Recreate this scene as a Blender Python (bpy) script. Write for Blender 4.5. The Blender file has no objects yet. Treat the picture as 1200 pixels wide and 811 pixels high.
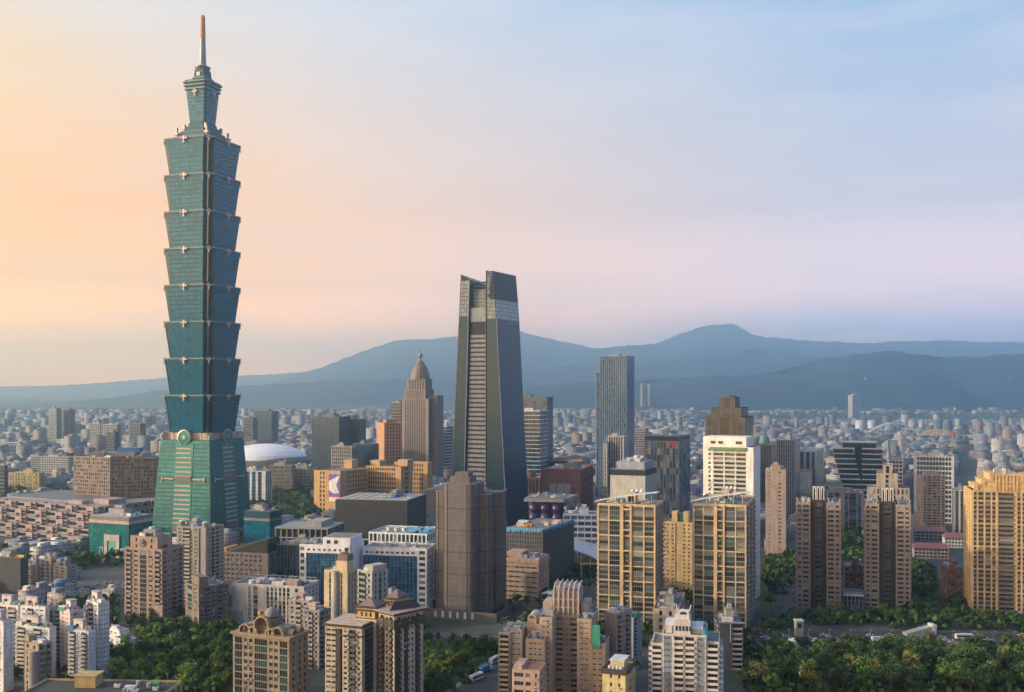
import bpy, math, random
import numpy as np
from math import radians, sin, cos, tan, pi, atan2, sqrt
rnd = random.Random(7)
S = bpy.context.scene
COL = S.collection
# ------------------------------------------------------------------ camera, sky, sun, exposure
CAM_H = 150.0
HOR = 455.0            # photo row of the horizon (photo is 1200 x 811)
cam_d = bpy.data.cameras.new('camera'); cam = bpy.data.objects.new('camera', cam_d); COL.objects.link(cam)
cam.location = (0, 0, CAM_H); cam.rotation_euler = (pi/2, 0, 0)
cam_d.sensor_width = 36; cam_d.lens = 36; cam_d.shift_y = (HOR-405.5)/1200
cam_d.clip_start = 1; cam_d.clip_end = 60000
S.camera = cam
SUN_AZ = radians(-100)          # clockwise from +Y : the sun stands to the left
SUN_EL = radians(13)
sd = bpy.data.lights.new('sun', 'SUN'); sun = bpy.data.objects.new('sun', sd); COL.objects.link(sun)
sd.energy = 5.0; sd.angle = radians(0.5); sd.color = (1.0, 0.77, 0.54)
sun.rotation_euler = (pi/2 - SUN_EL, 0, -SUN_AZ + pi)   # light travels along -Z of the lamp
SUN_DIR = (sin(SUN_AZ)*cos(SUN_EL), cos(SUN_AZ)*cos(SUN_EL), sin(SUN_EL))
sun.location = (-2000, 0, 3000)
S.view_settings.view_transform = 'Standard'; S.view_settings.look = 'None'
S.view_settings.gamma = 1; S.view_settings.use_curve_mapping = False
S.view_settings.exposure = 0.55
S.render.engine = 'CYCLES'
S.cycles.use_denoising = True; S.cycles.use_adaptive_sampling = False
S.cycles.denoiser = 'OPENIMAGEDENOISE'; S.cycles.denoising_input_passes = 'RGB_ALBEDO_NORMAL'; S.cycles.denoising_prefilter = 'NONE'; S.cycles.denoising_quality = 'HIGH'
S.cycles.sample_clamp_indirect = 10.0; S.cycles.sample_clamp_direct = 20.0
S.cycles.max_bounces = 10; S.cycles.diffuse_bounces = 3; S.cycles.glossy_bounces = 3; S.cycles.volume_bounces = 8
S.cycles.transparent_max_bounces = 8
S.cycles.caustics_reflective = False; S.cycles.caustics_refractive = False

def lin(r, g, b):
    f = lambda c: (c/255/12.92) if c/255 <= .04045 else ((c/255+.055)/1.055)**2.4
    return (f(r), f(g), f(b), 1)

W = bpy.data.worlds.new('World'); S.world = W; W.use_nodes = True
def build_world():
    nt = W.node_tree; N = nt.nodes; L = nt.links; N.clear()
    out = N.new('ShaderNodeOutputWorld'); bg = N.new('ShaderNodeBackground')
    bg.inputs['Strength'].default_value = 0.1
    sky = N.new('ShaderNodeTexSky'); sky.sky_type = 'NISHITA'; sky.sun_disc = False
    sky.sun_elevation = SUN_EL; sky.sun_rotation = SUN_AZ
    sky.altitude = 150; sky.air_density = 1.2; sky.dust_density = 3.0; sky.ozone_density = 1.5
    tc = N.new('ShaderNodeTexCoord'); sep = N.new('ShaderNodeSeparateXYZ'); L.new(tc.outputs['Generated'], sep.inputs[0])
    def ramp(fac, pts):
        r = N.new('ShaderNodeValToRGB'); r.color_ramp.interpolation = 'EASE' if 0 else 'LINEAR'
        e = r.color_ramp.elements
        while len(e) < len(pts): e.new(0.5)
        for i, (p, c) in enumerate(pts): e[i].position = p; e[i].color = c
        L.new(fac, r.inputs[0]); return r.outputs[0]
    def mth(op, a, b=None, clamp=False):
        m = N.new('ShaderNodeMath'); m.operation = op; m.use_clamp = clamp
        for i, v in enumerate((a, b)):
            if v is None: continue
            if isinstance(v, (int, float)): m.inputs[i].default_value = v
            else: L.new(v, m.inputs[i])
        return m.outputs[0]
    z = sep.outputs['Z']
    # towards the sun / away from it: the veil of evening haze high in the air
    warm = ramp(z, [(0.0, (10,3.3,.0,1)), (.05, (5.2,1.75,.0,1)), (.10, (2.0,.72,.0,1)), (.17, (1.44,.53,.0,1)), (.27, (1.12,.63,.18,1)), (.36, (.86,.77,.66,1)), (1, lin(150,175,205))])
    mid = ramp(z, [(0.0, (7,3.2,1.5,1)), (.05, (4.0,1.75,.7,1)), (.10, (1.75,.88,.42,1)), (.17, (1.22,.68,.38,1)), (.27, (.86,.68,.58,1)), (.36, lin(212,216,224)), (1, lin(130,165,210))])
    cool = ramp(z, [(0.0, (4.2,2.6,2.2,1)), (.05, (2.2,1.4,1.2,1)), (.17, (.70,.62,.66,1)), (.27, lin(182,194,214)), (.36, lin(152,184,216)), (1, lin(100,150,210))])
    d = N.new('ShaderNodeVectorMath'); d.operation = 'DOT_PRODUCT'
    L.new(tc.outputs['Generated'], d.inputs[0]); d.inputs[1].default_value = (sin(SUN_AZ), cos(SUN_AZ), 0)
    c = d.outputs['Value']
    f1 = N.new('ShaderNodeMapRange'); L.new(c, f1.inputs[0]); f1.inputs[1].default_value = 0.45; f1.inputs[2].default_value = 0.0; f1.interpolation_type = 'LINEAR'
    f2 = N.new('ShaderNodeMapRange'); L.new(c, f2.inputs[0]); f2.inputs[1].default_value = 0.03; f2.inputs[2].default_value = -0.45
    def mix(f, a, b):
        m = N.new('ShaderNodeMix'); m.data_type = 'RGBA'
        if isinstance(f, (int, float)): m.inputs[0].default_value = f
        else: L.new(f, m.inputs[0])
        for i, v in ((6, a), (7, b)):
            if isinstance(v, tuple): m.inputs[i].default_value = v
            else: L.new(v, m.inputs[i])
        return m.outputs[2]
    col = mix(f2.outputs[0], mix(f1.outputs[0], warm, mid), cool)
    # clouds: a soft bank lying on the far hills and thin streaks above it
    mp = N.new('ShaderNodeMapping'); L.new(tc.outputs['Generated'], mp.inputs[0]); mp.inputs['Scale'].default_value = (7, 7, 42)
    nz = N.new('ShaderNodeTexNoise'); L.new(mp.outputs[0], nz.inputs['Vector']); nz.inputs['Scale'].default_value = 1.6; nz.inputs['Detail'].default_value = 7; nz.inputs['Roughness'].default_value = .55
    band = ramp(z, [(0, (0,0,0,1)), (.028, (1,1,1,1)), (.052, (.9,.9,.9,1)), (.085, (0,0,0,1)), (1, (0,0,0,1))])
    x = sep.outputs['X']
    fx = N.new('ShaderNodeMapRange'); L.new(x, fx.inputs[0]); fx.inputs[1].default_value = 0.1; fx.inputs[2].default_value = 0.3
    nn = N.new('ShaderNodeMapRange'); L.new(nz.outputs['Fac'], nn.inputs[0]); nn.inputs[1].default_value = .3; nn.inputs[2].default_value = .6
    bank = mth('MULTIPLY', mth('MULTIPLY', band, fx.outputs[0]), nn.outputs[0])
    col = mix(mth('MULTIPLY', bank, .9), col, (1.1,1.15,1.6,1))
    mp2 = N.new('ShaderNodeMapping'); L.new(tc.outputs['Generated'], mp2.inputs[0]); mp2.inputs['Scale'].default_value = (5, 5, 26); mp2.inputs['Location'].default_value = (3.1, 0, .4)
    nz2 = N.new('ShaderNodeTexNoise'); L.new(mp2.outputs[0], nz2.inputs['Vector']); nz2.inputs['Scale'].default_value = 1.1; nz2.inputs['Detail'].default_value = 8
    n2 = N.new('ShaderNodeMapRange'); L.new(nz2.outputs['Fac'], n2.inputs[0]); n2.inputs[1].default_value = .42; n2.inputs[2].default_value = .66
    col = mix(mth('MULTIPLY', n2.outputs[0], .26), col, lin(240,228,224))
    sc = N.new('ShaderNodeVectorMath'); sc.operation = 'SCALE'; L.new(col, sc.inputs[0]); sc.inputs['Scale'].default_value = 8.6
    fin = mix(0.9, sky.outputs[0], sc.outputs[0])
    # the sky behind the camera, away from the dusk, is dimmer and bluer
    bk = N.new('ShaderNodeMapRange'); bk.interpolation_type = 'SMOOTHSTEP'; L.new(sep.outputs['Y'], bk.inputs[0]); bk.inputs[1].default_value = -.35; bk.inputs[2].default_value = .55
    bm = mix(bk.outputs[0], (.45,.57,.80,1), (1,1,1,1))
    bv = N.new('ShaderNodeVectorMath'); bv.operation = 'MULTIPLY'; L.new(fin, bv.inputs[0]); L.new(bm, bv.inputs[1]); fin = bv.outputs[0]
    # blue light added overhead, out of frame, to brighten the haze and scene
    zf = N.new('ShaderNodeMapRange'); zf.interpolation_type = 'SMOOTHSTEP'; L.new(z, zf.inputs[0]); zf.inputs[1].default_value = .38; zf.inputs[2].default_value = .85
    zz = N.new('ShaderNodeVectorMath'); zz.operation = 'SCALE'; zz.inputs[0].default_value = (.7, 1.2, 1.9); L.new(zf.outputs[0], zz.inputs['Scale'])
    za = N.new('ShaderNodeVectorMath'); za.operation = 'ADD'; L.new(fin, za.inputs[0]); L.new(zz.outputs[0], za.inputs[1]); fin = za.outputs[0]
    # the bright aureole round the low sun, out of frame to the left
    d2 = N.new('ShaderNodeVectorMath'); d2.operation = 'DOT_PRODUCT'; L.new(tc.outputs['Generated'], d2.inputs[0]); d2.inputs[1].default_value = SUN_DIR
    au = mth('MULTIPLY', mth('POWER', mth('MAXIMUM', d2.outputs['Value'], 0.0), 6.0), 42.0)
    av = N.new('ShaderNodeVectorMath'); av.operation = 'SCALE'; av.inputs[0].default_value = (1.0, .62, .30); L.new(au, av.inputs['Scale'])
    ad = N.new('ShaderNodeVectorMath'); ad.operation = 'ADD'; L.new(fin, ad.inputs[0]); L.new(av.outputs[0], ad.inputs[1]); fin = ad.outputs[0]
    L.new(fin, bg.inputs['Color']); L.new(bg.outputs[0], out.inputs[0])
build_world()

# ------------------------------------------------------------------ materials
MATS = {}
def material(name, col, rough=.8, var=.24, scale=.05, metal=0, spec=.3, island=0.0, objvar=0.0, streak=True):
    """procedural paint / stone: base colour broken up by two noises, optional variation per island or per object"""
    if name in MATS: return MATS[name]
    m = bpy.data.materials.new(name); m.use_nodes = True; nt = m.node_tree; N = nt.nodes; L = nt.links
    b = N['Principled BSDF']; b.inputs['Roughness'].default_value = rough; b.inputs['Metallic'].default_value = metal
    b.inputs['Specular IOR Level'].default_value = spec
    c = tuple(.84*x for x in col[:3]) + (1,)
    tc = N.new('ShaderNodeTexCoord'); mp = N.new('ShaderNodeMapping'); L.new(tc.outputs['Object'], mp.inputs[0])
    mp.inputs['Scale'].default_value = (1, 1, .25 if streak else 1)
    n1 = N.new('ShaderNodeTexNoise'); L.new(mp.outputs[0], n1.inputs['Vector']); n1.inputs['Scale'].default_value = scale*8; n1.inputs['Detail'].default_value = 5
    mr = N.new('ShaderNodeMapRange'); L.new(n1.outputs['Fac'], mr.inputs[0]); mr.inputs[1].default_value = .3; mr.inputs[2].default_value = .7
    mr.inputs[3].default_value = 1-var; mr.inputs[4].default_value = 1+var*.7
    n2 = N.new('ShaderNodeTexNoise'); L.new(mp.outputs[0], n2.inputs['Vector']); n2.inputs['Scale'].default_value = scale*46; n2.inputs['Detail'].default_value = 3
    m2 = N.new('ShaderNodeMapRange'); L.new(n2.outputs['Fac'], m2.inputs[0]); m2.inputs[1].default_value = .3; m2.inputs[2].default_value = .7; m2.inputs[3].default_value = 1-var*.6; m2.inputs[4].default_value = 1+var*.4
    mm = N.new('ShaderNodeMath'); mm.operation = 'MULTIPLY'; L.new(mr.outputs[0], mm.inputs[0]); L.new(m2.outputs[0], mm.inputs[1])
    val = mm.outputs[0]
    def mul(v, src, amt):
        r = N.new('ShaderNodeMapRange'); L.new(src, r.inputs[0]); r.inputs[3].default_value = 1-amt; r.inputs[4].default_value = 1+amt
        k = N.new('ShaderNodeMath'); k.operation = 'MULTIPLY'; L.new(v, k.inputs[0]); L.new(r.outputs[0], k.inputs[1]); return k.outputs[0]
    if island:
        g = N.new('ShaderNodeNewGeometry'); val = mul(val, g.outputs['Random Per Island'], island)
    if objvar:
        oi = N.new('ShaderNodeObjectInfo'); val = mul(val, oi.outputs['Random'], objvar)
    v = N.new('ShaderNodeVectorMath'); v.operation = 'SCALE'; v.inputs[0].default_value = c[:3]; L.new(val, v.inputs['Scale'])
    L.new(v.outputs[0], b.inputs['Base Color'])
    MATS[name] = m; return m
def glass(name, col, rough=.12, spec=.42, metal=0.0, island=.5, objvar=.5):
    return material(name, col, rough, .08, .02, metal, spec, island, objvar)
def leaf_mat(name, col, var=.45):
    if name in MATS: return MATS[name]
    m = bpy.data.materials.new(name); m.use_nodes = True; nt = m.node_tree; N = nt.nodes; L = nt.links
    b = N['Principled BSDF']; b.inputs['Roughness'].default_value = .6; b.inputs['Specular IOR Level'].default_value = .2
    g = N.new('ShaderNodeNewGeometry'); oi = N.new('ShaderNodeObjectInfo')
    r1 = N.new('ShaderNodeMapRange'); L.new(g.outputs['Random Per Island'], r1.inputs[0]); r1.inputs[3].default_value = 1-var; r1.inputs[4].default_value = 1+var
    r2 = N.new('ShaderNodeMapRange'); L.new(oi.outputs['Random'], r2.inputs[0]); r2.inputs[3].default_value = .6; r2.inputs[4].default_value = 1.45
    k = N.new('ShaderNodeMath'); k.operation = 'MULTIPLY'; L.new(r1.outputs[0], k.inputs[0]); L.new(r2.outputs[0], k.inputs[1])
    v = N.new('ShaderNodeVectorMath'); v.operation = 'SCALE'; v.inputs[0].default_value = col[:3]; L.new(k.outputs[0], v.inputs['Scale'])
    L.new(v.outputs[0], b.inputs['Base Color'])
    MATS[name] = m; return m

# ------------------------------------------------------------------ mesh builder and object helpers
class MB:
    def __init__(s): s.v = []; s.f = []; s.m = []; s.sm = []
    def add(s, vs, fs, m, smooth=False):
        o = len(s.v); s.v.extend(vs)
        for f in fs: s.f.append(tuple(i+o for i in f)); s.m.append(m); s.sm.append(smooth)
    def box(s, x0, x1, y0, y1, z0, z1, m):
        s.add([(x0,y0,z0),(x1,y0,z0),(x1,y1,z0),(x0,y1,z0),(x0,y0,z1),(x1,y0,z1),(x1,y1,z1),(x0,y1,z1)],
              [(0,3,2,1),(4,5,6,7),(0,1,5,4),(1,2,6,5),(2,3,7,6),(3,0,4,7)], m)
    def loft(s, p0, z0, p1, z1, m, cap=True, mcap=None, smooth=False):
        """rings p0, p1: lists of (x, y); z per ring a number or list"""
        n = len(p0); zz = lambda z, i: z[i] if isinstance(z, (list, tuple)) else z
        vs = [(p[0], p[1], zz(z0, i)) for i, p in enumerate(p0)] + [(p[0], p[1], zz(z1, i)) for i, p in enumerate(p1)]
        s.add(vs, [(i, (i+1) % n, n+(i+1) % n, n+i) for i in range(n)], m, smooth)
        if cap:
            o = len(s.v); s.v.extend(vs)
            s.f.append(tuple(o+n+i for i in range(n))); s.m.append(mcap or m); s.sm.append(False)
            s.f.append(tuple(o+n-1-i for i in range(n))); s.m.append(mcap or m); s.sm.append(False)
    def prism(s, p, z0, z1, m, mcap=None): s.loft(p, z0, p, z1, m, True, mcap)
    def cyl(s, x, y, r, z0, z1, m, n=16, r1=None, smooth=True, mcap=None):
        r1 = r if r1 is None else r1
        c = lambda q: [(x+q*cos(2*pi*i/n), y+q*sin(2*pi*i/n)) for i in range(n)]
        s.loft(c(r), z0, c(r1), z1, m, True, mcap, smooth)
    def lathe(s, x, y, prof, m, n=20, smooth=True, sx=1, sy=1):
        for (r0, z0), (r1, z1) in zip(prof, prof[1:]):
            s.loft([(x+sx*r0*cos(2*pi*i/n), y+sy*r0*sin(2*pi*i/n)) for i in range(n)], z0, [(x+sx*r1*cos(2*pi*i/n), y+sy*r1*sin(2*pi*i/n)) for i in range(n)], z1, m, False, None, smooth)
    def tube(s, pts, r, m, n=6):
        for a, b in zip(pts, pts[1:]):
            d = np.array(b, float)-np.array(a, float); l = np.linalg.norm(d)
            if l < 1e-6: continue
            d /= l; u = np.cross(d, (0,0,1) if abs(d[2]) < .9 else (1,0,0)); u /= np.linalg.norm(u); w = np.cross(d, u)
            ring = lambda p: [tuple(np.array(p)+r*(cos(2*pi*i/n)*u+sin(2*pi*i/n)*w)) for i in range(n)]
            s.add(ring(a)+ring(b), [(i, (i+1) % n, n+(i+1) % n, n+i) for i in range(n)]+[tuple(range(n-1,-1,-1)), tuple(range(n, 2*n))], m)
    def merge(s, o, xf=None):
        b = len(s.v); s.v.extend(o.v if xf is None else [xf(p) for p in o.v])
        s.f.extend(tuple(i+b for i in f) for f in o.f); s.m.extend(o.m); s.sm.extend(o.sm)
    def mesh(s, name):
        me = bpy.data.meshes.new(name); me.from_pydata(s.v, [], s.f)
        ms = []; idx = []
        for m in s.m:
            if m not in ms: ms.append(m)
            idx.append(ms.index(m))
        for m in ms: me.materials.append(m)
        me.polygons.foreach_set('material_index', idx)
        me.polygons.foreach_set('use_smooth', s.sm)
        me.update(); return me
    def build(s, name, parent=None, me=None):
        o = bpy.data.objects.new(name, me or s.mesh(name)); COL.objects.link(o)
        if parent is not None: o.parent = parent
        return o
def tag(o, label=None, cat=None, group=None, kind=None):
    if label: o['label'] = label
    if cat: o['category'] = cat
    if group: o['group'] = group
    if kind: o['kind'] = kind
    return o
def empty(name, loc, rz=0, label=None, cat=None, group=None):
    o = bpy.data.objects.new(name, None); COL.objects.link(o); o.location = loc; o.rotation_euler = (0, 0, rz); o.empty_display_size = 2
    return tag(o, label, cat, group)
def px(x, Y): return (x-600)/1200*Y
def pz(y, Y): return CAM_H-(y-HOR)/1200*Y
def gnd(x, y):
    Y = CAM_H*1200/(y-HOR); return (px(x, Y), Y)
EXCL = []      # footprints (circles) the city blocks keep clear of
def fit(xl, xc, xr, yt, Y, th, wl=None, wr=None):
    """a rectangular block seen corner-on: photo columns of its left end, near corner and right end, row of its roof, depth and turn"""
    t = radians(th); C = (px(xc, Y), Y); a = (-cos(t), sin(t)); b = (sin(t), cos(t))
    sol = lambda d, x: ((x-600)/1200*C[1]-C[0])/(d[0]-(x-600)/1200*d[1])
    wl = wl or sol(a, xl); wr = wr or sol(b, xr)
    cx = C[0]+a[0]*wl/2+b[0]*wr/2; cy = C[1]+a[1]*wl/2+b[1]*wr/2
    EXCL.append((cx, cy, .5*sqrt(wl*wl+wr*wr)))
    return dict(loc=(cx, cy, 0), rz=-t, wl=abs(wl), wr=abs(wr), H=pz(yt, Y))
# ------------------------------------------------------------------ façade kit
FACES = 'FRBK'                      # front, right, back, k = left flank
def parse(spec, width):
    c = [(t[0], float(t[1:])) for t in spec.split()]; k = width/sum(w for _, w in c); out = []; s = 0
    for t, w in c: out.append((t, s, s+w*k)); s += w*k
    return out
WIN_CACHE = {}
def win_mb(w, h, frame, gl, rich):
    m = MB()
    m.add([(-w/2,0,-h/2),(w/2,0,-h/2),(w/2,0,h/2),(-w/2,0,h/2)], [(0,1,2,3)], gl)
    if rich:
        t = .09; d = -.08
        for x0, x1, z0, z1 in ((-w/2,w/2,h/2-t,h/2),(-w/2,w/2,-h/2,-h/2+t),(-w/2,-w/2+t,-h/2+t,h/2-t),(w/2-t,w/2,-h/2+t,h/2-t)): m.box(x0,x1,d,-.002,z0,z1,frame)
        n = max(1, round(w/1.3))
        for i in range(1, n): m.box(-w/2+w*i/n-.04, -w/2+w*i/n+.04, d+.02, -.002, -h/2+t, h/2-t, frame)
    return m
class Building:
    def __init__(s, name, label, f, cat='building', group=None, near=False, **kw):
        s.o = empty(name, f['loc'], f['rz'], label, cat, group); s.f = f; s.wl = f['wl']; s.wr = f['wr']; s.H = f['H']
        s.wall = MB(); s.roof = MB(); s.wins = []; s.bals = []; s.near = near; s.extra = {}
        c, n = cos(f['rz']), sin(f['rz']); lx, ly = f['loc'][:2]
        s.cosf = {}
        for k, (nx, ny) in zip(FACES, ((0,-1),(1,0),(0,1),(-1,0))):
            wx, wy = nx*c-ny*n, nx*n+ny*c; d = sqrt(lx*lx+ly*ly)+1e-6
            s.cosf[k] = -(wx*lx+wy*ly)/d
    def mb(s, name): return s.extra.setdefault(name, MB())
    def fmap(s, box, face):
        x0, x1, y0, y1 = box
        if face == 'F': return lambda a, d, z: (x0+a, y0-d, z)
        if face == 'R': return lambda a, d, z: (x1+d, y0+a, z)
        if face == 'B': return lambda a, d, z: (x1-a, y1+d, z)
        return lambda a, d, z: (x0-d, y1-a, z)
    def fbox(s, mb, box, face, a0, a1, d0, d1, z0, z1, m):
        f = s.fmap(box, face); p = f(a0, d0, z0); q = f(a1, d1, z1)
        mb.box(min(p[0],q[0]), max(p[0],q[0]), min(p[1],q[1]), max(p[1],q[1]), z0, z1, m)
    def block(s, box, z0, z1, n, specs, m, win=None, frame=None, sill=.9, head=.45, dep=.5, roof=None, parapet=1.0, bald=.9, balm=None, rich=None, band=None, core=None, bars=0, barm=None, wd=.3, glassy=None):
        """one volume: core, spandrel bands, piers, windows, balconies. specs: dict face -> column string
        p pier, w window, g full-height glass, b balcony bay, v bare recess, s solid spandrel"""
        x0, x1, y0, y1 = box; fh = (z1-z0)/n; band = band or m; core = core or m; win = win or GLASSES; frame = frame or FRAME
        rich = s.near if rich is None else rich
        wl, wr = x1-x0, y1-y0; e = dep
        s.wall.box(x0+e, x1-e, y0+e, y1-e, z0, z1, glassy or core)
        for face in FACES:
            w = wl if face in 'FB' else wr; side = face in 'RK'
            cols = parse(specs.get(face, specs.get('F' if face == 'B' else 'R', 'p1')), w)
            cl = lambda a, b: (max(a, e) if side else a, min(b, w-e) if side else b)
            # piers
            runs = []; cur = None
            for t, a, b in cols:
                if t == 'p': A, B = cl(a, b); s.fbox(s.wall, box, face, A, B, -e, 0, z0, z1+parapet*.0, m)
                if t in 'wgs':
                    if cur and abs(cur[1]-a) < 1e-6: cur[1] = b
                    else: cur = [a, b]; runs.append(cur)
                elif t != 'p': cur = None
                else:
                    cur = None
            for a, b in runs:
                A, B = cl(a, b)
                for i in range(n+1):
                    za = z0+i*fh-(head if i else 0); zb = z0+i*fh+(sill if i < n else 0)
                    if zb-za > .05: s.fbox(s.wall, box, face, A, B, -e, -.06, za, zb, band)
            for t, a, b in cols:
                if t == 'w':
                    for i in range(n):
                        s.wins.append((face, box, (a+b)/2, -wd if wd < e-.05 else -e+.06, z0+i*fh+(sill+fh-head)/2, b-a, fh-sill-head, win, frame, rich))
                elif t == 'g':
                    for i in range(n):
                        s.wins.append((face, box, (a+b)/2, -.035, z0+i*fh+fh/2, b-a-.1, fh-.22, win, frame, rich))
                elif t == 'b':
                    for i in range(n):
                        s.wins.append((face, box, (a+b)/2, -e+.05, z0+i*fh+fh*.45, (b-a)*.86, fh*.7, win, frame, rich))
                        s.bals.append((face, box, (a+b)/2, z0+i*fh, b-a, e, bald, balm or band))
                    for i in range(1, n+1): pass
                elif t == 'v' and glassy is None and False: pass
            if bars:
                A, B = (e, w-e) if side else (0, w)
                for i in range(bars, n+1, bars): s.fbox(s.wall, box, face, A+.02, B-.02, -e+.01, .12, z0+i*fh-.42, z0+i*fh+.34, barm or m)
        rm = roof or ROOF
        t = .35
        s.roof.box(x0+t, x1-t, y0+t, y1-t, z1+.002, z1+.12, rm)
        if parapet:
            for q in ((x0,x1,y0,y0+t),(x0,x1,y1-t,y1),(x0,x0+t,y0+t,y1-t),(x1-t,x1,y0+t,y1-t)): s.wall.box(q[0],q[1],q[2],q[3],z1,z1+parapet,m)
    def clutter(s, box, z, n=6, big=True, m=None, seed=0, tanks=True):
        r = random.Random(seed+int(box[0]*7)); x0, x1, y0, y1 = box; w, d = x1-x0, y1-y0; m = m or CONC
        z += .125
        if big:
            a, b = w*r.uniform(.25,.4), d*r.uniform(.3,.5); cx, cy = x0+w*r.uniform(.35,.65), y0+d*r.uniform(.4,.6); h = r.uniform(3,5.5)
            q = MB(); q.box(cx-a/2,cx+a/2,cy-b/2,cy+b/2,z,z+h,m); q.box(cx-a/2-.2,cx+a/2+.2,cy-b/2-.2,cy+b/2+.2,z+h+.003,z+h+.35,ROOF); q.build('roof_house', s.o)
            if r.random() < .7:
                q = MB(); q.box(cx-a/4,cx+a/4,cy-b/4,cy+b/4,z+h+.36,z+h+2.6,m); q.build('lift_tower', s.o)
        if s.near: n = int(n*1.7)+3
        for i in range(n):
            X, Y = r.uniform(x0+1.5, x1-1.5), r.uniform(y0+1.5, y1-1.5); q = MB()
            k = r.random()
            if s.near and r.random() < .2:
                h = r.uniform(3,6); q.cyl(0,0,.07,0,h,STEEL,5)
                for j in range(3): q.tube([(-.7,0,h-.3-j*.4),(.7,0,h-.3-j*.4)],.035,STEEL,4)
                o = q.build('aerial', s.o); o.location = (X,Y,z); continue
            if tanks and k < .4:
                R = r.uniform(.7,1.1); q.cyl(X,Y,R,z+.6,z+2.6,STEEL,12); q.cyl(X,Y,R,z+2.6,z+2.9,STEEL,12,r1=.2)
                for sx in (-.5,.5): q.box(X+sx-.08,X+sx+.08,Y-.5,Y+.5,z,z+.6,CONC)
                q.build('water_tank', s.o)
            elif k < .8:
                a, b, h = r.uniform(.8,1.8), r.uniform(.6,1.2), r.uniform(.9,1.6); q.box(X-a,X+a,Y-b,Y+b,z+.2,z+h,WHITE_METAL); q.cyl(X,Y,min(a,b)*.6,z+h+.002,z+h+.15,DARK,10); q.build('air_conditioner', s.o)
            else:
                a, b, h = r.uniform(1.5,3), r.uniform(1,2), r.uniform(2,2.6); q.box(X-a,X+a,Y-b,Y+b,z,z+h,r.choice([CONC, WHITE_METAL, TIN_BLUE, TIN_GREEN, CONC])); q.build('roof_shed', s.o)
    def add(s, name, mb, parent=None): return mb.build(name, parent or s.o)
    def finish(s, cap=100, wname='window'):
        if s.wall.f: s.wall.build('wall', s.o)
        if s.roof.f: s.roof.build('roof', s.o)
        for k, m in s.extra.items():
            if m.f: m.build(k, s.o)
        def score(e):
            face = e[0]; c = s.cosf[face]; return (1 if c > .02 else 0, c > .3, e[4] if len(e) > 8 else e[3])
        ROT = {'F':0, 'R':pi/2, 'B':pi, 'K':-pi/2}
        r = random.Random(int(s.wl*1000))
        if s.wins:
            ws = sorted(s.wins, key=lambda e: (s.cosf[e[0]] > .02, max(0, s.cosf[e[0]])*e[5]*e[6] > .4, e[4]), reverse=True)
            rests = {}
            for i, (face, box, a, d, z, w, h, win, frame, rich) in enumerate(ws):
                p = s.fmap(box, face)(a, d, z); gl = r.choice(win) if isinstance(win, list) else win
                w = round(w, 2); h = round(h, 2)
                if i < cap and s.near:
                    k = (w, h, frame, gl, rich)
                    if k not in WIN_CACHE: WIN_CACHE[k] = win_mb(w, h, frame, gl, rich).mesh('window')
                    o = bpy.data.objects.new(wname, WIN_CACHE[k]); COL.objects.link(o); o.parent = s.o; o.location = p; o.rotation_euler = (0,0,ROT[face])
                else:
                    q = win_mb(w, h, frame, gl, rich and s.cosf[face] > 0); R = ROT[face]; c, n = cos(R), sin(R)
                    rests.setdefault('near' if s.near else face, MB()).merge(q, lambda v: (p[0]+v[0]*c-v[1]*n, p[1]+v[0]*n+v[1]*c, p[2]+v[2]))
            for rest in rests.values():
                o = rest.build(wname if s.near else 'glazing', s.o)
                if s.near: o['kind'] = 'stuff'
        if s.near and s.wins:
            ac = [e for e in s.wins if s.cosf[e[0]] > .15 and e[3] < -.1 and 1 < e[5] < 4]; r.shuffle(ac)
            if 'ac' not in WIN_CACHE:
                q = MB(); q.box(-.45,.45,-.75,-.1,-.35,.35,WHITE_METAL); q.box(-.3,.3,-.77,-.751,-.25,.25,DARK); q.box(-.4,.4,-.099,.02,-.3,-.2,DARK); WIN_CACHE['ac'] = q.mesh('air_conditioner')
            for face, box, a, d, z, w, h, *_ in ac[:min(34, len(ac)//4)]:
                p = s.fmap(box, face)(a+r.choice((-.25,.25))*w, .02, z-h/2-.55); o = bpy.data.objects.new('air_conditioner', WIN_CACHE['ac']); COL.objects.link(o); o.parent = s.o; o.location = p; o.rotation_euler = (0,0,ROT[face])
        if s.bals:
            bs = sorted(s.bals, key=lambda e: (s.cosf[e[0]] > .02, s.cosf[e[0]] > .3, e[3]), reverse=True); rest = MB()
            for i, (face, box, a, z, w, e, bd, m) in enumerate(bs):
                p = s.fmap(box, face)(a, 0, z); w = round(w, 2); R = ROT[face]; c, n = cos(R), sin(R); key = ('bal', w, round(e,2), bd, m)
                if key not in WIN_CACHE:
                    q = MB(); x = w/2-.02
                    q.box(-x,x,-bd,e-.01,-.16,.06,m)
                    if bd > .25:
                        q.box(-x,x,-bd,-bd+.14,.061,1.05,m); q.box(-x,-x+.14,-bd+.141,-.01,.061,1.05,m); q.box(x-.14,x,-bd+.141,-.01,.061,1.05,m)
                    else: q.box(-x,x,-bd,-bd+.14,.061,1.05,m)
                    WIN_CACHE[key] = (q, q.mesh('balcony'))
                q, me = WIN_CACHE[key]
                if i < cap and s.near:
                    o = bpy.data.objects.new('balcony', me); COL.objects.link(o); o.parent = s.o; o.location = p; o.rotation_euler = (0,0,R)
                else: rest.merge(q, lambda v: (p[0]+v[0]*c-v[1]*n, p[1]+v[0]*n+v[1]*c, p[2]+v[2]))
            if rest.f:
                o = rest.build('balcony', s.o)
                if s.near: o['kind'] = 'stuff'
        return s.o
    def full(s): return (-s.wl/2, s.wl/2, -s.wr/2, s.wr/2)

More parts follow.
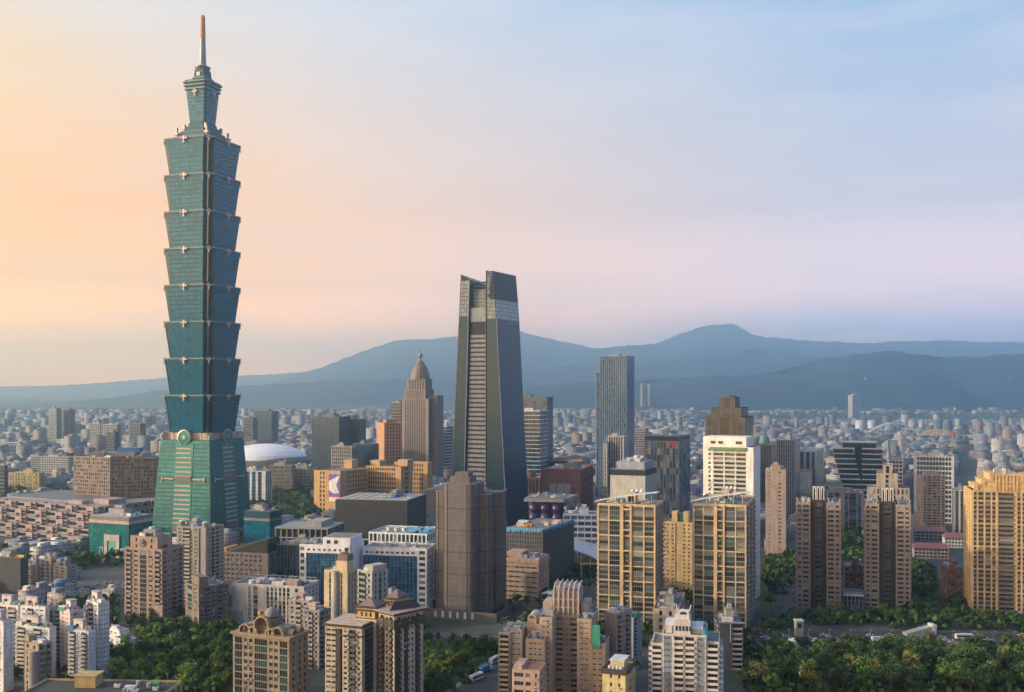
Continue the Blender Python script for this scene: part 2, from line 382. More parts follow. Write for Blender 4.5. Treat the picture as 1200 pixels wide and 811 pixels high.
FRAME = material('window_frame_paint', (.35,.36,.36), .5)
WHITE_FRAME = material('white_frame_paint', (.7,.7,.68), .5)
DARK_FRAME = material('dark_frame_paint', (.05,.05,.055), .4)
ROOF = material('roof_concrete', (.2,.195,.19), .9, .3, .03, streak=False)
ROOF_LIGHT = material('roof_light_concrete', (.42,.41,.4), .9, .25, .03, streak=False)
CONC = material('render_grey', (.36,.35,.33), .85)
STEEL = material('steel_tank', (.5,.51,.52), .35, metal=.7)
WHITE_METAL = material('white_enamel', (.62,.63,.63), .5)
DARK = material('dark_metal', (.035,.036,.04), .5)
TIN_BLUE = material('blue_tin', (.05,.19,.42), .5); TIN_GREEN = material('green_tin', (.06,.24,.16), .5)
TIN_RED = material('red_tin', (.34,.08,.06), .5)
G1 = glass('window_glass_dark', (.018,.026,.03)); G2 = glass('window_glass_green', (.03,.075,.07), .15)
G3 = material('window_with_curtain', (.22,.21,.18), .35, spec=.5, island=.4, objvar=.4); G4 = glass('window_glass_blue', (.03,.06,.09))
G5 = material('window_pale_blind', (.34,.33,.30), .45, spec=.4, island=.4, objvar=.4)
GLASSES = [G1, G1, G1, G2, G4, G3, G5]
GREENISH = [G2, G2, G1, G3, G2]
DARKS = [G1, G1, G1, G1, G4, G1, G3]
def win_list(*a): return list(a)

def adopt(t, f, s, g, name):
    """hang a sub-building's own empty under the thing t as a part"""
    s.o.name = name; s.o.parent = t; dx, dy = g['loc'][0]-f['loc'][0], g['loc'][1]-f['loc'][1]; a = -f['rz']
    s.o.location = (dx*cos(a)-dy*sin(a), dx*sin(a)+dy*cos(a), 0); s.o.rotation_euler = (0,0,g['rz']-f['rz'])
    return s
# ------------------------------------------------------------------ ground, hills, river
def sheet(name, pts, z, m, kind='structure'):
    q = MB(); q.add([(x, y, z) for x, y in pts], [tuple(range(len(pts)))], m); return tag(q.build(name), kind=kind)
def ground_mat():
    m = bpy.data.materials.new('city_ground'); m.use_nodes = True; nt = m.node_tree; N = nt.nodes; L = nt.links; b = N['Principled BSDF']; b.inputs['Roughness'].default_value = .95
    tc = N.new('ShaderNodeTexCoord'); v = N.new('ShaderNodeTexVoronoi'); v.inputs['Scale'].default_value = .02; L.new(tc.outputs['Object'], v.inputs['Vector'])
    n = N.new('ShaderNodeTexNoise'); n.inputs['Scale'].default_value = .012; n.inputs['Detail'].default_value = 8; L.new(tc.outputs['Object'], n.inputs['Vector'])
    r = N.new('ShaderNodeValToRGB'); e = r.color_ramp.elements; e[0].position = .35; e[0].color = (.018,.03,.014,1); e[1].position = .62; e[1].color = (.07,.072,.07,1); L.new(n.outputs['Fac'], r.inputs[0])
    L.new(r.outputs[0], b.inputs['Base Color']); return m
sheet('ground', [(-21500,-300),(21500,-300),(21500,25300),(-21500,25300)], 0, ground_mat())
ASPHALT = material('asphalt', (.052,.053,.056), .85, .25, .05, streak=False)
PAVE = material('paving_stone', (.2,.19,.18), .9, .25, .05, streak=False)
GRASS = material('grass_green', (.055,.085,.022), .95, .45, .02, streak=False)
PAINT = material('road_paint', (.7,.7,.68), .7)
HILLM = material('hill_forest_dusk_blue', (.012,.04,.065), .95, .5, .002, streak=False)  # blue of dusk and haze put into the base colour; true forest is greener
def ridge(name, Y, pts, foot, seed, rough=.07, step=55):
    """a range of hills: crest given by photo columns and rows, with spurs running down to a foot on this side and a slope behind"""
    r = np.random.RandomState(seed); xs = [p[0] for p in pts]; ys = [p[1] for p in pts]
    X = np.arange(px(xs[0], Y), px(xs[-1], Y)+step, step); H = np.interp(X/Y*1200+600, xs, [max(0, pz(y, Y)) for y in ys])
    def noise(x, k, ph): return sum(np.sin(x*k*f+ph*f*1.7+f)/f for f in (1, 2.1, 3.7, 7.3, 13))/2.2
    rows = [(-1, 0)]+[(-1+i/26, 0) for i in range(1, 27)]+[(.25,0), (.6,0), (1,0)]
    verts = []; nx = len(X)
    for t, _ in rows:
        prof = max(0, 1-abs(t))**1.15
        spur = noise(X+seed*1000+t*foot*.35, 2*pi/(foot*.55), seed)
        z = H*prof*(1+.42*spur*(1-prof)*1.3)+H*rough*noise(X+t*3000, 2*pi/900, seed+3)*prof*.6
        z = z+9*noise(X*1.0+t*5200, 2*pi/260, seed+5)*prof+5*noise(X+t*9100, 2*pi/120, seed+7)*prof**.5
        dy = foot*.12*noise(X, 2*pi/(foot*.9), seed+9)
        for i in range(nx): verts.append((X[i], Y+t*foot+(dy[i] if abs(t) > 1e-9 else 0), max(-5, z[i]) if abs(t) < 1 else -5))
    f = [(j*nx+i, j*nx+i+1, (j+1)*nx+i+1, (j+1)*nx+i) for j in range(len(rows)-1) for i in range(nx-1)]
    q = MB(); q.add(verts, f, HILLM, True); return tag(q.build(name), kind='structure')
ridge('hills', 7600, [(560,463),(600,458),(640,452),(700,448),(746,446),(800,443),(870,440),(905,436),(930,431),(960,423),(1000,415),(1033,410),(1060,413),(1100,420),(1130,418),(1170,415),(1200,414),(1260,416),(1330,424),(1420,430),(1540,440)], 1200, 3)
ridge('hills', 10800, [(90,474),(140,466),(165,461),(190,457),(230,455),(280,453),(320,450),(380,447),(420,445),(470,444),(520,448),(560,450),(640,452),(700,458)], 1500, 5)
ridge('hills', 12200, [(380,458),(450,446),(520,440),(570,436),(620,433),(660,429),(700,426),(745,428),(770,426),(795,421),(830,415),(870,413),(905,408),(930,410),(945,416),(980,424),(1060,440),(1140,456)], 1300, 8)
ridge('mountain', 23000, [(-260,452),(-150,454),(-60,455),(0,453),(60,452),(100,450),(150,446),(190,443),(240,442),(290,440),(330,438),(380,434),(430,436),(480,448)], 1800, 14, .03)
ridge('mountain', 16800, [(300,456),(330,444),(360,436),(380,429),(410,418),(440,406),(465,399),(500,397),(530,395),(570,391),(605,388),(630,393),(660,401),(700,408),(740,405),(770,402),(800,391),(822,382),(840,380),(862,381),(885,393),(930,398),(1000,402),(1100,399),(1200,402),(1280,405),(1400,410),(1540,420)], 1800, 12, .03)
WATER = material('river_water', (.06,.11,.12), .12, .1, .002, spec=.6, streak=False)
sheet('river', [(px(835,5300),5300),(px(1000,5150),5150),(px(1240,5000),5000),(px(1240,5350),5350),(px(1060,5750),5750),(px(900,6050),6050),(px(835,5900),5900)], .02, WATER)
sheet('river_bank_grass', [(px(830,4900),4900),(px(1000,4850),4850),(px(1240,4750),4750),(px(1240,4990),4990),(px(1000,5140),5140),(px(830,5290),5290)], .02, GRASS)
sheet('river_bank_grass', [(px(840,5920),5920),(px(900,6070),6070),(px(1060,5770),5770),(px(1240,5370),5370),(px(1240,5600),5600),(px(1000,6150),6150),(px(840,6250),6250)], .02, GRASS)
# ------------------------------------------------------------------ haze: one closed box of even air round everything
def haze():
    m = bpy.data.materials.new('evening_haze'); m.use_nodes = True; nt = m.node_tree; N = nt.nodes; N.clear()
    o = N.new('ShaderNodeOutputMaterial'); v = N.new('ShaderNodeVolumePrincipled')
    v.inputs['Color'].default_value = (.52,.79,1.0,1); v.inputs['Density'].default_value = HAZE_D; v.inputs['Anisotropy'].default_value = .86
    nt.links.new(v.outputs[0], o.inputs['Volume'])
    q = MB(); q.box(-21800,21800,-600,25600,-6,1240,m); return tag(q.build('haze'), kind='stuff')
HAZE_D = 1.2e-4
haze()
# ------------------------------------------------------------------ trees
def icross(r): 
    v = np.array([r.gauss(0,1) for _ in range(3)]); return v/np.linalg.norm(v)
def tree_meshes(seed, H=10, R=4, n=620, leaf=.62, m=None, tall=False):
    r = random.Random(seed); tr = MB(); bark = material('bark', (.1,.075,.055), .95)
    th = H*(.3 if not tall else .22)
    tr.cyl(0,0,.32,0,th,bark,8,r1=.22)
    cl = []
    for i in range(13):
        a = r.uniform(0,2*pi); e = r.uniform(.15,1)
        c = np.array([cos(a)*R*.72*r.uniform(.4,1), sin(a)*R*.72*r.uniform(.4,1), th+(H-th)*(.12+.74*e)])
        if e > .8: c[:2] *= .45
        cl.append((c, R*r.uniform(.2,.5)))
        tr.tube([(0,0,th*.85), tuple(c*np.array([.55,.55,1])-np.array([0,0,(c[2]-th)*.35])), tuple(c)], .09, bark, 5)
    cr = MB(); k = 0
    while k < n:
        c, q = r.choice(cl); d = icross(r); d[2] = d[2]*.8+.15; p = c+d*q*r.uniform(.55,1.08)
        nn = d+icross(r)*.55; nn /= np.linalg.norm(nn); u = np.cross(nn, icross(r)); u /= np.linalg.norm(u); w = np.cross(nn, u); s = leaf*r.uniform(.6,1.3)
        cr.add([tuple(p+u*s*.5-w*s*.18), tuple(p+w*s*.62), tuple(p-u*s*.5-w*s*.12), tuple(p-w*s*.5)], [(0,1,2,3)], m); k += 1
    return tr.mesh('trunk'), cr.mesh('crown')
L1 = leaf_mat('leaves_dark', (.034,.072,.016)); L2 = leaf_mat('leaves_mid', (.068,.128,.024)); L3 = leaf_mat('leaves_olive', (.11,.125,.032)); L4 = leaf_mat('leaves_bright', (.115,.19,.026))
PROTO = {}
for kd, m, sp in (('dark', L1, (10,4.6)), ('mid', L2, (9,4.2)), ('olive', L3, (9.5,4.4)), ('bright', L4, (8,4.4))):
    PROTO[kd] = [tree_meshes(hash_ + i, sp[0], sp[1], 1150, .58, m) for hash_ in ({'dark':10,'mid':20,'olive':30,'bright':40}[kd],) for i in range(3)]
KINDW = {'dark':'dark green', 'mid':'mid green', 'olive':'olive brown-green', 'bright':'bright yellow-green'}
TREES = 0
TREE_POS = []
def tree(x, y, kd, where, s=1.0, z=0.0):
    global TREES
    TREES += 1; TREE_POS.append((x, y))
    o = empty('leafy_tree', (x, y, z), rnd.uniform(0, 6.28), '%s leafy tree %s' % (KINDW[kd], where), 'tree', '%s trees %s' % (KINDW[kd], where))
    o.scale = (s*rnd.uniform(.9,1.15), s*rnd.uniform(.9,1.15), s*rnd.uniform(.85,1.15))
    a, b = rnd.choice(PROTO[kd])
    for nm, me in (('trunk', a), ('crown', b)):
        c = bpy.data.objects.new(nm, me); COL.objects.link(c); c.parent = o
    return o
def inside(p, poly):
    x, y = p; c = False; n = len(poly)
    for i in range(n):
        (x0, y0), (x1, y1) = poly[i], poly[i-1]
        if (y0 > y) != (y1 > y) and x < (x1-x0)*(y-y0)/(y1-y0)+x0: c = not c
    return c
MASS = MB_mass = None
mass_v = []; mass_f = []
def mass_tree(x, y, H, R, n, r):
    """far greenery: leaf clumps gathered into one object"""
    for i in range(n):
        a = r.uniform(0, 2*pi); q = R*sqrt(r.random()); zz = H*(.25+.75*sqrt(max(0, 1-(q/R)**2))*r.uniform(.5,1))
        p = np.array([x+cos(a)*q, y+sin(a)*q, zz]); nn = icross(r); nn[2] = abs(nn[2]); u = np.cross(nn, icross(r)); u /= np.linalg.norm(u)+1e-9; w = np.cross(nn, u); s = R*r.uniform(.4,.8); b = len(mass_v)
        mass_v.extend([tuple(p+u*s*.6), tuple(p+w*s*.6), tuple(p-u*s*.6), tuple(p-w*s*.6)]); mass_f.append((b, b+1, b+2, b+3))
PARKS = []
def grove(poly, n, kinds, where, smin=.8, smax=1.2, gap=4.5, seed=1):
    """individual trees spread in a ground polygon (photo columns/rows of ground points)"""
    P = [gnd(*p) for p in poly]; PARKS.append(P); r = random.Random(seed); xs = [p[0] for p in P]; ys = [p[1] for p in P]; k = 0; t = 0; loc = []
    while k < n and t < n*60:
        t += 1; p = (r.uniform(min(xs), max(xs)), r.uniform(min(ys), max(ys)))
        if inside(p, P) and all((p[0]-q[0])**2+(p[1]-q[1])**2 > gap*gap for q in loc):
            loc.append(p); tree(p[0], p[1], r.choice(kinds), where, r.uniform(smin, smax)); k += 1
def wood(poly, n, H=9, R=5, seed=1, leaves=16):
    P = [gnd(*p) for p in poly]; PARKS.append(P); r = random.Random(seed); xs = [p[0] for p in P]; ys = [p[1] for p in P]; k = t = 0
    while k < n and t < n*40:
        t += 1; p = (r.uniform(min(xs), max(xs)), r.uniform(min(ys), max(ys)))
        if inside(p, P): mass_tree(p[0], p[1], H*r.uniform(.6,1.2), R*r.uniform(.7,1.2), leaves, r); k += 1
# ------------------------------------------------------------------ the tall green pagoda-like tower
TEAL = glass('teal_curtain_glass', (.003,.125,.215), .2, .4, .15, island=.34, objvar=.04)
TEAL2 = material('teal_spandrel', (.004,.055,.085), .35, .1)
TEAL_P = glass('teal_pedestal_glass', (.008,.185,.185), .22, .4, .15, island=.34, objvar=.04)
NOTCH = material('notch_glass', (.006,.022,.04), .15, .1, spec=.7)
SILVER = material('warm_silver', (.38,.33,.30), .4, metal=.4)
BEIGE = material('beige_stone', (.52,.42,.33), .8)
PALE = material('pale_stone', (.5,.46,.42), .8)
def sq(h, c=0):
    if c <= 0: return [(h,-h),(h,h),(-h,h),(-h,-h)]
    p = [(h, h-c), (h-c*.45, h-c), (h-c*.45, h-c*.45), (h-c, h-c*.45), (h-c, h)]; out = []
    for k in range(4):
        a = k*pi/2; out += [(x*round(cos(a))-y*round(sin(a)), x*round(sin(a))+y*round(cos(a))) for x, y in p]
    return out
def lerp(a, b, t): return a+(b-a)*t
def panel_face(q, face, hb, ht, z0, z1, w0, w1, nf, nc, m, d=.06):
    """a tilted wall face cut into floors and bays of glass, each its own leaf so that panes differ a little"""
    R = {'F':0,'R':pi/2,'B':pi,'K':-pi/2}[face]; c, s = cos(R), sin(R)
    for i in range(nf):
        ta, tb = (i+.08)/nf, (i+.80)/nf; za, zb = lerp(z0,z1,ta), lerp(z0,z1,tb)
        for j in range(nc):
            u0, u1 = -1+2*(j+.03)/nc, -1+2*(j+.97)/nc
            P = [(u0*lerp(w0,w1,ta), -lerp(hb,ht,ta)-d, za), (u1*lerp(w0,w1,ta), -lerp(hb,ht,ta)-d, za), (u1*lerp(w0,w1,tb), -lerp(hb,ht,tb)-d, zb), (u0*lerp(w0,w1,tb), -lerp(hb,ht,tb)-d, zb)]
            q.add([(x*c-y*s, x*s+y*c, z) for x, y, z in P], [(0,1,2,3)], m)
def ornament_mb(k=1.0):
    q = MB()
    q.box(-4.2*k,4.2*k,-.9,.5,-.4,.7,SILVER); q.box(-1.6*k,1.6*k,-1.3,-.4,.71,2.2,SILVER); q.box(-1.1*k,1.1*k,-1.2,-.4,-4.4,-.41,SILVER)
    q.cyl(0,-.9,1.5*k,-2.4,-1.4,SILVER,10); q.cyl(-4.2*k,-.6,1.1*k,-.9,1.2,SILVER,8); q.cyl(4.2*k,-.6,1.1*k,-.9,1.2,SILVER,8)
    return q
def pagoda_tower():
    f = fit(0, 245.5, 300, 30, 1000, 19, 56, 56); t = empty('pagoda_tower', f['loc'], f['rz'], 'very tall green glass tower of eight flared tiers with a spire', 'skyscraper')
    # pedestal
    q = MB(); B0, B1 = 35.5, 28.6; zt = 99; q.loft(sq(B0), 0, sq(B1), zt, TEAL2)
    ped = q.build('pedestal', t)
    for fc in FACES:
        g = MB(); sl = MB(); br = MB()
        panel_face(g, fc, B0, B1, 4, zt, B0-.6, B1-.6, 24, 18, TEAL_P)
        R = {'F':0,'R':pi/2,'B':pi,'K':-pi/2}[fc]; c, s = cos(R), sin(R)
        rot = lambda x, y: (x*c-y*s, x*s+y*c)
        def slab(mb, u0, u1, za, zb, d0, d1, m):
            ha = lerp(B0,B1,za/zt); hb = lerp(B0,B1,zb/zt)
            P = [rot(u0,-ha-d1),rot(u1,-ha-d1),rot(u1,-ha-d0),rot(u0,-ha-d0)]; Q = [rot(u0,-hb-d1),rot(u1,-hb-d1),rot(u1,-hb-d0),rot(u0,-hb-d0)]
            mb.loft(P, za, Q, zb, m)
        slab(br, -10.5, 10.5, 6, 96, .1, .5, TEAL_P)
        for i in range(19):
            za = 8+i*4.55; m = PALE
            slab(sl, -9.6+i*.05, 9.6-i*.05, za, za+1.5, .52, 1.0, BEIGE)
        for za in (10, 58): slab(sl, -9.4, 9.4, za, za+5.5, 1.02, 1.3, material('louvre_brown', (.2,.15,.13), .7))
        for sgn in (-1, 1):
            for za in (6.5, 60): slab(sl, sgn*18-6.5, sgn*18+6.5, za, za+1.3, .1, 1.1, BEIGE); slab(sl, sgn*24.5-.7, sgn*24.5+.7, za-2, za+3, .1, 1.3, BEIGE)
        g.build('glass_panels', ped); br.build('stair_bay', ped); sl.build('stone_bands', ped)
    # belt with the round medallions
    q = MB(); q.loft(sq(25.4), zt, sq(25.4), 106, BEIGE)
    for k in range(-4, 5):
        for fc in range(4):
            a = fc*pi/2; x = k*5.4; p = [(x-.7,-25.4-.5),(x+.7,-25.4-.5),(x+.7,-25.41),(x-.7,-25.41)]; q.prism([(u*cos(a)-v*sin(a), u*sin(a)+v*cos(a)) for u, v in p], zt+.01, 105.9, SILVER)
    belt = q.build('stone_belt', t)
    for k in range(4):
        q = MB(); n = 28; ring = lambda r, y: [(r*cos(2*pi*i/n), y, 101.6+r*sin(2*pi*i/n)) for i in range(n)]
        for r0, y0, r1, y1, m in ((7.6,-26.6,7.6,-30.4,SILVER),(7.6,-30.4,6.5,-30.7,SILVER),(6.5,-30.7,6.2,-30.1,TEAL_P),(6.2,-30.1,2.2,-30.2,TEAL_P),(2.2,-30.2,2.0,-30.7,SILVER),(2.0,-30.7,.05,-30.8,SILVER)):
            q.add(ring(r0,y0)+ring(r1,y1), [(i,(i+1)%n,n+(i+1)%n,n+i) for i in range(n)], m, True)
        q.box(-5,5,-26.6,-25.42,95,99.5,BEIGE)
        o = q.build('medallion', t); o.rotation_euler = (0,0,k*pi/2)
    for k in range(4):
        q = MB(); a = pi/4+k*pi/2; q.box(-2.2,2.2,-2.2,2.2,98.5,106.5,SILVER); q.cyl(2.4,0,1.8,100,104,SILVER,10); q.cyl(-2.4,0,1.8,100,104,SILVER,10)
        o = q.build('corner_ornament', t); o.location = (27*sqrt(2)*cos(a)*.96, 27*sqrt(2)*sin(a)*.96, 0); o.rotation_euler = (0,0,a)
    # eight flared tiers
    mods = []; hb, ht, c = 25.6, 29.3, 7.4; hh = 36.3
    for k in range(8):
        if k == 0:
            q = MB(); q.loft(sq(hb, c), 0, sq(ht, c), hh, TEAL2, True, ROOF); m0 = q.mesh('tier')
            g = MB(); nd = MB(); panel_face(g, 'F', hb, ht, .6, hh-1.6, hb-c-.15, ht-c-.15, 8, 16, TEAL, .07)
            for kk in range(1):
                a = kk*pi/2
                rr = lambda P: [(x*cos(a)-y*sin(a), x*sin(a)+y*cos(a)) for x, y in P]
                for (d0, d1) in ((.44,.99),):
                    for wdt in (0, 1):
                        A = [(hb-c*.45+.04, hb-c+.1), (hb-c*.45+.04, hb-c*.45-.5)] if wdt == 0 else [(hb-c*.45-.5, hb-c*.45+.04), (hb-c+.1, hb-c*.45+.04)]
                        Bq = [(ht-c*.45+.04, ht-c+.1), (ht-c*.45+.04, ht-c*.45-.5)] if wdt == 0 else [(ht-c*.45-.5, ht-c*.45+.04), (ht-c+.1, ht-c*.45+.04)]
                        A, Bq = rr(A), rr(Bq); nd.add([(A[0][0],A[0][1],.5),(A[1][0],A[1][1],.5),(Bq[1][0],Bq[1][1],hh-.5),(Bq[0][0],Bq[0][1],hh-.5)], [(0,1,2,3)], NOTCH)
            mg = g.mesh('glass_panels'); mn = nd.mesh('corner_notch_glass')
            q = MB(); P = sq(ht+.55, c); q.prism(P, hh+.003, hh+1.3, material('tier_rail', (.13,.2,.21), .5), ROOF); mc = q.mesh('cornice')
            mo = ornament_mb(.78).mesh('ornament'); q = ornament_mb(.42); mo2 = q.mesh('corner_ornament')
            fm = MB(); fm.cyl(0,0,.09,0,6,SILVER,6); 
        z = 106+k*hh
        mo_ = bpy.data.objects.new('tier', m0); COL.objects.link(mo_); mo_.parent = t; mo_.location = (0,0,z)
        def sub(nm, me, loc=(0,0,0), rz=0):
            o = bpy.data.objects.new(nm, me); COL.objects.link(o); o.parent = mo_; o.location = loc; o.rotation_euler = (0,0,rz)
        sub('cornice', mc)
        for kk in range(4): sub('glass_panels', mg, (0,0,0), kk*pi/2); sub('corner_notch_glass', mn, (0,0,0), kk*pi/2)
        for kk in range(4):
            a = kk*pi/2; sub('ornament', mo, (sin(a)*(ht+.5), -cos(a)*(ht+.5), hh-.2), a)
            a2 = a+pi/4; d = (ht-c*.45)*sqrt(2)-.2; sub('corner_ornament', mo2, (sin(a2)*d, -cos(a2)*d, hh-.2), a2)
    z = 106+8*hh; RAIL = material('tier_rail', (.13,.2,.21), .5)
    q = MB()
    for i, (h0, h1, za, zb) in enumerate(((21.5,21,1.31,4.4),(19.8,19.6,4.41,5.4),(17.4,17,5.41,10),(16,15.8,10.01,11),(14.4,13.6,11.01,15.4),(12.6,12.4,15.41,16.2),(11.4,10.8,16.21,20))): q.loft(sq(h0,3), z+za, sq(h1,3), z+zb, (TEAL2, RAIL)[i % 2], True, ROOF)
    for a in range(4):
        x, y = [(17.6,17.6),(-17.6,17.6),(-17.6,-17.6),(17.6,-17.6)][a]; q.cyl(x,y,1.2,z+4,z+14,SILVER,8); q.box(x-2.2,x+2.2,y-2.2,y+2.2,z+6.5,z+8.5,SILVER); q.box(x*.72-1.2,x*.72+1.2,y*.72-1.2,y*.72+1.2,z+13,z+18,SILVER)
    q.build('stepped_roof', t)
    z += 20; q = MB(); q.loft(sq(9.4,1.6), z+.004, sq(12.0,1.8), z+33, TEAL2)
    for fc in FACES: panel_face(q, fc, 9.4, 12.0, z+1, z+32, 7.6, 10, 9, 5, TEAL, .08)
    for i in range(1, 9): h = lerp(9.4,12.0,i/9)+.35; q.loft(sq(h,1.6), z+i*33/9-.2, sq(h,1.6), z+i*33/9+.25, RAIL)
    q.build('lantern', t)
    q = MB()
    for i, (h, za, zb) in enumerate(((13.4,33.01,34.4),(12.4,34.41,36.6),(14.0,36.61,37.8),(13.0,37.81,40),(14.6,40.01,41.2),(13.4,41.21,42.6))): q.loft(sq(h,2), z+za, sq(h,2), z+zb, TEAL2 if i % 2 else RAIL)
    for fc in range(4):
        a = fc*pi/2; o = ornament_mb(.55); q.merge(o, lambda v: (v[0]*cos(a)-(v[1]-12.6)*sin(a), v[0]*sin(a)+(v[1]-12.6)*cos(a), v[2]+z+30.5))
    q.build('lantern_crown', t)
    q = MB(); z += 42.6; q.loft(sq(7,1), z+.003, sq(6,1), z+12, TEAL2); q.box(-7.4,7.4,-7.4,7.4,z+3,z+4,RAIL); q.box(-2,2,-7.3,7.3,z+5,z+9,SILVER); q.cyl(0,0,4.8,z+12.003,z+14,SILVER,20,r1=7.6); q.cyl(0,0,7.6,z+14,z+15.4,TEAL2,20); q.cyl(0,0,5,z+15.403,z+17.4,SILVER,16,r1=4)
    q.build('spire_base', t)
    q = MB(); z += 17.4; q.cyl(0,0,3.5,z,z+28,material('spire_steel', (.22,.22,.23), .45, metal=.5),14,r1=2.6); q.cyl(0,0,2.9,z+28.003,z+47,material('spire_ring_bronze', (.42,.19,.10), .5),14,r1=2.3)
    q.lathe(0,0,[(2.5,z+47.003),(2.6,z+48),(1.8,z+50.2),(.05,z+51.4)],material('spire_ring_bronze', (.42,.19,.10), .5)); q.build('spire', t)
    return t
pagoda_tower()
# podium blocks of the tower
def mall():
    f = fit(105, 151, 179, 607, 900, 22); b = Building('shopping_mall', 'teal glass mall block with a pale scroll-shaped gate, beside the tall green tower', f, 'mall'); X, Y = b.wl/2, b.wr/2; H = b.H
    b.wall.box(-X,X,-Y,Y,0,H-6,TEAL2); b.wall.box(-X-.4,X+.4,-Y-.4,Y+.4,H-5.99,H-3.2,material('mall_pink_band', (.55,.40,.36), .8)); b.wall.box(-X,X,-Y,Y,H-3.19,H,material('mall_grey', (.22,.21,.2), .8))
    for face in 'FR':
        w = b.wl if face == 'F' else b.wr; n = int(w/4)
        for i in range(n):
            for j in range(7):
                p = b.fmap(b.full(), face)(i*w/n+.1, .05, 2+j*(H-9)/7); q = b.fmap(b.full(), face)((i+1)*w/n-.1, .05, 2+(j+.93)*(H-9)/7)
                b.mb('curtain_glass').add([(p[0],p[1],p[2]),(q[0],q[1],p[2]),(q[0],q[1],q[2]),(p[0],p[1],q[2])], [(0,1,2,3)], TEAL_P)
    g = MB(); y = -Y-.2; cx = 4
    for sx in (-1, 1):
        g.add([(cx+sx*8.5,y-1.2,0),(cx+sx*5,y-1.2,0),(cx+sx*5,y-1.2,15),(cx,y-1.2,15.5),(cx+sx*1,y-1.2,19),(cx+sx*4.5,y-1.2,20.5),(cx+sx*8.5,y-1.2,21)][::sx], [(0,1,2,3,4,5,6)], PALE)
        g.box(cx+sx*6.75-1.7,cx+sx*6.75+1.7,y-1.19,y+.18,0,15,PALE); g.box(cx+sx*12-2,cx+sx*12+2,y-.9,y+.18,0,9,PALE); g.box(cx+sx*12-1.2,cx+sx*12+1.2,y-1.0,y-.91,1,8,TEAL_P)
    g.box(cx-8.4,cx+8.4,y-1.18,y+.18,15,20.2,PALE); g.box(cx-4.9,cx+4.9,y-.4,y+.17,.5,15,glass('gate_bright_glass',(.10,.34,.29),.2))
    for i in range(6): g.box(cx-4.9,cx+4.9,y-.5,y-.41,1.5+i*2.3,1.8+i*2.3,PALE)
    g.build('scroll_gate', b.o)
    b.roof.box(-X+1,X-1,-Y+1,Y-1,H+.003,H+.3,ROOF_LIGHT); b.clutter(b.full(), H+.3, 14, True, seed=3); b.finish()
    f = fit(286, 316, 330, 600, 960, 22); b = Building('shopping_mall', 'teal podium block at the right foot of the tall green tower', f, 'mall'); X, Y, H = b.wl/2, b.wr/2, b.H
    b.wall.box(-X,X,-Y,Y,0,H-9,TEAL2); b.wall.box(-X-.3,X+.3,-Y-.3,Y+.3,H-8.99,H-6.5,material('mall_grey', (.22,.21,.2), .8)); b.wall.box(-X,X,-Y,Y,H-6.49,H,TEAL2)
    for face in 'FR':
        w = b.wl if face == 'F' else b.wr; n = max(4, int(w/4))
        for i in range(n):
            for j in range(6):
                p = b.fmap(b.full(), face)(i*w/n+.1, .05, 2+j*(H-12)/6); q = b.fmap(b.full(), face)((i+1)*w/n-.1, .05, 2+(j+.93)*(H-12)/6)
                b.mb('curtain_glass').add([(p[0],p[1],p[2]),(q[0],q[1],p[2]),(q[0],q[1],q[2]),(p[0],p[1],q[2])], [(0,1,2,3)], TEAL)
    b.roof.box(-X+1,X-1,-Y+1,Y-1,H+.003,H+.3,ROOF); b.clutter(b.full(), H+.3, 8, True, seed=5); b.finish()
    q = MB(); x0, y0 = px(196, 985), 985
mall()
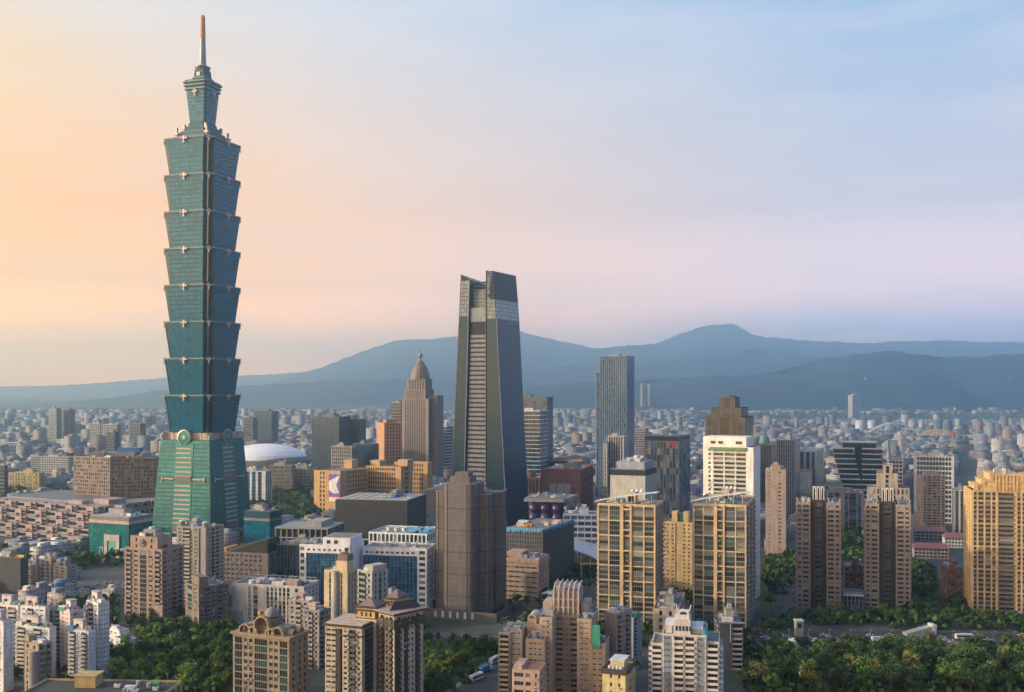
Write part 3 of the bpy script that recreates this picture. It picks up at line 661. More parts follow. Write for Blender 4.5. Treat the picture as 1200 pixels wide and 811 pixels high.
# ------------------------------------------------------------------ the dark tapering skyscraper
def tapered_tower():
    f = fit(520, 594, 620, 330, 1074, 27, 56, 54); t = empty('tapered_skyscraper', f['loc'], f['rz'], 'dark tapering glass skyscraper with a split slanted crown and a striped core', 'skyscraper')
    NAV = glass('navy_glass', (.010,.065,.115), .2, .35, .1, island=.22, objvar=.05); NAVS = material('navy_spandrel', (.008,.02,.032), .35); CROWN = material('frosted_crown_glass', (.32,.42,.44), .3, spec=.5, island=.25, objvar=.05)
    GOLD = material('bronze_fin', (.34,.25,.14), .45, metal=.4); STRIPE = material('pale_metal_band', (.42,.44,.48), .5); D = MB(); Y0, Y1 = -27, 27
    # right wing: corner slides inwards as it climbs (z, x of the corner)
    prof = [(0,28),(224,15.5),(242,14.2),(274,6.3+5)]
    xin = 4
    w = MB()
    for (za, xa), (zb, xb) in zip(prof[:3], prof[1:]):
        w.loft([(xin,Y0),(xa,Y0),(xa,Y1),(xin,Y1)], za, [(xin,Y0),(xb,Y0),(xb,Y1),(xin,Y1)], zb, NAVS, True)
    # glass panes of right face and of the narrow front facet
    g = MB(); cg = MB()
    def corner(z):
        for (za, xa), (zb, xb) in zip(prof, prof[1:]):
            if z <= zb: return lerp(xa, xb, (z-za)/(zb-za))
        return prof[-1][1]
    nfl = 58; 
    for i in range(nfl):
        za, zb = 2+i*4.18, 2+i*4.18+3.7
        tgt = g if za < 222 else cg; m = NAV if za < 222 else CROWN
        for j in range(14):
            ya, yb = Y0+.4+j*(53.2/14)+.1, Y0+.4+(j+1)*(53.2/14)-.1
            tgt.add([(corner(za)+.08,ya,za),(corner(za)+.08,yb,za),(corner(zb)+.08,yb,zb),(corner(zb)+.08,ya,zb)], [(0,1,2,3)], m)
        wa, wb = corner(za)-xin-.8, corner(zb)-xin-.8; n = 5
        for j in range(n): tgt.add([(xin+.3+wa*(j+.04)/n,Y0-.08,za),(xin+.3+wa*(j+.96)/n,Y0-.08,za),(xin+.3+wb*(j+.96)/n,Y0-.08,zb),(xin+.3+wb*(j+.04)/n,Y0-.08,zb)], [(0,1,2,3)], m)
    ww = w.build('east_wing', t); g.build('curtain_glass', ww)
    # crown screen above the roof of this wing
    c = MB(); xa, xb = prof[2][1], prof[3][1]
    for (x0, x1, z0, z1, yy) in ((xin, xa, 242.005, 272, Y0), ): 
        c.add([(xin,Y0,242.01),(xa,Y0,242.01),(xb,Y0,273),(xin,Y0,275)], [(0,1,2,3)], CROWN); c.add([(xin,Y0+.5,242.01),(xin,Y0+.5,275),(xb,Y0+.5,273),(xa,Y0+.5,242.01)], [(0,1,2,3)], CROWN)
        c.add([(xa,Y0,242.01),(xa,Y1,242.01),(xb,Y1,268),(xb,Y0,273)], [(0,1,2,3)], CROWN); c.add([(xa-.5,Y0,242.01),(xb-.5,Y0,273),(xb-.5,Y1,268),(xa-.5,Y1,242.01)], [(0,1,2,3)], CROWN)
        c.add([(xin,Y1,242.01),(xin,Y1,266),(xb,Y1,268),(xa,Y1,242.01)], [(0,1,2,3)], CROWN)
        c.add([(xin,Y0,242.01),(xin,Y0,275),(xin,Y1,266),(xin,Y1,242.01)], [(0,1,2,3)], CROWN)
    for i in range(8):
        z = 246+i*3.6; x = lerp(xa,xb,(z-242)/31); c.box(x+.02,x+.2,Y0+.3,Y1-.3,z,z+.35,NAVS); c.box(xin+.3,x-.2,Y0-.22,Y0-.02,z,z+.35,NAVS)
    for i in range(5): c.box(xin+1, xin+3.6, Y0-.35, Y0-.23, 236+i*7, 239.5+i*7, STRIPE)
    for i in range(10): y = Y0+1+i*5.7; c.tube([(xa+.1,y,242.2),(xb+.1,y,272-i*.5)],.18,NAVS,4)
    ww2 = c.build('crown_screen', t); cg.build('crown_glass', ww)
    # bright corner fin
    c = MB(); c.tube([(corner(z)+.12, Y0-.12, z) for z in (0,224)], .42, STRIPE, 6); c.tube([(xin-.3,Y0-.2,0),(xin-.3,Y0-.2,275)], .55, DARK, 6); c.tube([(xin-1.6,Y0+1.2,0),(xin-1.6,Y0+1.2,262)], .6, GOLD, 6); c.build('edge_fin', t)
    # left wing
    xl = lambda z: lerp(-41, -27, z/272); xc = lambda z: lerp(-25, -17, z/272)
    w = MB(); w.loft([(xl(0),Y0),(xc(0),Y0),(xc(0),Y1),(xl(0),Y1)], 0, [(xl(272),Y0),(xc(272),Y0),(xc(272),Y1),(xl(272),Y1)], [272,266,262,268], NAVS)
    ww = w.build('west_wing', t); g = MB()
    for i in range(62):
        za, zb = 2+i*4.25, 2+i*4.25+3.8
        for j in range(4):
            f0, f1 = (j+.06)/4, (j+.94)/4
            g.add([(lerp(xl(za),xc(za),f0),Y0-.08,za),(lerp(xl(za),xc(za),f1),Y0-.08,za),(lerp(xl(zb),xc(zb),f1),Y0-.08,zb),(lerp(xl(zb),xc(zb),f0),Y0-.08,zb)], [(0,1,2,3)], NAV if za < 225 else CROWN)
        for j in range(13): 
            ya, yb = Y1-.3-j*4.1, Y1-.3-(j+1)*4.1+.2
            g.add([(xl(za)-.08,ya,za),(xl(za)-.08,yb,za),(xl(zb)-.08,yb,zb),(xl(zb)-.08,ya,zb)], [(0,1,2,3)], NAV)
    g.build('curtain_glass', ww)
    c = MB(); c.tube([(xl(0)-.1,Y0-.1,0),(xl(272)-.1,Y0-.1,272)], .5, GOLD, 6); c.tube([(xc(0)+.1,Y0-.1,0),(xc(266)+.1,Y0-.1,266)], .5, STRIPE, 6); c.build('edge_fin', t)
    # recessed core with pale bands
    w = MB(); yc = Y0+3.5; w.loft([(xc(0),yc),(xin,yc),(xin,Y1-1),(xc(0),Y1-1)], 0, [(xc(236),yc),(xin,yc),(xin,Y1-1),(xc(236),Y1-1)], 236, NAVS)
    core = w.build('core', t); g = MB(); n = 41
    for i in range(n):
        z = 8+i*4.9; g.loft([(xc(z)+1.6,yc-.5),(xin-3.2,yc-.5),(xin-3.2,yc-.02),(xc(z)+1.6,yc-.02)], z, [(xc(z+3)+1.6,yc-.5),(xin-3.2,yc-.5),(xin-3.2,yc-.02),(xc(z+3)+1.6,yc-.02)], z+3, STRIPE)
    g.build('pale_bands', core)
    g = MB(); g.box(xc(236)+.5,xin-.5,yc-.3,yc-.03,221,236,CROWN); g.box(xc(250)+.3,xin-.3,yc+6,yc+6.6,236.01,256,CROWN); g.box(xc(262)+.2,xin-.2,yc+1,yc+1.8,258,260,NAVS); g.box(xc(262)+.2,xin-.2,yc-2.6,yc-1.8,262,263.4,NAVS)
    for i in range(5): g.box(xc(262)+.4,xin-.4,yc+5.6,yc+5.99,238+i*4,238.5+i*4,NAVS)
    g.build('core_crown', t)
tapered_tower()
# ------------------------------------------------------------------ towers of the middle distance
def simple(name, label, f, n, spec, m, cat='building', near=False, group=None, win=None, cl=6, top=None, rspec=None, fin=True, **kw):
    b = Building(name, label, f, cat, group, near)
    b.block(b.full(), 0, b.H, n, {'F':spec, 'R':rspec or spec}, m, win=win, **kw)
    b.clutter(b.full(), b.H, cl, cl > 2, seed=int(f['wl']*10), m=m)
    if fin: b.finish()
    return b
GRANITE = material('warm_granite', (.27,.225,.21), .7)
def domed_tower():
    Y = 1550; f = fit(471, 502, 514, 468, Y, 22); b = Building('domed_tower', 'stepped grey stone tower with a red-brown dome and finial', f, 'skyscraper'); X, Yh, H = b.wl/2, b.wr/2, b.H
    sp = 'p3 '+'g1 p.8 '*12+'p2.2'
    b.block((-X,X,-Yh,Yh), 0, H, 34, {'F':sp,'R':sp}, GRANITE, win=[G1], dep=.9, sill=.7)
    b.block((-X*.9,X*.72,-Yh*.85,Yh*.8), H, H+14, 3, {'F':'p2 '+'g1 p.8 '*9+'p1','R':'p2 '+'g1 p.8 '*9+'p1'}, GRANITE, win=[G1], dep=.9)
    b.block((-X*.72,X*.62,-Yh*.7,Yh*.7), H+14, H+30, 3, {'F':'p2 '+'g2 p1 '*6,'R':'p2 '+'g2 p1 '*6}, GRANITE, win=[G1], dep=.9)
    b.wall.box(X*.55,X+9,-Yh*.4,Yh*.9,0,H+6,material('granite_dark', (.2,.17,.165), .7)); b.wall.box(-X-5,-X*.6,-Yh*.2,Yh*.9,0,H-6,GRANITE)
    q = MB(); R = X*.66; z = H+30; q.lathe(0,0,[(R,z),(R*.98,z+5),(R*.86,z+13),(R*.62,z+21),(R*.34,z+27),(R*.2,z+29)],material('red_brown_dome',(.20,.145,.12),.6),16,False); q.lathe(0,0,[(R*.2,z+29),(1.2,z+31),(1,z+33),(3.4,z+35),(4,z+37),(3.2,z+39.5),(.8,z+41),(.4,z+49),(.05,z+50)],material('finial_stone',(.3,.25,.23),.6),12)
    b.add('dome', q); b.finish()
domed_tower()
BLUEG = glass('blue_office_glass', (.025,.08,.14), .12); BLUEFR = material('blue_grey_frame', (.20,.25,.31), .6)
def grid_tower():
    Y = 1500; f = fit(703, 734, 743.5, 417.5, Y, 24); b = Building('gridded_tower', 'tall blue-grey tower with a close square window grid', f, 'skyscraper')
    sp = 'p.8 '+'g2.2 p1 '*12; b.block(b.full(), 0, b.H, 46, {'F':sp,'R':'p.8 '+'g2.2 p1 '*9}, BLUEFR, win=[BLUEG,BLUEG,G1], dep=.6, head=.7, sill=.7); b.clutter(b.full(), b.H, 6, True, seed=2)
    X, Yh = b.wl/2, b.wr/2; b.block((-X-10,-X-.02,-Yh*.5,Yh*.7), 0, b.H-24, 40, {'F':'p1 g2 p.5 g2 p1','R':'p1 g2 p1'}, BLUEFR, win=[BLUEG,G1], dep=.6); b.finish()
grid_tower()
WHITE = material('white_facing', (.58,.58,.57), .7); OFFW = material('off_white_facing', (.5,.48,.44), .75)
def others():
    simple('glass_office_tower', 'taller blue glass tower right of the tapering dark skyscraper', fit(600, 641, 648, 466, 1330, 20), 34, 'p.4 '+'g3 p.3 '*7, material('blue_mullion',(.10,.15,.19),.4), win=[glass('sky_blue_glass',(.045,.12,.17),.1)], dep=.4, sill=.4, head=.3)
    simple('banded_office_tower', 'white-banded glass office tower in front of the blue glass tower', fit(606, 633, 642, 482, 1250, 20), 24, 'g3 '*6, WHITE, win=[BLUEG], dep=.5, sill=1.1, head=.9, bars=1, barm=WHITE)
    simple('narrow_white_tower', 'narrow white framed office tower in front of the blue gridded tower', fit(712, 731, 735.5, 512, 1250, 18), 17, 'p1.2 '+'g1.6 p.7 '*6+'p.5', WHITE, win=[G1,G4], dep=.7, sill=1)
    simple('white_side_slab', 'plain white slab joined to the narrow white framed tower', fit(707, 711.5, 713, 520, 1249, 18), 16, 'p1 w.8 p1', OFFW)
    b = simple('sign_office_block', 'blue-grey slotted office block with a small red sign under its dark top', fit(755, 796, 809, 518, 1100, 22), 13, 'p.8 '+'g1.5 p.8 '*11, material('slate_blue_panel',(.14,.20,.28),.6), win=[BLUEG,G1,G3], dep=.5, fin=False, cl=0)
    X, Yh = b.wl/2, b.wr/2; q = MB(); q.box(-X+.5,X-.5,-Yh+.5,Yh-.5,b.H+1.01,b.H+6,material('dark_cap',(.02,.026,.034),.4)); q.cyl(-X*.3,0,2.4,b.H+6.01,b.H+8,WHITE_METAL,12); q.cyl(X*.2,0,2.4,b.H+6.01,b.H+8,WHITE_METAL,12); b.add('dark_top_storey', q)
    q = MB(); q.box(X*.42,X*.9,-Yh-.6,-Yh-.05,b.H-2.4,b.H+.6,material('red_sign',(.62,.03,.05),.5)); q.add([(X*.52,-Yh-.59,b.H-2.4),(X*.66,-Yh-.59,b.H-4.6),(X*.8,-Yh-.59,b.H-2.4)],[(0,1,2)],material('red_sign',(.62,.03,.05),.5)); b.add('sign', q); b.finish()
    b = simple('box_top_office', 'pale office block with a blank wall under a black roof band', fit(715, 756, 769, 552, 960, 22), 8, 'p1', OFFW, cl=0, fin=False)
    X, Yh, H = b.wl/2, b.wr/2, b.H; q = MB(); q.box(-X-.3,X+.3,-Yh-.3,Yh+.3,H-4.6,H+.8,material('dark_cap',(.02,.026,.034),.4)); b.add('roof_band', q); q = MB(); q.box(-X*.7,X*.9,-Yh*.8,Yh*.8,H+1.01,H+8,material('plant_grey',(.33,.36,.4),.6)); q.box(-X*.2,X*.6,-Yh*.5,Yh*.5,H+8.01,H+11,material('plant_pale',(.45,.47,.5),.6)); q.cyl(X*.2,0,3,H+11.01,H+13,WHITE_METAL,14); q.cyl(X*.55,0,2.6,H+8.01,H+13,BEIGE,12); b.add('plant_room', q); b.clutter((-X*.6,X*.8,-Yh*.7,Yh*.7),H+8,8,False,seed=4); b.finish()
    # art-deco brown tower
    f = fit(826, 873, 883, 490, 1000, 22); b = Building('brown_crown_tower', 'dark brown tower with a stepped crown, rising behind the white framed tower', f, 'skyscraper'); X, Yh, H = b.wl/2, b.wr/2, b.H; BR = material('umber_stone',(.105,.085,.075),.7)
    sp = 'p1 g2 p.7 g2 p1.4 g4 p1.4 g2 p.7 g2 p1'; b.block(b.full(),0,H,32,{'F':sp,'R':sp},BR,win=[G1,G2],dep=.8); b.block((-X*.78,X*.78,-Yh*.78,Yh*.78),H,H+9,2,{'F':sp,'R':sp},BR,win=[G2],dep=.8); b.block((-X*.4,X*.4,-Yh*.5,Yh*.5),H+9,H+19,1,{'F':'p1 g1 p1','R':'p1 g1 p1'},BR,win=[G1],dep=.8); q = MB(); q.lathe(0,0,[(X*.42,H+20),(X*.36,H+21.5),(.1,H+22)],BR,16); b.add('crown', q); b.finish()
    f = fit(883, 904, 912, 522, 1300, 22); b = Building('green_dome_building', 'dark brown office block with a low green dome', f); X, Yh, H = b.wl/2, b.wr/2, b.H
    b.block(b.full(),0,H,16,{'F':'p1 '+'g2 p.8 '*7,'R':'p1 '+'g2 p.8 '*5},material('dark_brown_brick',(.13,.1,.09),.7),win=[G1],dep=.6); q = MB(); q.lathe(-X*.2,0,[(X*.6,H+1),(X*.58,H+5),(X*.5,H+8),(X*.3,H+11),(.1,H+12.5)],material('green_copper',(.13,.24,.20),.6),20); b.add('dome', q); b.finish()
    simple('dark_grid_office', 'dark glass office slab with fine white grid lines', fit(910, 932, 937.5, 516, 1200, 22), 17, 'p.5 '+'g1.6 p.5 '*10, material('grid_white',(.36,.37,.39),.6), win=[G1], dep=.5, sill=.4, head=.3)
    simple('tan_slab_tower', 'slim tan tower with a blank wall and one column of small windows', fit(892, 897, 921, 551, 900, 106, wl=24), 23, 'p8 w1.6 p2 w1.2 p2.5', material('tan_tile',(.40,.31,.25),.8), rspec='p3.2 w.8 p7 w2.4 p4.2', dep=.5, sill=1.1, head=1.2, near=False)
    f = fit(935, 957, 965, 530, 1350, 22); b = simple('grey_frame_block', 'grey block with a blue glass top and a white panel wall', f, 10, 'p2 g3 p2 g3 p2 g2 p2', material('putty_grey',(.30,.30,.31),.7), win=[BLUEG], cl=0, fin=False); q = MB(); X, Yh = b.wl/2, b.wr/2; q.box(-X,X*.62,-Yh-9,-Yh-.1,0,b.H*.66,material('grey_pink',(.33,.3,.3),.7)); q.box(-X*.9,X*.45,-Yh-9.5,-Yh-9.01,12,b.H*.6,WHITE); b.add('annexe', q); b.finish()
    simple('white_office_slab', 'white office slab with a dark slot under the roof, beyond the twin brown towers', fit(1067, 1071, 1118, 535, 1150, 110, wl=20), 14, 'p1 '+'w1 p.5 '*6, WHITE, rspec='p2.4 '+'w1.9 p.5 '*11+'p1.6', win=[G1], dep=.6, sill=1.3, head=.5)
    simple('beige_apartment_tower', 'beige balconied tower between the brown twin and the golden tower', fit(1069, 1079, 1108, 558, 1058, 100, wl=22), 21, 'p1 w1 p1 w1 p1', material('sand_tile',(.36,.29,.24),.8), rspec='p1.5 w1 p.6 b2 p.5 b2 p.6 w1 p1 w1 p.6', dep=.7, near=False)
    simple('slim_striped_tower', 'slim pale tower with two dark window strips beside the golden tower', fit(1114, 1117, 1132, 575, 1040, 110, wl=20), 18, 'p1', OFFW, rspec='p1 g1.4 p.8 g1.4 p1', win=[G1], dep=.6)
    f = fit(1010, 1016, 1066, 572, 860, 110, wl=26); b = simple('sand_deco_block', 'sand-coloured stepped block with one tall dark window at its top', f, 12, 'p1 w1 p1', material('sand_stone',(.42,.34,.28),.8), rspec='p1 '+'w.8 p.8 '*10, cl=0, fin=False); X, Yh, H = b.wl/2, b.wr/2, b.H; b.block((-X*.9,X,-Yh*.55,Yh*.45),H,H+12,3,{'F':'p1 w1 p1','R':'p3 w1 p3'},material('sand_stone',(.42,.34,.28),.8),dep=.6); b.block((-X*.8,X*.98,-Yh*.25,Yh*.2),H+12,H+19,1,{'F':'p1','R':'p1 g1 p1'},material('sand_stone',(.42,.34,.28),.8),dep=.6); b.finish()
    simple('strip_window_block', 'low block with tall dark window strips between the twin brown towers', fit(962, 968, 1012, 577, 1055, 110, wl=22), 13, 'p1', material('sand_stone_dark',(.30,.25,.22),.8), rspec='p1 g2 p.5 g2 p2 g1.4 p.4 g3 p.4 g1.4 p1', win=[G1,BLUEG], dep=.6)
others()
def boat_office():
    Y = 1150; f = fit(976, 1034, 1042, 527, Y, 17, wr=34); t = empty('boat_shaped_office', f['loc'], f['rz'], 'office block with curved banded wings around a dark glass centre', 'building'); X, Yh, H = f['wl']/2, 17, f['H']
    DK = glass('ink_glass', (.012,.03,.04), .1); FR = material('pale_band_metal',(.42,.45,.47),.5)
    for nm, x0, x1, sg in (('west_wing',-X,-X*.16,1),('east_wing',X*.2,X,-1)):
        w = MB(); n = 13
        for i in range(n):
            z0 = 6+i*(H-6)/n; z1 = z0+(H-6)/n; cur = lambda z: (1-min(1,(z/H)))**1.25*X*.95
            a0, a1 = cur(z0), cur(z1)
            o = lambda x0_, x1_, a: [(x0_+(a if sg > 0 else 0), -Yh), (x1_-(0 if sg > 0 else 0)+(a*.8 if sg > 0 else 0), -Yh), (x1_+(a*.8 if sg > 0 else 0), Yh), (x0_+(a if sg > 0 else 0), Yh)]
            w.loft(o(x0,x1,a0), z0, o(x0,x1,a1), z1, DK)
            for za, zb, d in ((z0, z0+1.3, .9),):
                p = o(x0-.3, x1+.3, a0); p = [(p[0][0],p[0][1]-d),(p[1][0],p[1][1]-d),(p[2][0],p[2][1]+d),(p[3][0],p[3][1]+d)]; w.prism(p, za+.01, zb, FR)
        w.prism([(x0-.5,-Yh-.9),(x1,-Yh-.9),(x1,Yh+.9),(x0-.5,Yh+.9)], H+.01, H+1.6, FR); w.build(nm, t)
    c = MB(); c.box(-X*.15+1,X*.19,-Yh+1.5,Yh-1,0,H+4,DK); c.box(-X*.6,X*.75,-Yh+3,Yh-3,H+1.61,H+7,material('dark_cap',(.02,.026,.034),.4)); c.box(-X*.64,X*.79,-Yh+2.6,Yh-2.6,H+7.01,H+8,FR); c.build('glass_centre', t)
    c = MB(); c.box(-X*.4,X*.9,-Yh*.8,Yh*.8,0,6.2,CONC); c.build('base', t)
boat_office()
# ------------------------------------------------------------------ broad buildings of the middle distance
HOTEL = material('hotel_brown', (.27,.205,.165), .8)
def hotel():
    f = dict(loc=(px(132,1095),1110,0), rz=0); t = empty('brown_hotel', f['loc'], 0, 'broad brown hotel of folded slabs with rows of small windows and a blue roof shed', 'hotel'); sp = lambda n: 'p.7 '+'w1 p.75 '*n
    for nm, g, hh in (('side_slab', fit(86,129,140,537,1085,27,wr=28), 0), ('side_slab', fit(124,130,184,537.5,1086,76,wl=26), .6)):
        s = Building('x', None, g, None); X, Y = s.wl/2, s.wr/2
        s.block(s.full(),0,s.H-hh,19,{'F':sp(max(5,int(s.wl/3.2))),'R':sp(max(5,int(s.wr/3.2)))},HOTEL,win=[G1,G3,G1],dep=.6,sill=1.0,head=.7,near=False) if 0 else s.block(s.full(),0,s.H-hh,19,{'F':sp(max(5,int(s.wl/3.2))),'R':sp(max(5,int(s.wr/3.2)))},HOTEL,win=[G1,G3,G1],dep=.6,sill=1.0,head=.7)
        s.clutter(s.full(), s.H-hh, 4, False, seed=3); H = s.H; s.finish(); adopt(t, f, s, g, nm)
    q = MB(); q.box(-14,16,6,22,H+.8,H+5,material('hotel_grey_roof',(.3,.27,.24),.8)); q.box(-4,20,8,20,H+5.01,H+9.5,TIN_BLUE); q.build('roof_shed', t)
    q = MB(); q.box(-32,-16,2,16,H+.9,H+5,HOTEL); q.build('roof_house', t)
hotel()
PINK = material('pink_tile', (.46,.33,.31), .85); PINKG = material('pink_grey_concrete', (.34,.29,.28), .85)
def exhibition_hall():
    f = fit(-40, 102, 122, 612, 985, 27, wr=120); t = empty('exhibition_hall', f['loc'], f['rz'], 'long pink terraced exhibition hall with stepped boxes and a dark roof', 'hall'); X, Y = f['wl']/2, 60
    w = MB(); n = 6; lv = 5; sets = 5.5
    for k in range(lv):
        z0, z1 = k*6.6, (k+1)*6.6; y0 = -Y+k*sets
        w.box(-X+k*1.2, X-k*2.5, y0, Y, z0+.01*k, z1, PINKG)
    w.build('terraces', t); 
    for k in range(lv):
        z0 = k*6.6; y0 = -Y+k*sets; nn = 11
        for i in range(nn):
            a = -X+6+(i+(k % 2)*.5)*(2*X-14)/nn; ww = (2*X-14)/nn
            p = MB(); d = MB()
            if (i+k) % 2 == 0:
                p.box(a, a+ww*.62, y0-3.2, y0-.01, z0+.6, z0+6.9, PINK); p.box(a+ww*.62+.02, a+ww*.98, y0-2.2, y0-.01, z0+2.4, z0+6.6, PINKG)
                d.box(a+ww*.66, a+ww*.95, y0-2.35, y0-2.21, z0+3.2, z0+5.4, G1); d.box(a+ww*.1, a+ww*.5, y0-3.3, y0-3.21, z0+1.2, z0+2.6, G1)
            else:
                d.box(a+ww*.05, a+ww*.9, y0-.2, y0-.02, z0+2.2, z0+5, G1); p.box(a+ww*.93, a+ww*1.02, y0-2.8, y0-.01, z0, z0+8, DARK if i % 3 else PINKG)
            p = p.build('bay', t); d.build('window', p)
    for k in range(lv):
        z0 = k*6.6; x0 = X-k*2.5
        for i in range(9):
            p = MB(); d = MB(); y = -Y+k*sets+6+i*12; p.box(x0+.01, x0+2.4, y, y+7, z0+.6, z0+6.5, PINK if i % 2 else PINKG); d.box(x0+2.41, x0+2.55, y+1.4, y+5.6, z0+2.2, z0+4.6, G1); p = p.build('bay', t); d.build('window', p)
    z = lv*6.6
    q = MB(); SOL = material('dark_roof_panels',(.07,.085,.115),.35,.2,streak=False)
    q.box(-X+10,X-42,-Y+42,Y-10,z+.01,z+1.2,PINKG)
    for i in range(9): q.add([(-X+12,-Y+44+i*7,z+1.3),(X-44,-Y+44+i*7,z+1.3),(X-44,-Y+50+i*7,z+2.6),(-X+12,-Y+50+i*7,z+2.6)],[(0,1,2,3)],SOL)
    q.build('roof', t)
    q = MB(); q.box(X-38,X-16,-Y+40,-Y+62,z+.01,z+5,PINK); q.box(X-62,X-42,-Y+30,-Y+38,z+.01,z+3.6,PINK); q.build('roof_house', t)
    EXCL.append((f['loc'][0]+40, f['loc'][1], 60)); EXCL.append((f['loc'][0]-40, f['loc'][1]-20, 60))
exhibition_hall()
def footbridge():
    a = gnd(36,650); b_ = gnd(104,643); q = MB(); d = np.array(b_)-np.array(a); L = np.linalg.norm(d); d /= L; n = np.array((-d[1], d[0]))
    P = [tuple(np.array(a)+n*2.2), tuple(np.array(a)-n*2.2), tuple(np.array(b_)-n*2.2), tuple(np.array(b_)+n*2.2)]
    o = empty('elevated_walkway', (0,0,0), 0, 'long white-roofed elevated walkway in front of the pink hall', 'walkway'); q.prism(P, 9.6, 10.2, WHITE); q.build('walkway_roof', o); q = MB(); q.prism(P, 5.2, 6, CONC); q.build('deck', o)
    for i in range(7):
        p = np.array(a)+d*L*i/6; q = MB(); q.box(p[0]-.4,p[0]+.4,p[1]-.4,p[1]+.4,0,9.59,CONC); q.build('post', o)
footbridge()
ORANGE = material('ochre_tile', (.60,.36,.16), .8); ORANGE2 = material('ochre_dark', (.42,.29,.18), .8)
def city_hall():
    Y = 1250; f = fit(368, 399, 429, 553, Y, 27); t = empty('city_hall', f['loc'], f['rz'], 'orange city hall of joined blocks with a bright banner on one wall', 'town hall')
    EXCL.extend([(px(400,1290),1290,60), (px(450,1300),1300,60), (px(490,1310),1310,50)])
    def blk(nm, xl, xc, xr, yt, Yc, th, fl, sf, sr, **kw):
        g = fit(xl, xc, xr, yt, Yc, th, **kw); s = Building('x', None, g, None); s.block(s.full(), 0, s.H, fl, {'F':sf,'R':sr}, ORANGE, win=[G1], dep=.6, sill=1.2, head=.9)
        s.finish(); return adopt(t, f, s, g, nm)
    a = blk('front_block', 368, 399, 429, 553, 1235, 27, 9, 'p3 w.8 p.8 w.8 p8', 'p5 '+'w1 p1 '*7)
    blk('middle_block', 428, 470, 483, 548, 1268, 24, 9, 'p2 '+'w.9 p.6 '*12+'p3', 'p1 w1 p1')
    blk('back_block', 462, 501, 507, 543, 1320, 22, 9, 'p6 '+'w.8 p.7 '*8+'p2', 'p1')
    q = MB(); X, Y_ = a.wl/2, a.wr/2; d = a.H
    # banner hung across the near corner: two flat sheets meeting at the corner
    VI = material('banner_violet',(.16,.10,.38),.6); WH = material('banner_white',(.75,.75,.76),.6); RD = material('banner_red',(.6,.08,.16),.6)
    x0, x1 = X-17, X-.4; y = -Y_-.25; z0, z1 = d-36, d-3
    q.box(x0,x1,y,y+.2,z0,z1,WH); q.add([(x0,y-.03,z1),(x0,y-.03,z1-9),(x0+1,y-.03,z1-8),(x1,y-.03,z1-1),(x1,y-.03,z1)][::1],[(0,1,2,3,4)],VI); q.add([(x1,y-.03,z1-1.1),(x1-6,y-.03,z1-13),(x1,y-.03,z1-26)],[(0,1,2)],VI); q.add([(x0,y-.03,z0+5),(x1,y-.03,z0+5),(x1,y-.03,z0+11),(x0+8,y-.03,z0+9),(x0,y-.03,z0+13)],[(0,1,2,3,4)],VI); q.add([(x0+1,y-.04,z0+4.9),(x1-1,y-.04,z0+4.9),(x1-1,y-.04,z0+7.6),(x0+1,y-.04,z0+7)],[(0,1,2,3)],RD)
    o = q.build('banner', t); o.parent = a.o
    r = MB()
    for cx, cy, w, h in ((6,14,12,9),(34,34,14,8),(66,48,14,9)): r.box(cx-w/2,cx+w/2,cy-w/2,cy+w/2,pz(553,1225)-2,pz(553,1225)+h,ORANGE); r.box(cx-w/2-.4,cx+w/2+.4,cy-w/2-.4,cy+w/2+.4,pz(553,1225)+h+.01,pz(553,1225)+h+1,ROOF_LIGHT)
    r.build('roof_houses', t)
    w = MB(); w.box(30,31,-20,-2,4,pz(553,1225)-1,material('wall_lilac',(.42,.44,.56),.8))
city_hall()
CHAR = material('charcoal_cladding', (.055,.056,.062), .6, .1)
def theatre():
    f = fit(393, 477, 494.5, 587, 950, 12, wr=62); b = Building('theatre_box', 'long low charcoal box building with a pale flat roof, before the orange city hall', f, 'theatre'); X, Y, H = b.wl/2, b.wr/2, b.H
    b.wall.box(-X,X,-Y,Y,11,H,CHAR); b.wall.box(-X+4,X-4,-Y+4,Y-4,0,10.99,material('charcoal_glass',(.03,.035,.04),.25)); b.wall.box(-X-1,X+3,-Y-2,Y,8,9.4,CONC)
    n = 40
    for i in range(n): b.mb('cladding_ribs').box(-X+i*2*X/n,-X+i*2*X/n+.18,-Y-.16,-Y-.005,11,H-.2,CHAR)
    b.roof.box(-X+1,X-1,-Y+1,Y-1,H+.003,H+.4,ROOF_LIGHT)
    for i in range(5): b.mb('roof_strips').box(-X+3+i*9,-X+9+i*9,-Y+3,Y-6,H+.41,H+.9,material('roof_cream',(.5,.46,.36),.8))
    b.clutter((0,X-3,-Y+8,Y-4), H+.4, 12, True, seed=8); b.finish()
    f = fit(494, 520, 532, 572, 1080, 22, wr=40); b = Building('grey_hall', 'low dark hall with a slanted roof beside the charcoal box', f); X, Y, H = b.wl/2, b.wr/2, b.H
    b.wall.loft([(-X,-Y),(X,-Y),(X,Y),(-X,Y)],0,[(-X,-Y),(X,-Y),(X,Y),(-X,Y)],[H-4,H,H+3,H-1],material('hall_grey',(.16,.17,.18),.6),True,ROOF); b.mb('entrance_glass').box(-X*.2,X*.4,-Y-.3,-Y-.02,4,15,glass('cyan_glass',(.05,.22,.27),.15)); b.finish()
theatre()
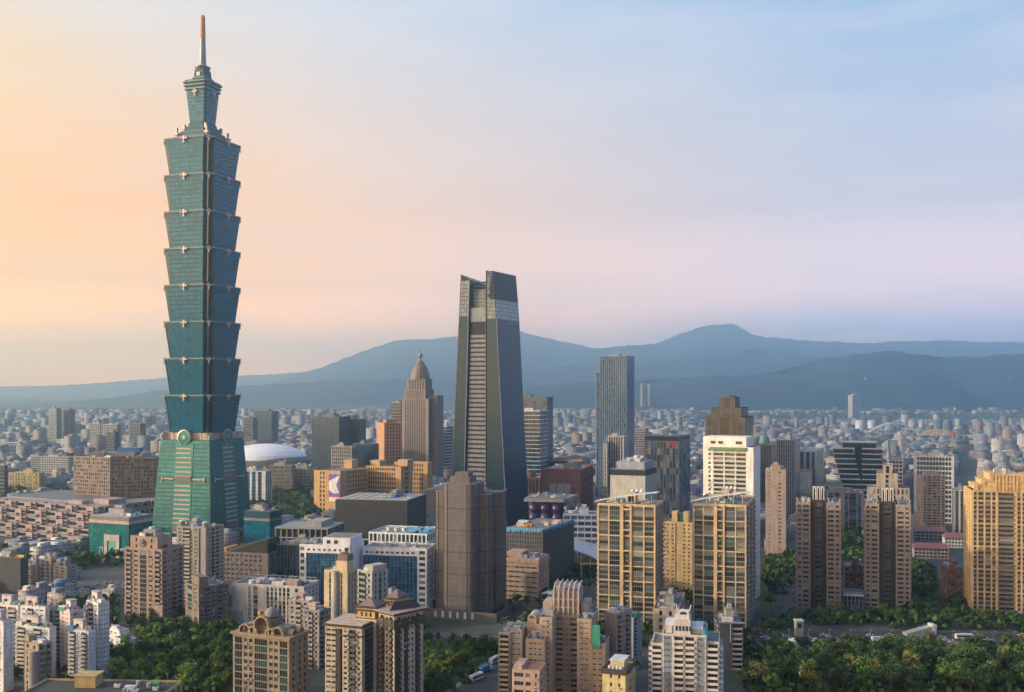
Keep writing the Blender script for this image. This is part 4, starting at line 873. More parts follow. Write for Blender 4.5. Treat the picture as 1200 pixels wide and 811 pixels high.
def green_car_park():
    f = fit(322, 384, 396, 620, 860, 10, wr=42); b = Building('car_park', 'long low car park with a green planted roof and open decks', f, 'car park'); X, Y, H = b.wl/2, b.wr/2, b.H
    b.block(b.full(),0,H,4,{'F':'p.6 '+'v3 p.6 '*9,'R':'p.6 '+'v3 p.6 '*5},material('deck_concrete',(.28,.30,.29),.8),dep=1.4,core=DARK,parapet=0,roof=material('roof_garden',(.27,.36,.14),.95,.4,streak=False))
    for i in range(5): b.mb('decks').box(-X-.3,X+.3,-Y-.3,Y+.3,max(.2,i*H/4-.7),i*H/4+.4,material('deck_concrete',(.28,.30,.29),.8))
    b.mb('roof_house').box(X-22,X-8,-Y+6,Y-8,H+.42,H+5,CONC); b.finish()
    f = fit(322, 372, 380, 640, 800, 10, wr=20); b = Building('low_glass_hall', 'low grey hall with a flat roof in front of the green-roofed car park', f); b.block(b.full(),0,b.H,3,{'F':'p.3 '+'g2 p.3 '*14,'R':'g1 g1'},material('deck_concrete',(.28,.30,.29),.8),win=[G4,G1],dep=.5); b.clutter(b.full(),b.H,8,True,seed=9); b.finish()
green_car_park()
def arena():
    Y = 1900; t = empty('domed_arena', (px(314,Y),Y,0), 0, 'white-roofed oval arena dome behind the tall green tower', 'arena'); EXCL.append((px(318,Y),Y,85))
    q = MB(); q.lathe(0,0,[(66,0),(68,10),(67,18),(62,24)],material('arena_band',(.17,.155,.15),.7),40,True,1.18,.8); q.build('ring_wall', t)
    q = MB(); q.lathe(-4,0,[(66,19),(63,27),(54,35),(38,42),(19,46),(.1,47.5)],material('arena_shell',(.82,.82,.83),.45,.06),40,True,1.18,.8); q.build('dome', t)
    q = MB(); 
    for i in range(3): q.tube([(-70+i*36,-56+i*4,18),(-66+i*36,-40,29),(-56+i*34,-15,41),(-46+i*30,10,44)],.5,WHITE,5)
    q.build('roof_ribs', t)
arena()
def mids():
    ST = material('steel_blue_panel',(.10,.135,.17),.4)
    simple('dark_glass_block', 'dark blue glass office block with fine vertical fins', fit(365,397,411,489,1700,24), 20, 'p.25 '+'g1 p.25 '*16, ST, win=[glass('slate_glass',(.035,.06,.08),.15)], dep=.5, sill=.3, head=.3)
    simple('dark_glass_block', 'second dark blue glass block, joined by a light strip to the finned one', fit(406,422,429,492,1720,24), 20, 'p.2 '+'g2 p.2 '*8, ST, win=[glass('slate_glass',(.035,.06,.08),.15)], dep=.4, sill=.3, head=.3)
    simple('tan_grid_block', 'small brown block with a pale frame and grid windows', fit(388,412,418,524,1500,24), 12, 'p1 '+'w1 p.6 '*10+'p.4', material('frame_sand',(.34,.28,.24),.8), win=[G1], dep=.6)
    simple('blue_low_block', 'low blue glass block beside the small brown grid block', fit(413,436,444,521,1530,24), 12, 'g2 p.2 '*9, ST, win=[glass('deep_blue_glass',(.02,.05,.09),.1)], dep=.4)
    simple('striped_orange_block', 'office block with a sunlit orange striped flank, left of the domed stone tower', fit(441,450,474,496,1600,60), 18, 's1', material('copper_tile',(.50,.26,.14),.7), rspec='p2 '+'w1 p1 '*6, win=[G1], dep=.7, sill=1.4, head=1)
    simple('striped_slab', 'thin banded slab behind the domed stone tower', fit(458,470,478,472,1680,24), 24, 'g3 '*3, material('grey_lilac',(.33,.31,.31),.7), win=[G1], dep=.5, bars=1)
    simple('banded_blue_block', 'blue and white banded block between the domed stone tower and the dark skyscraper', fit(514,524,531,500,1640,24), 18, 'g3 '*3, WHITE, win=[BLUEG], dep=.5, bars=1)
    simple('white_blue_office', 'small white office with blue window strips in front of the white domed arena', fit(284,311,319,553,1330,18), 9, 'p1 g1 p.6 g1 p.6 g1 p1', WHITE, win=[BLUEG], dep=.6)
    for i, (a, c, d, y) in enumerate(((316,342,346,546),(340,369,374,550))):
        simple('apartment_row', 'long cream apartment row %s' % ('nearer the arena, behind the park' if i == 0 else 'ending at the orange city hall'), fit(a,c,d,y,1480+i*20,8), 7, 'p.6 '+'b1.2 p.5 w1 p.5 '*9, material('cream_render',(.42,.37,.32),.85), win=[G1,G3], dep=.6, near=False)
    # far left
    YEL = material('yellow_render',(.52,.41,.20),.85)
    simple('yellow_apartments', 'yellow ochre apartment block with a stepped roof left of the broad brown hotel', fit(10,46,53,555,1480,16), 7, 'p1 w1 p.6 b1.4 p.6 '*5+'p1', YEL, win=[G1,G3], dep=.6)
    for i, (a,c,d,y,Y,th,fl,nm,lb,m) in enumerate(((57,66,72,479,2600,30,20,'paired_tower','taller grey tower of a close pair on the hazy left',CONC),(71,82,88,480,2620,30,20,'paired_tower','second grey tower of the close pair, right of its twin',material('grey_warm',(.28,.26,.25),.8)),
        (48,80,87,536,1720,15,9,'apartment_slab','grey-white apartment slab behind the yellow block',OFFW),(36,50,55,536,1740,15,9,'apartment_slab','pale apartment slab left of the grey-white one',CONC),
        (105,117,121,497,2350,25,12,'cream_office','cream office block far behind the hotel, the first of two',material('cream_render',(.42,.37,.32),.85)),(119,137,142,498,2300,25,12,'cream_office','wider cream office block far behind the hotel, the second of two',material('cream_render',(.42,.37,.32),.85)),
        (124,134,140,507,2000,25,12,'dark_block','dark blue-grey block behind the roof of the brown hotel',material('slate_render',(.10,.12,.15),.7)),(152,164,171,497,2450,25,12,'dark_block','brown-grey block between the hotel and the tall green tower',material('mauve_render',(.2,.18,.18),.8)),
        (285,296,302,490,2500,25,12,'brown_grey_block','brown-grey stepped block above the arena',material('mauve_render',(.2,.18,.18),.8)),(302,318,326,482,2600,25,14,'brown_grey_block','taller slate block above the arena roof',material('slate_render',(.10,.12,.15),.7)),
        (744,756,760,503,2100,20,14,'pinkish_tower','slim pinkish tower right of the blue gridded tower',material('pinkish_render',(.36,.29,.28),.8)),(1048,1056,1062,510,2300,100,14,'grey_tower','grey tower beside the boat-shaped office',CONC),(994,999,1008,463,5600,70,24,'white_river_tower','solitary white tower beyond the river',WHITE),(750,753,757,450,6600,40,40,'hazy_tower','faint twin tower in the haze, the left one',CONC),(759,762,765,450,6650,40,40,'hazy_tower','faint twin tower in the haze, the right one',CONC),
        (1040,1052,1058,516,1600,20,16,'pale_tower','pale office tower behind the boat-shaped office, by the arch bridge',OFFW),(0,5,9,546,1350,24,10,'navy_block','dark navy block at the left edge beside the yellow apartments',material('slate_render',(.10,.12,.15),.7)))):
        simple(nm, lb, fit(a,c,d,y,Y,th), fl, 'p.5 '+'w1.4 p.5 '*max(4,int(abs(c-a)*Y/1200/4)), m, win=[G1], dep=.5, sill=1.2, head=.5, cl=3)
mids()
def red_mall():
    RED = material('oxide_red',(.30,.07,.06),.6); Y = 1120; f = fit(634, 680, 697, 552, Y, 14, wr=80); b = Building('red_framed_mall', 'dark mall with an oxide red lattice frame and grey panels', f, 'mall'); X, Yh, H = b.wl/2, b.wr/2, b.H; GP = material('panel_silver_grey',(.34,.34,.36),.6)
    b.wall.box(-X,X,-Yh,Yh,0,H,material('mall_mauve',(.17,.15,.16),.7)); b.roof.box(-X+1,X-1,-Yh+1,Yh-1,H+.01,H+.5,material('mauve_roof',(.22,.19,.2),.8))
    for i in range(7): b.mb('red_frame').box(-X-.4,X+.4,-Yh-.8,-Yh-.02,4+i*(H-4)/6.2,5.4+i*(H-4)/6.2,RED)
    for i in range(8): x = -X+i*(2*X-1.4)/7; b.mb('red_frame').box(x,x+1.4,-Yh-1,-Yh-.81,2,H+1.5,RED)
    for i in range(10): y = -Yh+i*(2*Yh-1.4)/9; b.mb('red_frame').box(X+.02,X+.9,y,y+1.4,2,H+1.5,RED)
    for i in range(6): b.mb('red_frame').box(X+.91,X+1.2,-Yh,Yh,6+i*(H-4)/6,7.2+i*(H-4)/6,RED)
    for i in range(3): b.mb('grey_panels').box(-X*.55+i*X*.37,-X*.55+i*X*.37+X*.33,-Yh-1.6,-Yh-1.02,H*.3,H*.76,GP)
    for q in ((-X-.5,X+.5,-Yh-.9,-Yh+.6),(-X-.5,X+.5,Yh-.6,Yh+.5)): b.mb('red_frame').box(q[0],q[1],q[2],q[3],H+.52,H+2,RED)
    b.clutter(b.full(),H+.5,16,True,seed=6); b.finish()
    f = fit(645, 683, 696, 541, 1330, 14, wr=60); b = simple('orange_roof_block','low block with an orange stripe round its flat roof, behind the red-framed mall',f,6,'g3 '*8,CONC,win=[G1,BLUEG],dep=.5,cl=4,fin=False); X, Yh, H = b.wl/2, b.wr/2, b.H
    b.mb('roof_stripe').box(-X*.9,X*.9,-Yh*.9,Yh*.9,H+.3,H+3,material('orange_paint',(.55,.27,.05),.7)); b.mb('roof_top').box(-X*.8,X*.8,-Yh*.8,Yh*.8,H+3.01,H+3.6,ROOF); b.finish()
    f = fit(600, 632, 640, 562, 1180, 14, wr=60); b = simple('low_brick_mall','low brown brick block with a red roof edge at the foot of the dark skyscraper',f,6,'p1 g2 '*8+'p1',material('mall_brick',(.20,.12,.10),.8),win=[G1],dep=.5,cl=6,fin=False); b.mb('roof_edge').box(-b.wl/2-.5,b.wl/2+.5,-b.wr/2-.6,-b.wr/2+1,b.H+1.01,b.H+2.4,RED); b.finish()
    # cinema with violet globes under a jutting canopy
    f = fit(619, 668, 684, 585, 990, 10, wr=46); b = Building('cinema', 'cinema with violet globes under a jutting flat canopy', f, 'cinema'); X, Yh, H = b.wl/2, b.wr/2, b.H
    b.wall.box(-X,X,-Yh+8,Yh,0,H-3,material('cinema_grey',(.2,.2,.2),.7)); b.wall.loft([(-X-4,-Yh-3),(X-6,-Yh-3),(X+3,Yh),(-X-4,Yh)],H-2.9,[(-X-4,-Yh-3),(X-6,-Yh-3),(X+3,Yh),(-X-4,Yh)],H,material('canopy_grey',(.27,.27,.26),.8)); b.roof.box(-X,X-6,-Yh,Yh-2,H+.01,H+.4,ROOF)
    VIO = material('violet_enamel',(.055,.035,.125),.35,spec=.5)
    for i in range(5):
        for j in range(2):
            q = MB(); R = 5.4; x = -X*.75+i*11.2; z = H-9.5-j*9.2; q.lathe(x,-Yh+5,[(R*sin(pi*k/10)+.01, z-R*cos(pi*k/10)) for k in range(11)],VIO,16); b.add('violet_globe', q)
    b.clutter((-X,X-8,-Yh+4,Yh-4),H+.4,14,False,seed=12); b.finish()
red_mall()
def pale_office():
    f = fit(660, 702, 706, 604, 880, 8, wr=26); simple('pale_blue_office', 'low pale blue office with long window bands, left of the nearer golden tower', f, 8, 'p.4 w3 p.4 w3 p.4 w3 p.4 w3 p.4 w3 p.4', material('powder_blue',(.38,.43,.52),.7), win=[G1,G4], dep=.5, sill=1.3, head=.6, cl=6)
    # exhibition hall with a white curved roof
    t = empty('curved_roof_hall', (px(688,850),856,0), radians(-14), 'hall with a white curved roof and dark glass side', 'hall'); EXCL.append((px(688,850),856,30)); q = MB(); n = 14; w, d = 17, 26
    zz = lambda u: 8+13*(u**.55); P = []
    for i in range(n):
        u0, u1 = i/n, (i+1)/n; xa, xb = w-u0*2*w, w-u1*2*w; za, zb = zz(u0), zz(u1)
        q.add([(xa,-d,za),(xb,-d,zb),(xb,d,zb),(xa,d,za),(xa,-d,za-.9),(xb,-d,zb-.9),(xb,d,zb-.9),(xa,d,za-.9)],[(0,3,2,1),(4,5,6,7),(0,1,5,4),(2,3,7,6)],material('white_roof_sheet',(.60,.60,.60),.45))
    q.build('roof', t); q = MB(); q.box(-w+1,w-3,-d+3,d-3,0,7.5,material('charcoal_glass',(.03,.035,.04),.25)); q.build('glass_wall', t)
    for i in range(5): q = MB(); x = w-2-i*7.6; u = (w-x)/(2*w); q.cyl(x,-d+1,.4,0,zz(u)-1,WHITE,8); q.build('post', t)
    q = MB(); a = gnd(690,700); t2 = empty('yellow_gantry', (px(690,790),790,0), 0, 'yellow steel gantry bar beside the white curved roof', 'gantry'); q.box(-7,9,-.5,.5,14,15.2,material('signal_yellow',(.75,.42,.02),.5)); q.build('beam', t2); q = MB(); q.box(-6,-5.2,-.4,.4,0,13.99,CONC); q.box(7.2,8,-.4,.4,0,13.99,CONC); q.build('posts', t2)
pale_office()
# ------------------------------------------------------------------ bridges and far marks
def bridges():
    Y = 3250; cx = px(1047,Y); t = empty('arch_bridge', (cx,Y,0), radians(-6), 'pale blue steel arch bridge over the hazy city', 'bridge'); EXCL.append((cx,Y,60)); q = MB(); S_ = 76; B = material('pale_blue_steel',(.42,.58,.62),.5)
    for sy in (-7, 7): q.tube([(S_*(u/12-1), sy*(1-.0), 9+30*(1-(u/12-1)**2)) for u in range(25)], 2.0, B, 8)
    q.build('arch', t); q = MB(); q.box(-160,160,-9,9,6.5,9,CONC); q.build('deck', t); q = MB()
    for i in range(-5, 6):
        for sy in (-7, 7): q.tube([(i*12,sy,9),(i*12,sy,9+30*(1-(i*12/S_)**2))],.35,B,4)
    q.build('hangers', t)
    for i in (-150,-110,-80,80,110,150): q = MB(); q.box(i-2,i+2,-5,5,0,6.49,CONC); q.build('pier', t)
    Y = 3000; cx = px(1100,Y); t = empty('arch_bridge', (cx,Y,0), radians(-4), 'ochre arched viaduct right of the pale blue arch', 'bridge'); EXCL.append((cx,Y,60)); q = MB(); B = material('ochre_steel',(.62,.42,.16),.6)
    for sy in (-6, 6):
        q.tube([(48*(u/10-1), sy, 16+13*(1-(u/10-1)**2)) for u in range(21)], 1.4, B, 6)
        for i in range(-5, 6): q.tube([(i*8,sy,14),(i*8,sy,16+13*(1-(i*8/48)**2))],.9,B,5)
    q.build('arch', t); q = MB(); q.box(-60,420,-8,8,11.5,14,OFFW); q.build('deck', t)
    for i in range(-50, 420, 40): q = MB(); q.box(i-2,i+2,-5,5,0,11.49,CONC); q.build('pier', t)
    Y = 2900; q = MB(); t = empty('red_pylon', (px(1118,Y),Y,0), 0, 'red signboard pylon beside the ochre viaduct', 'pylon'); q.box(-3,3,-1.5,1.5,0,26,material('pylon_red',(.55,.03,.08),.5)); q.build('board', t)
    for x, yb in ((1014,437),(1058,431),(1184,438)):
        Y = 7050; t = tag(MB_pylon(px(x,Y),Y,x), 'thin lattice power pylon on the blue hillside, column by %s' % ('the white river tower' if x == 1014 else 'the pale blue arch' if x == 1058 else 'the golden apartment tower'), 'pylon', 'power pylons on the hill')
def MB_pylon(x, Y, s):
    q = MB(); m = material('pylon_steel',(.5,.52,.54),.5); base = 138; h = 90
    for sx, sy in ((-1,-1),(1,-1),(1,1),(-1,1)): q.tube([(sx*9,sy*9,0),(sx*2.5,sy*2.5,h*.6),(sx*.8,sy*.8,h)],.9,m,4)
    for z, w in ((h*.62,15),(h*.78,13),(h*.93,10)): q.tube([(-w,0,z),(w,0,z)],.8,m,4)
    for i in range(5): z = i*h*.12; r = 9-6.5*z/(h*.6); q.tube([(-r,-r,z),(r*.85,-r*.85,z+h*.12)],.5,m,4); q.tube([(r,-r,z),(-r*.85,-r*.85,z+h*.12)],.5,m,4)
    o = q.build('power_pylon'); o.location = (x, Y, base); return o
bridges()
# ------------------------------------------------------------------ near buildings, window by window
GOLD_T = material('golden_tile', (.60,.45,.27), .7); GOLD_D = material('golden_brown_tile', (.30,.22,.14), .75); GOLD_S = material('golden_spandrel', (.17,.155,.125), .75)
BAYG = [glass('bay_green_glass', (.05,.085,.07), .15), G2, glass('bay_blue_glass', (.06,.085,.11), .15), glass('bay_pale_glass', (.12,.15,.14), .15), G3, G1]
def golden_twins():
    for k, (xl, xc, xr) in enumerate(((700,768,777),(812,874.5,885))):
        f = fit(xl, xc, xr, 594, 640, 18.5); b = Building('golden_tower', ('golden-framed tower with a white sloping roof blade, nearer the dark skyscraper' if k == 0 else 'golden-framed tower with a white sloping roof blade, before the white framed tower'), f, 'apartment tower', 'twin golden towers with roof blades', near=True); X, Y, H = b.wl/2, b.wr/2, b.H
        sp = 'p.7 w4 p.55 g4.6 p.6 p.6 v1 w1.6 v1 p.6 g4.6 p.55 w4 p.7'
        b.block(b.full(), 0, H, 24, {'F':sp, 'R':'p1 b2.4 p.6 w1.4 p.6 b2.4 p.6 w1.4 p.6 b2.4 p1'}, GOLD_T, win=BAYG, frame=FRAME, dep=.9, wd=.5, sill=.55, head=.4, band=GOLD_S, core=GOLD_D, bars=3, barm=GOLD_T, balm=CONC, bald=1.0, parapet=1.2)
        fr = b.mb('frame_screen')      # tall outer frames round the centre bay
        for x in (-X*.155, X*.13): fr.box(x, x+1.2, -Y-.75, -Y-.13, 4, H+.9, GOLD_T)
        for i in range(6): z = 8+i*(H-8)/5.2; fr.box(-X*.155+1.21, X*.13-.01, -Y-.7, -Y-.14, z, z+.9, GOLD_T)
        q = MB(); q.box(-X*.12,X*.2,-Y*.2,Y*.5,H+.13,H+7.5,GOLD_T); q.box(-X*.06,X*.14,-Y*.2-.1,-Y*.2-.01,H+1.5,H+5,G1); q.build('roof_house', b.o)
        # roof blade: a thin white sheet rising to one side on posts
        q = MB(); n = 12; zf = lambda u: H+1.6+7.2*(u**.75)
        for i in range(n):
            u0, u1 = i/n, (i+1)/n; xa, xb = lerp(-X-1.8, X+1.6, u0), lerp(-X-1.8, X+1.6, u1); ya = -Y-1.0; yb = lerp(-Y+3.2, -Y+5.5, u0); yc = lerp(-Y+3.2, -Y+5.5, u1)
            q.add([(xa,ya,zf(u0)),(xb,ya,zf(u1)),(xb,yc,zf(u1)),(xa,yb,zf(u0)),(xa,ya,zf(u0)+.55),(xb,ya,zf(u1)+.55),(xb,yc,zf(u1)+.55),(xa,yb,zf(u0)+.55)], [(0,3,2,1),(4,5,6,7),(0,1,5,4),(2,3,7,6),(1,2,6,5),(3,0,4,7)], WHITE_METAL)
        q.build('roof_blade', b.o)
        for i in range(6): u = .08+i*.17; x = lerp(-X, X, u); q = MB(); q.cyl(x,-Y+.9,.16,H+1.2,zf(u)-.02,WHITE_METAL,8); q.build('post', b.o)
        for i in range(3):
            q = MB(); x = X*(.05+i*.16); q.lathe(x,Y*.2,[(1.3,H+7.6),(1.1,H+8.6),(.5,H+9.2),(.05,H+9.4)],WHITE_METAL,12); q.build('roof_vent', b.o)
        b.clutter((-X+2,X-2,-Y+6,Y-2), H, 8, False, seed=k+3); b.finish()
    f = fit(775, 811, 818, 614, 760, 24); b = Building('golden_block', 'plain yellow ochre apartment tower standing between the twin golden towers', f, 'apartment tower', near=True); X, Y, H = b.wl/2, b.wr/2, b.H; YO = material('ochre_apartment', (.45,.33,.18), .8)
    b.block(b.full(), 0, H, 17, {'F':'p.9 w.8 p.5 w.8 p1.2 w.9 p.6 v2.6 p.6 w.9 p1 w.8 p.9', 'R':'p1 w1 p1 w1 p1'}, YO, win=DARKS, dep=.7, sill=1.1, head=.6); b.mb('slot_balconies')
    for i in range(17): b.mb('slot_balconies').box(-X*.02, X*.42, -Y-.05, -Y+.69, i*H/17-.1, i*H/17+.95, YO)
    q = MB(); q.box(-X*.45,-X*.1,-Y*.3,Y*.4,H+.13,H+8,YO); q.box(X*.3,X*.62,-Y*.3,Y*.4,H+.13,H+8,YO); q.box(-X*.09,X*.29,-Y*.2,Y*.3,H+.14,H+6.5,G2); b.add('roof_house', q); b.finish()
golden_twins()
def white_tower():
    f = fit(824, 883, 891, 526, 720, 25); b = Building('white_framed_tower', 'white framed tower with open dark balcony floors and a stepped white top', f, 'apartment tower', near=True); X, Y, H = b.wl/2, b.wr/2, b.H; WT = material('cream_white_tile', (.82,.80,.74), .7)
    b.block(b.full(), 0, H, 34, {'F':'p1.6 w.8 p.8 b3.2 p.25 b3.2 p.25 b3.2 p2.2', 'R':'p1'}, WT, win=DARKS, dep=1.3, sill=1.0, head=.5, balm=material('balcony_white', (.55,.56,.54), .6), bald=.1)
    q = MB(); q.box(-X,X*.72,-Y,Y,H+1.01,H+8,WT); q.box(-X*.7,-X*.5,-Y-.06,-Y-.003,H+3,H+5,G1); q.box(X*.3,X*.55,-Y-.06,-Y-.003,H+3,H+5,G1); q.box(-X*.4,-X*.2,-Y-.06,-Y-.003,H+3,H+5,G1); b.add('upper_storey', q)
    q = MB(); q.box(-X*.72,X*.7,-Y-1.2,-Y-.08,H-1.6,H+.6,material('roof_garden_green',(.17,.27,.13),.9)); b.add('planter', q); b.finish()
white_tower()
BRT = material('brown_grey_tile', (.33,.28,.24), .8); BRD = material('umber_tile', (.075,.06,.056), .8)
def brown_twins():
    for k, (xl, xc, xr) in enumerate(((933,985.5,987.5),(1013,1067.5,1069))):
        f = fit(xl, xc, xr, 592 if k == 0 else 594, 692, 17+3*k, wr=26); b = Building('brown_tower', 'brown tower with dark middle and white crown fins, ' + ('next to the tan slab tower' if k == 0 else 'the one nearer the golden tower'), f, 'apartment tower', 'twin brown towers with white crown fins', near=True); X, Y, H = b.wl/2, b.wr/2, b.H
        for box, sp in (((-X,-X*.36,-Y,Y),'p.7 w1.3 p.7 w2.3 p.6'),((X*.36,X,-Y,Y),'p.6 w2.3 p.7 w1.3 p.7')):
            b.block(box, 0, H, 22, {'F':sp,'R':'p1 w1 p1 w1 p1 b2 p1'}, BRT, win=DARKS, dep=.7, wd=.5, sill=.95, head=.5, parapet=1.4)
        b.block((-X*.36+.01,X*.36-.01,-Y+1.4,Y-1), 0, H+2, 22, {'F':'p.7 v.8 p.5 b3.6 p.5 v.8 p.7','R':'p1'}, BRD, win=[G1,G2,G4], dep=.8, bald=.9, balm=material('umber_balcony',(.085,.075,.07),.7))
        q = MB(); m = material('crown_white',(.58,.56,.53),.7); q.box(-X*.26,X*.26,-Y+3,Y*.3,H+3.01,H+6,BRD); 
        for i in range(3): x = -X*.26+i*X*.18; q.box(x,x+X*.05,-Y+1.5,-Y+5,H+3.02,H+11.5,m); q.box(x+X*.11,x+X*.16,-Y+1.5,-Y+5,H+3.02,H+11.5,m); q.cyl(x+X*.08,-Y+3.2,X*.08,H+10.8,H+12,m,12)
        q.box(-X*.3,X*.3,-Y+5.01,Y*.2,H+6.01,H+10,BRD); b.add('crown_fins', q)
        b.clutter((-X+1,-X*.4,-Y+1,Y-1), H, 6, False, seed=k); b.clutter((X*.4,X-1,-Y+1,Y-1), H, 6, False, seed=k+7)
        for i in range(4):
            q = MB(); x = (-X*.9, -X*.5, X*.5, X*.9)[i]; q.tube([(x,-Y+.6,H+1.4),(x+(-1.2 if i in (0,2) else 1.2),-Y+.4,H+4.5)],.35,m,6); q.build('corner_horn', b.o)
        b.finish()
brown_twins()
def golden_right():
    f = fit(1131.5, 1138, 1222, 576, 680, 106, wl=34); b = Building('golden_apartment_tower', 'big golden apartment tower with dark balcony column and ornate stepped gold crown', f, 'apartment tower', near=True); X, Y, H = b.wl/2, b.wr/2, b.H; GG = material('rich_golden_tile', (.60,.42,.20), .7)
    R = 'p1.1 w1.3 p.6 w2.2 p.7 w2.2 p.6 w1.4 p.9 b7 p.9 w1.4 p.6 w2.2 p.7 w2.2 p.6 w1.3 p1.1'
    b.block(b.full(), 0, H, 27, {'F':'p1.5 w.8 p1.5 w.8 p1.5 w.8 p1.5', 'R':R}, GG, win=DARKS, dep=.9, wd=.55, sill=.7, head=.45, bars=5, barm=GG, band=material('cream_spandrel',(.26,.21,.15),.8), balm=material('grey_balcony',(.2,.185,.175),.7), bald=.2)
    # crown: storeys that step up towards the middle, with gold blocks on the corners
    q = MB()
    for i, (w, z0, z1) in enumerate(((.86,1.01,4),(.66,4.01,7.2),(.42,7.21,11.5))):
        q.box(-X*.9,X,-Y*w,Y*w,H+z0,H+z1,GG); q.box(-X*.92,X+.5,-Y*w-.4,Y*w+.4,H+z1-.6,H+z1+.3,GG)
        for s in (-1, 1): q.box(X-2,X+.7,s*Y*w-1.2,s*Y*w+1.2,H+z0,H+z1+1.8,GG)
    for i in range(-3, 4): q.box(X+.01,X+.6,i*Y*.1-.5,i*Y*.1+.5,H+1.02,H+11,GG)
    b.add('crown', q); b.clutter((-X+2,X-4,-Y*.35,Y*.35), H+11.6, 5, False, seed=2); b.finish()
golden_right()
# ------------------------------------------------------------------ shrouded building sites
NET = material('grey_safety_net', (.155,.14,.133), .95, .22, .04); NETD = material('dark_safety_net', (.085,.085,.092), .95, .2, .04); SEAM = material('net_seam', (.07,.065,.065), .9); FENCE = material('site_fence', (.12,.11,.115), .8)
def shrouded_tower():
    f = fit(513, 556, 592, 590, 668, 24, wr=34); EXCL.append((px(552,690),690,32)); t = empty('shrouded_tower', (px(552,685),685,0), radians(-20), 'tall building site wholly shrouded in grey-brown netting, behind a dark site fence', 'building site'); H = pz(561, 672)
    lob = [(-13,-5,8.2,H-9,0),(-2,-8,11.3,H-3,1),(9.5,-2,7.4,H-10.5,2),(14,6,7,H-9.5,3),(-8,7,10,H-9,4)]
    def rr(x, y, r, n=28, k=.34):
        out = []
        for i in range(n): a = 2*pi*i/n; ca, sa = cos(a), sin(a); out.append((x+r*math.copysign(abs(ca)**k, ca), y+r*math.copysign(abs(sa)**k, sa)))
        return out
    for x, y, r, h, i in lob:
        q = MB(); q.loft(rr(x,y,r), 2.5, rr(x,y,r), h, NET, True, ROOF); s = q.build('netting', t); z = 14.0
        q = MB()
        while z < h-4: q.loft(rr(x,y,r+.12), z, rr(x,y,r+.12), z+.5, SEAM, False); z += 14.3
        zz = 4.2; FN = material('net_floor_line', (.115,.103,.098), .95)
        while zz < h-2: q.loft(rr(x,y,r+.07), zz, rr(x,y,r+.07), zz+.32, FN, False); zz += 3.55
        P = rr(x,y,r+.1)
        for kx in range(0, 28, 2): q.tube([(P[kx][0],P[kx][1],2.6),(P[kx][0],P[kx][1],h-.3)],.16,SEAM,4)
        q.build('net_seams', s)
        q = MB()
        for kx in range(28): a, b_ = P[kx]; q.tube([(a,b_,h-.2),(a,b_,h+1.6)],.09,STEEL,4)
        q.build('scaffold_tips', t)
    q = MB(); q.box(-9,5,-15,-3,H-2.99,H+1.5,NET); q.box(-6,3,-13,-4,H+1.51,H+4,NET); q.build('top_shroud', t)
    q = MB(); q.box(-27.5,27.5,-24,-23.6,0,6.2,FENCE); q.box(27.1,27.5,-23.59,24,0,6.2,FENCE); q.box(-27.5,-27.1,-23.59,24,0,6.2,FENCE); q.build('site_fence', t)
    for i in range(6): q = MB(); x = -16+i*5.2; q.box(x,x+1.6,-24.12,-24.005,1.2,5.2,material('fence_poster',(.5,.58,.62),.6)); q.build('fence_poster', t)
    q = MB(); q.box(-24,-14,-21,-16,0,4.5,WHITE_METAL); q.build('site_cabin', t)
shrouded_tower()
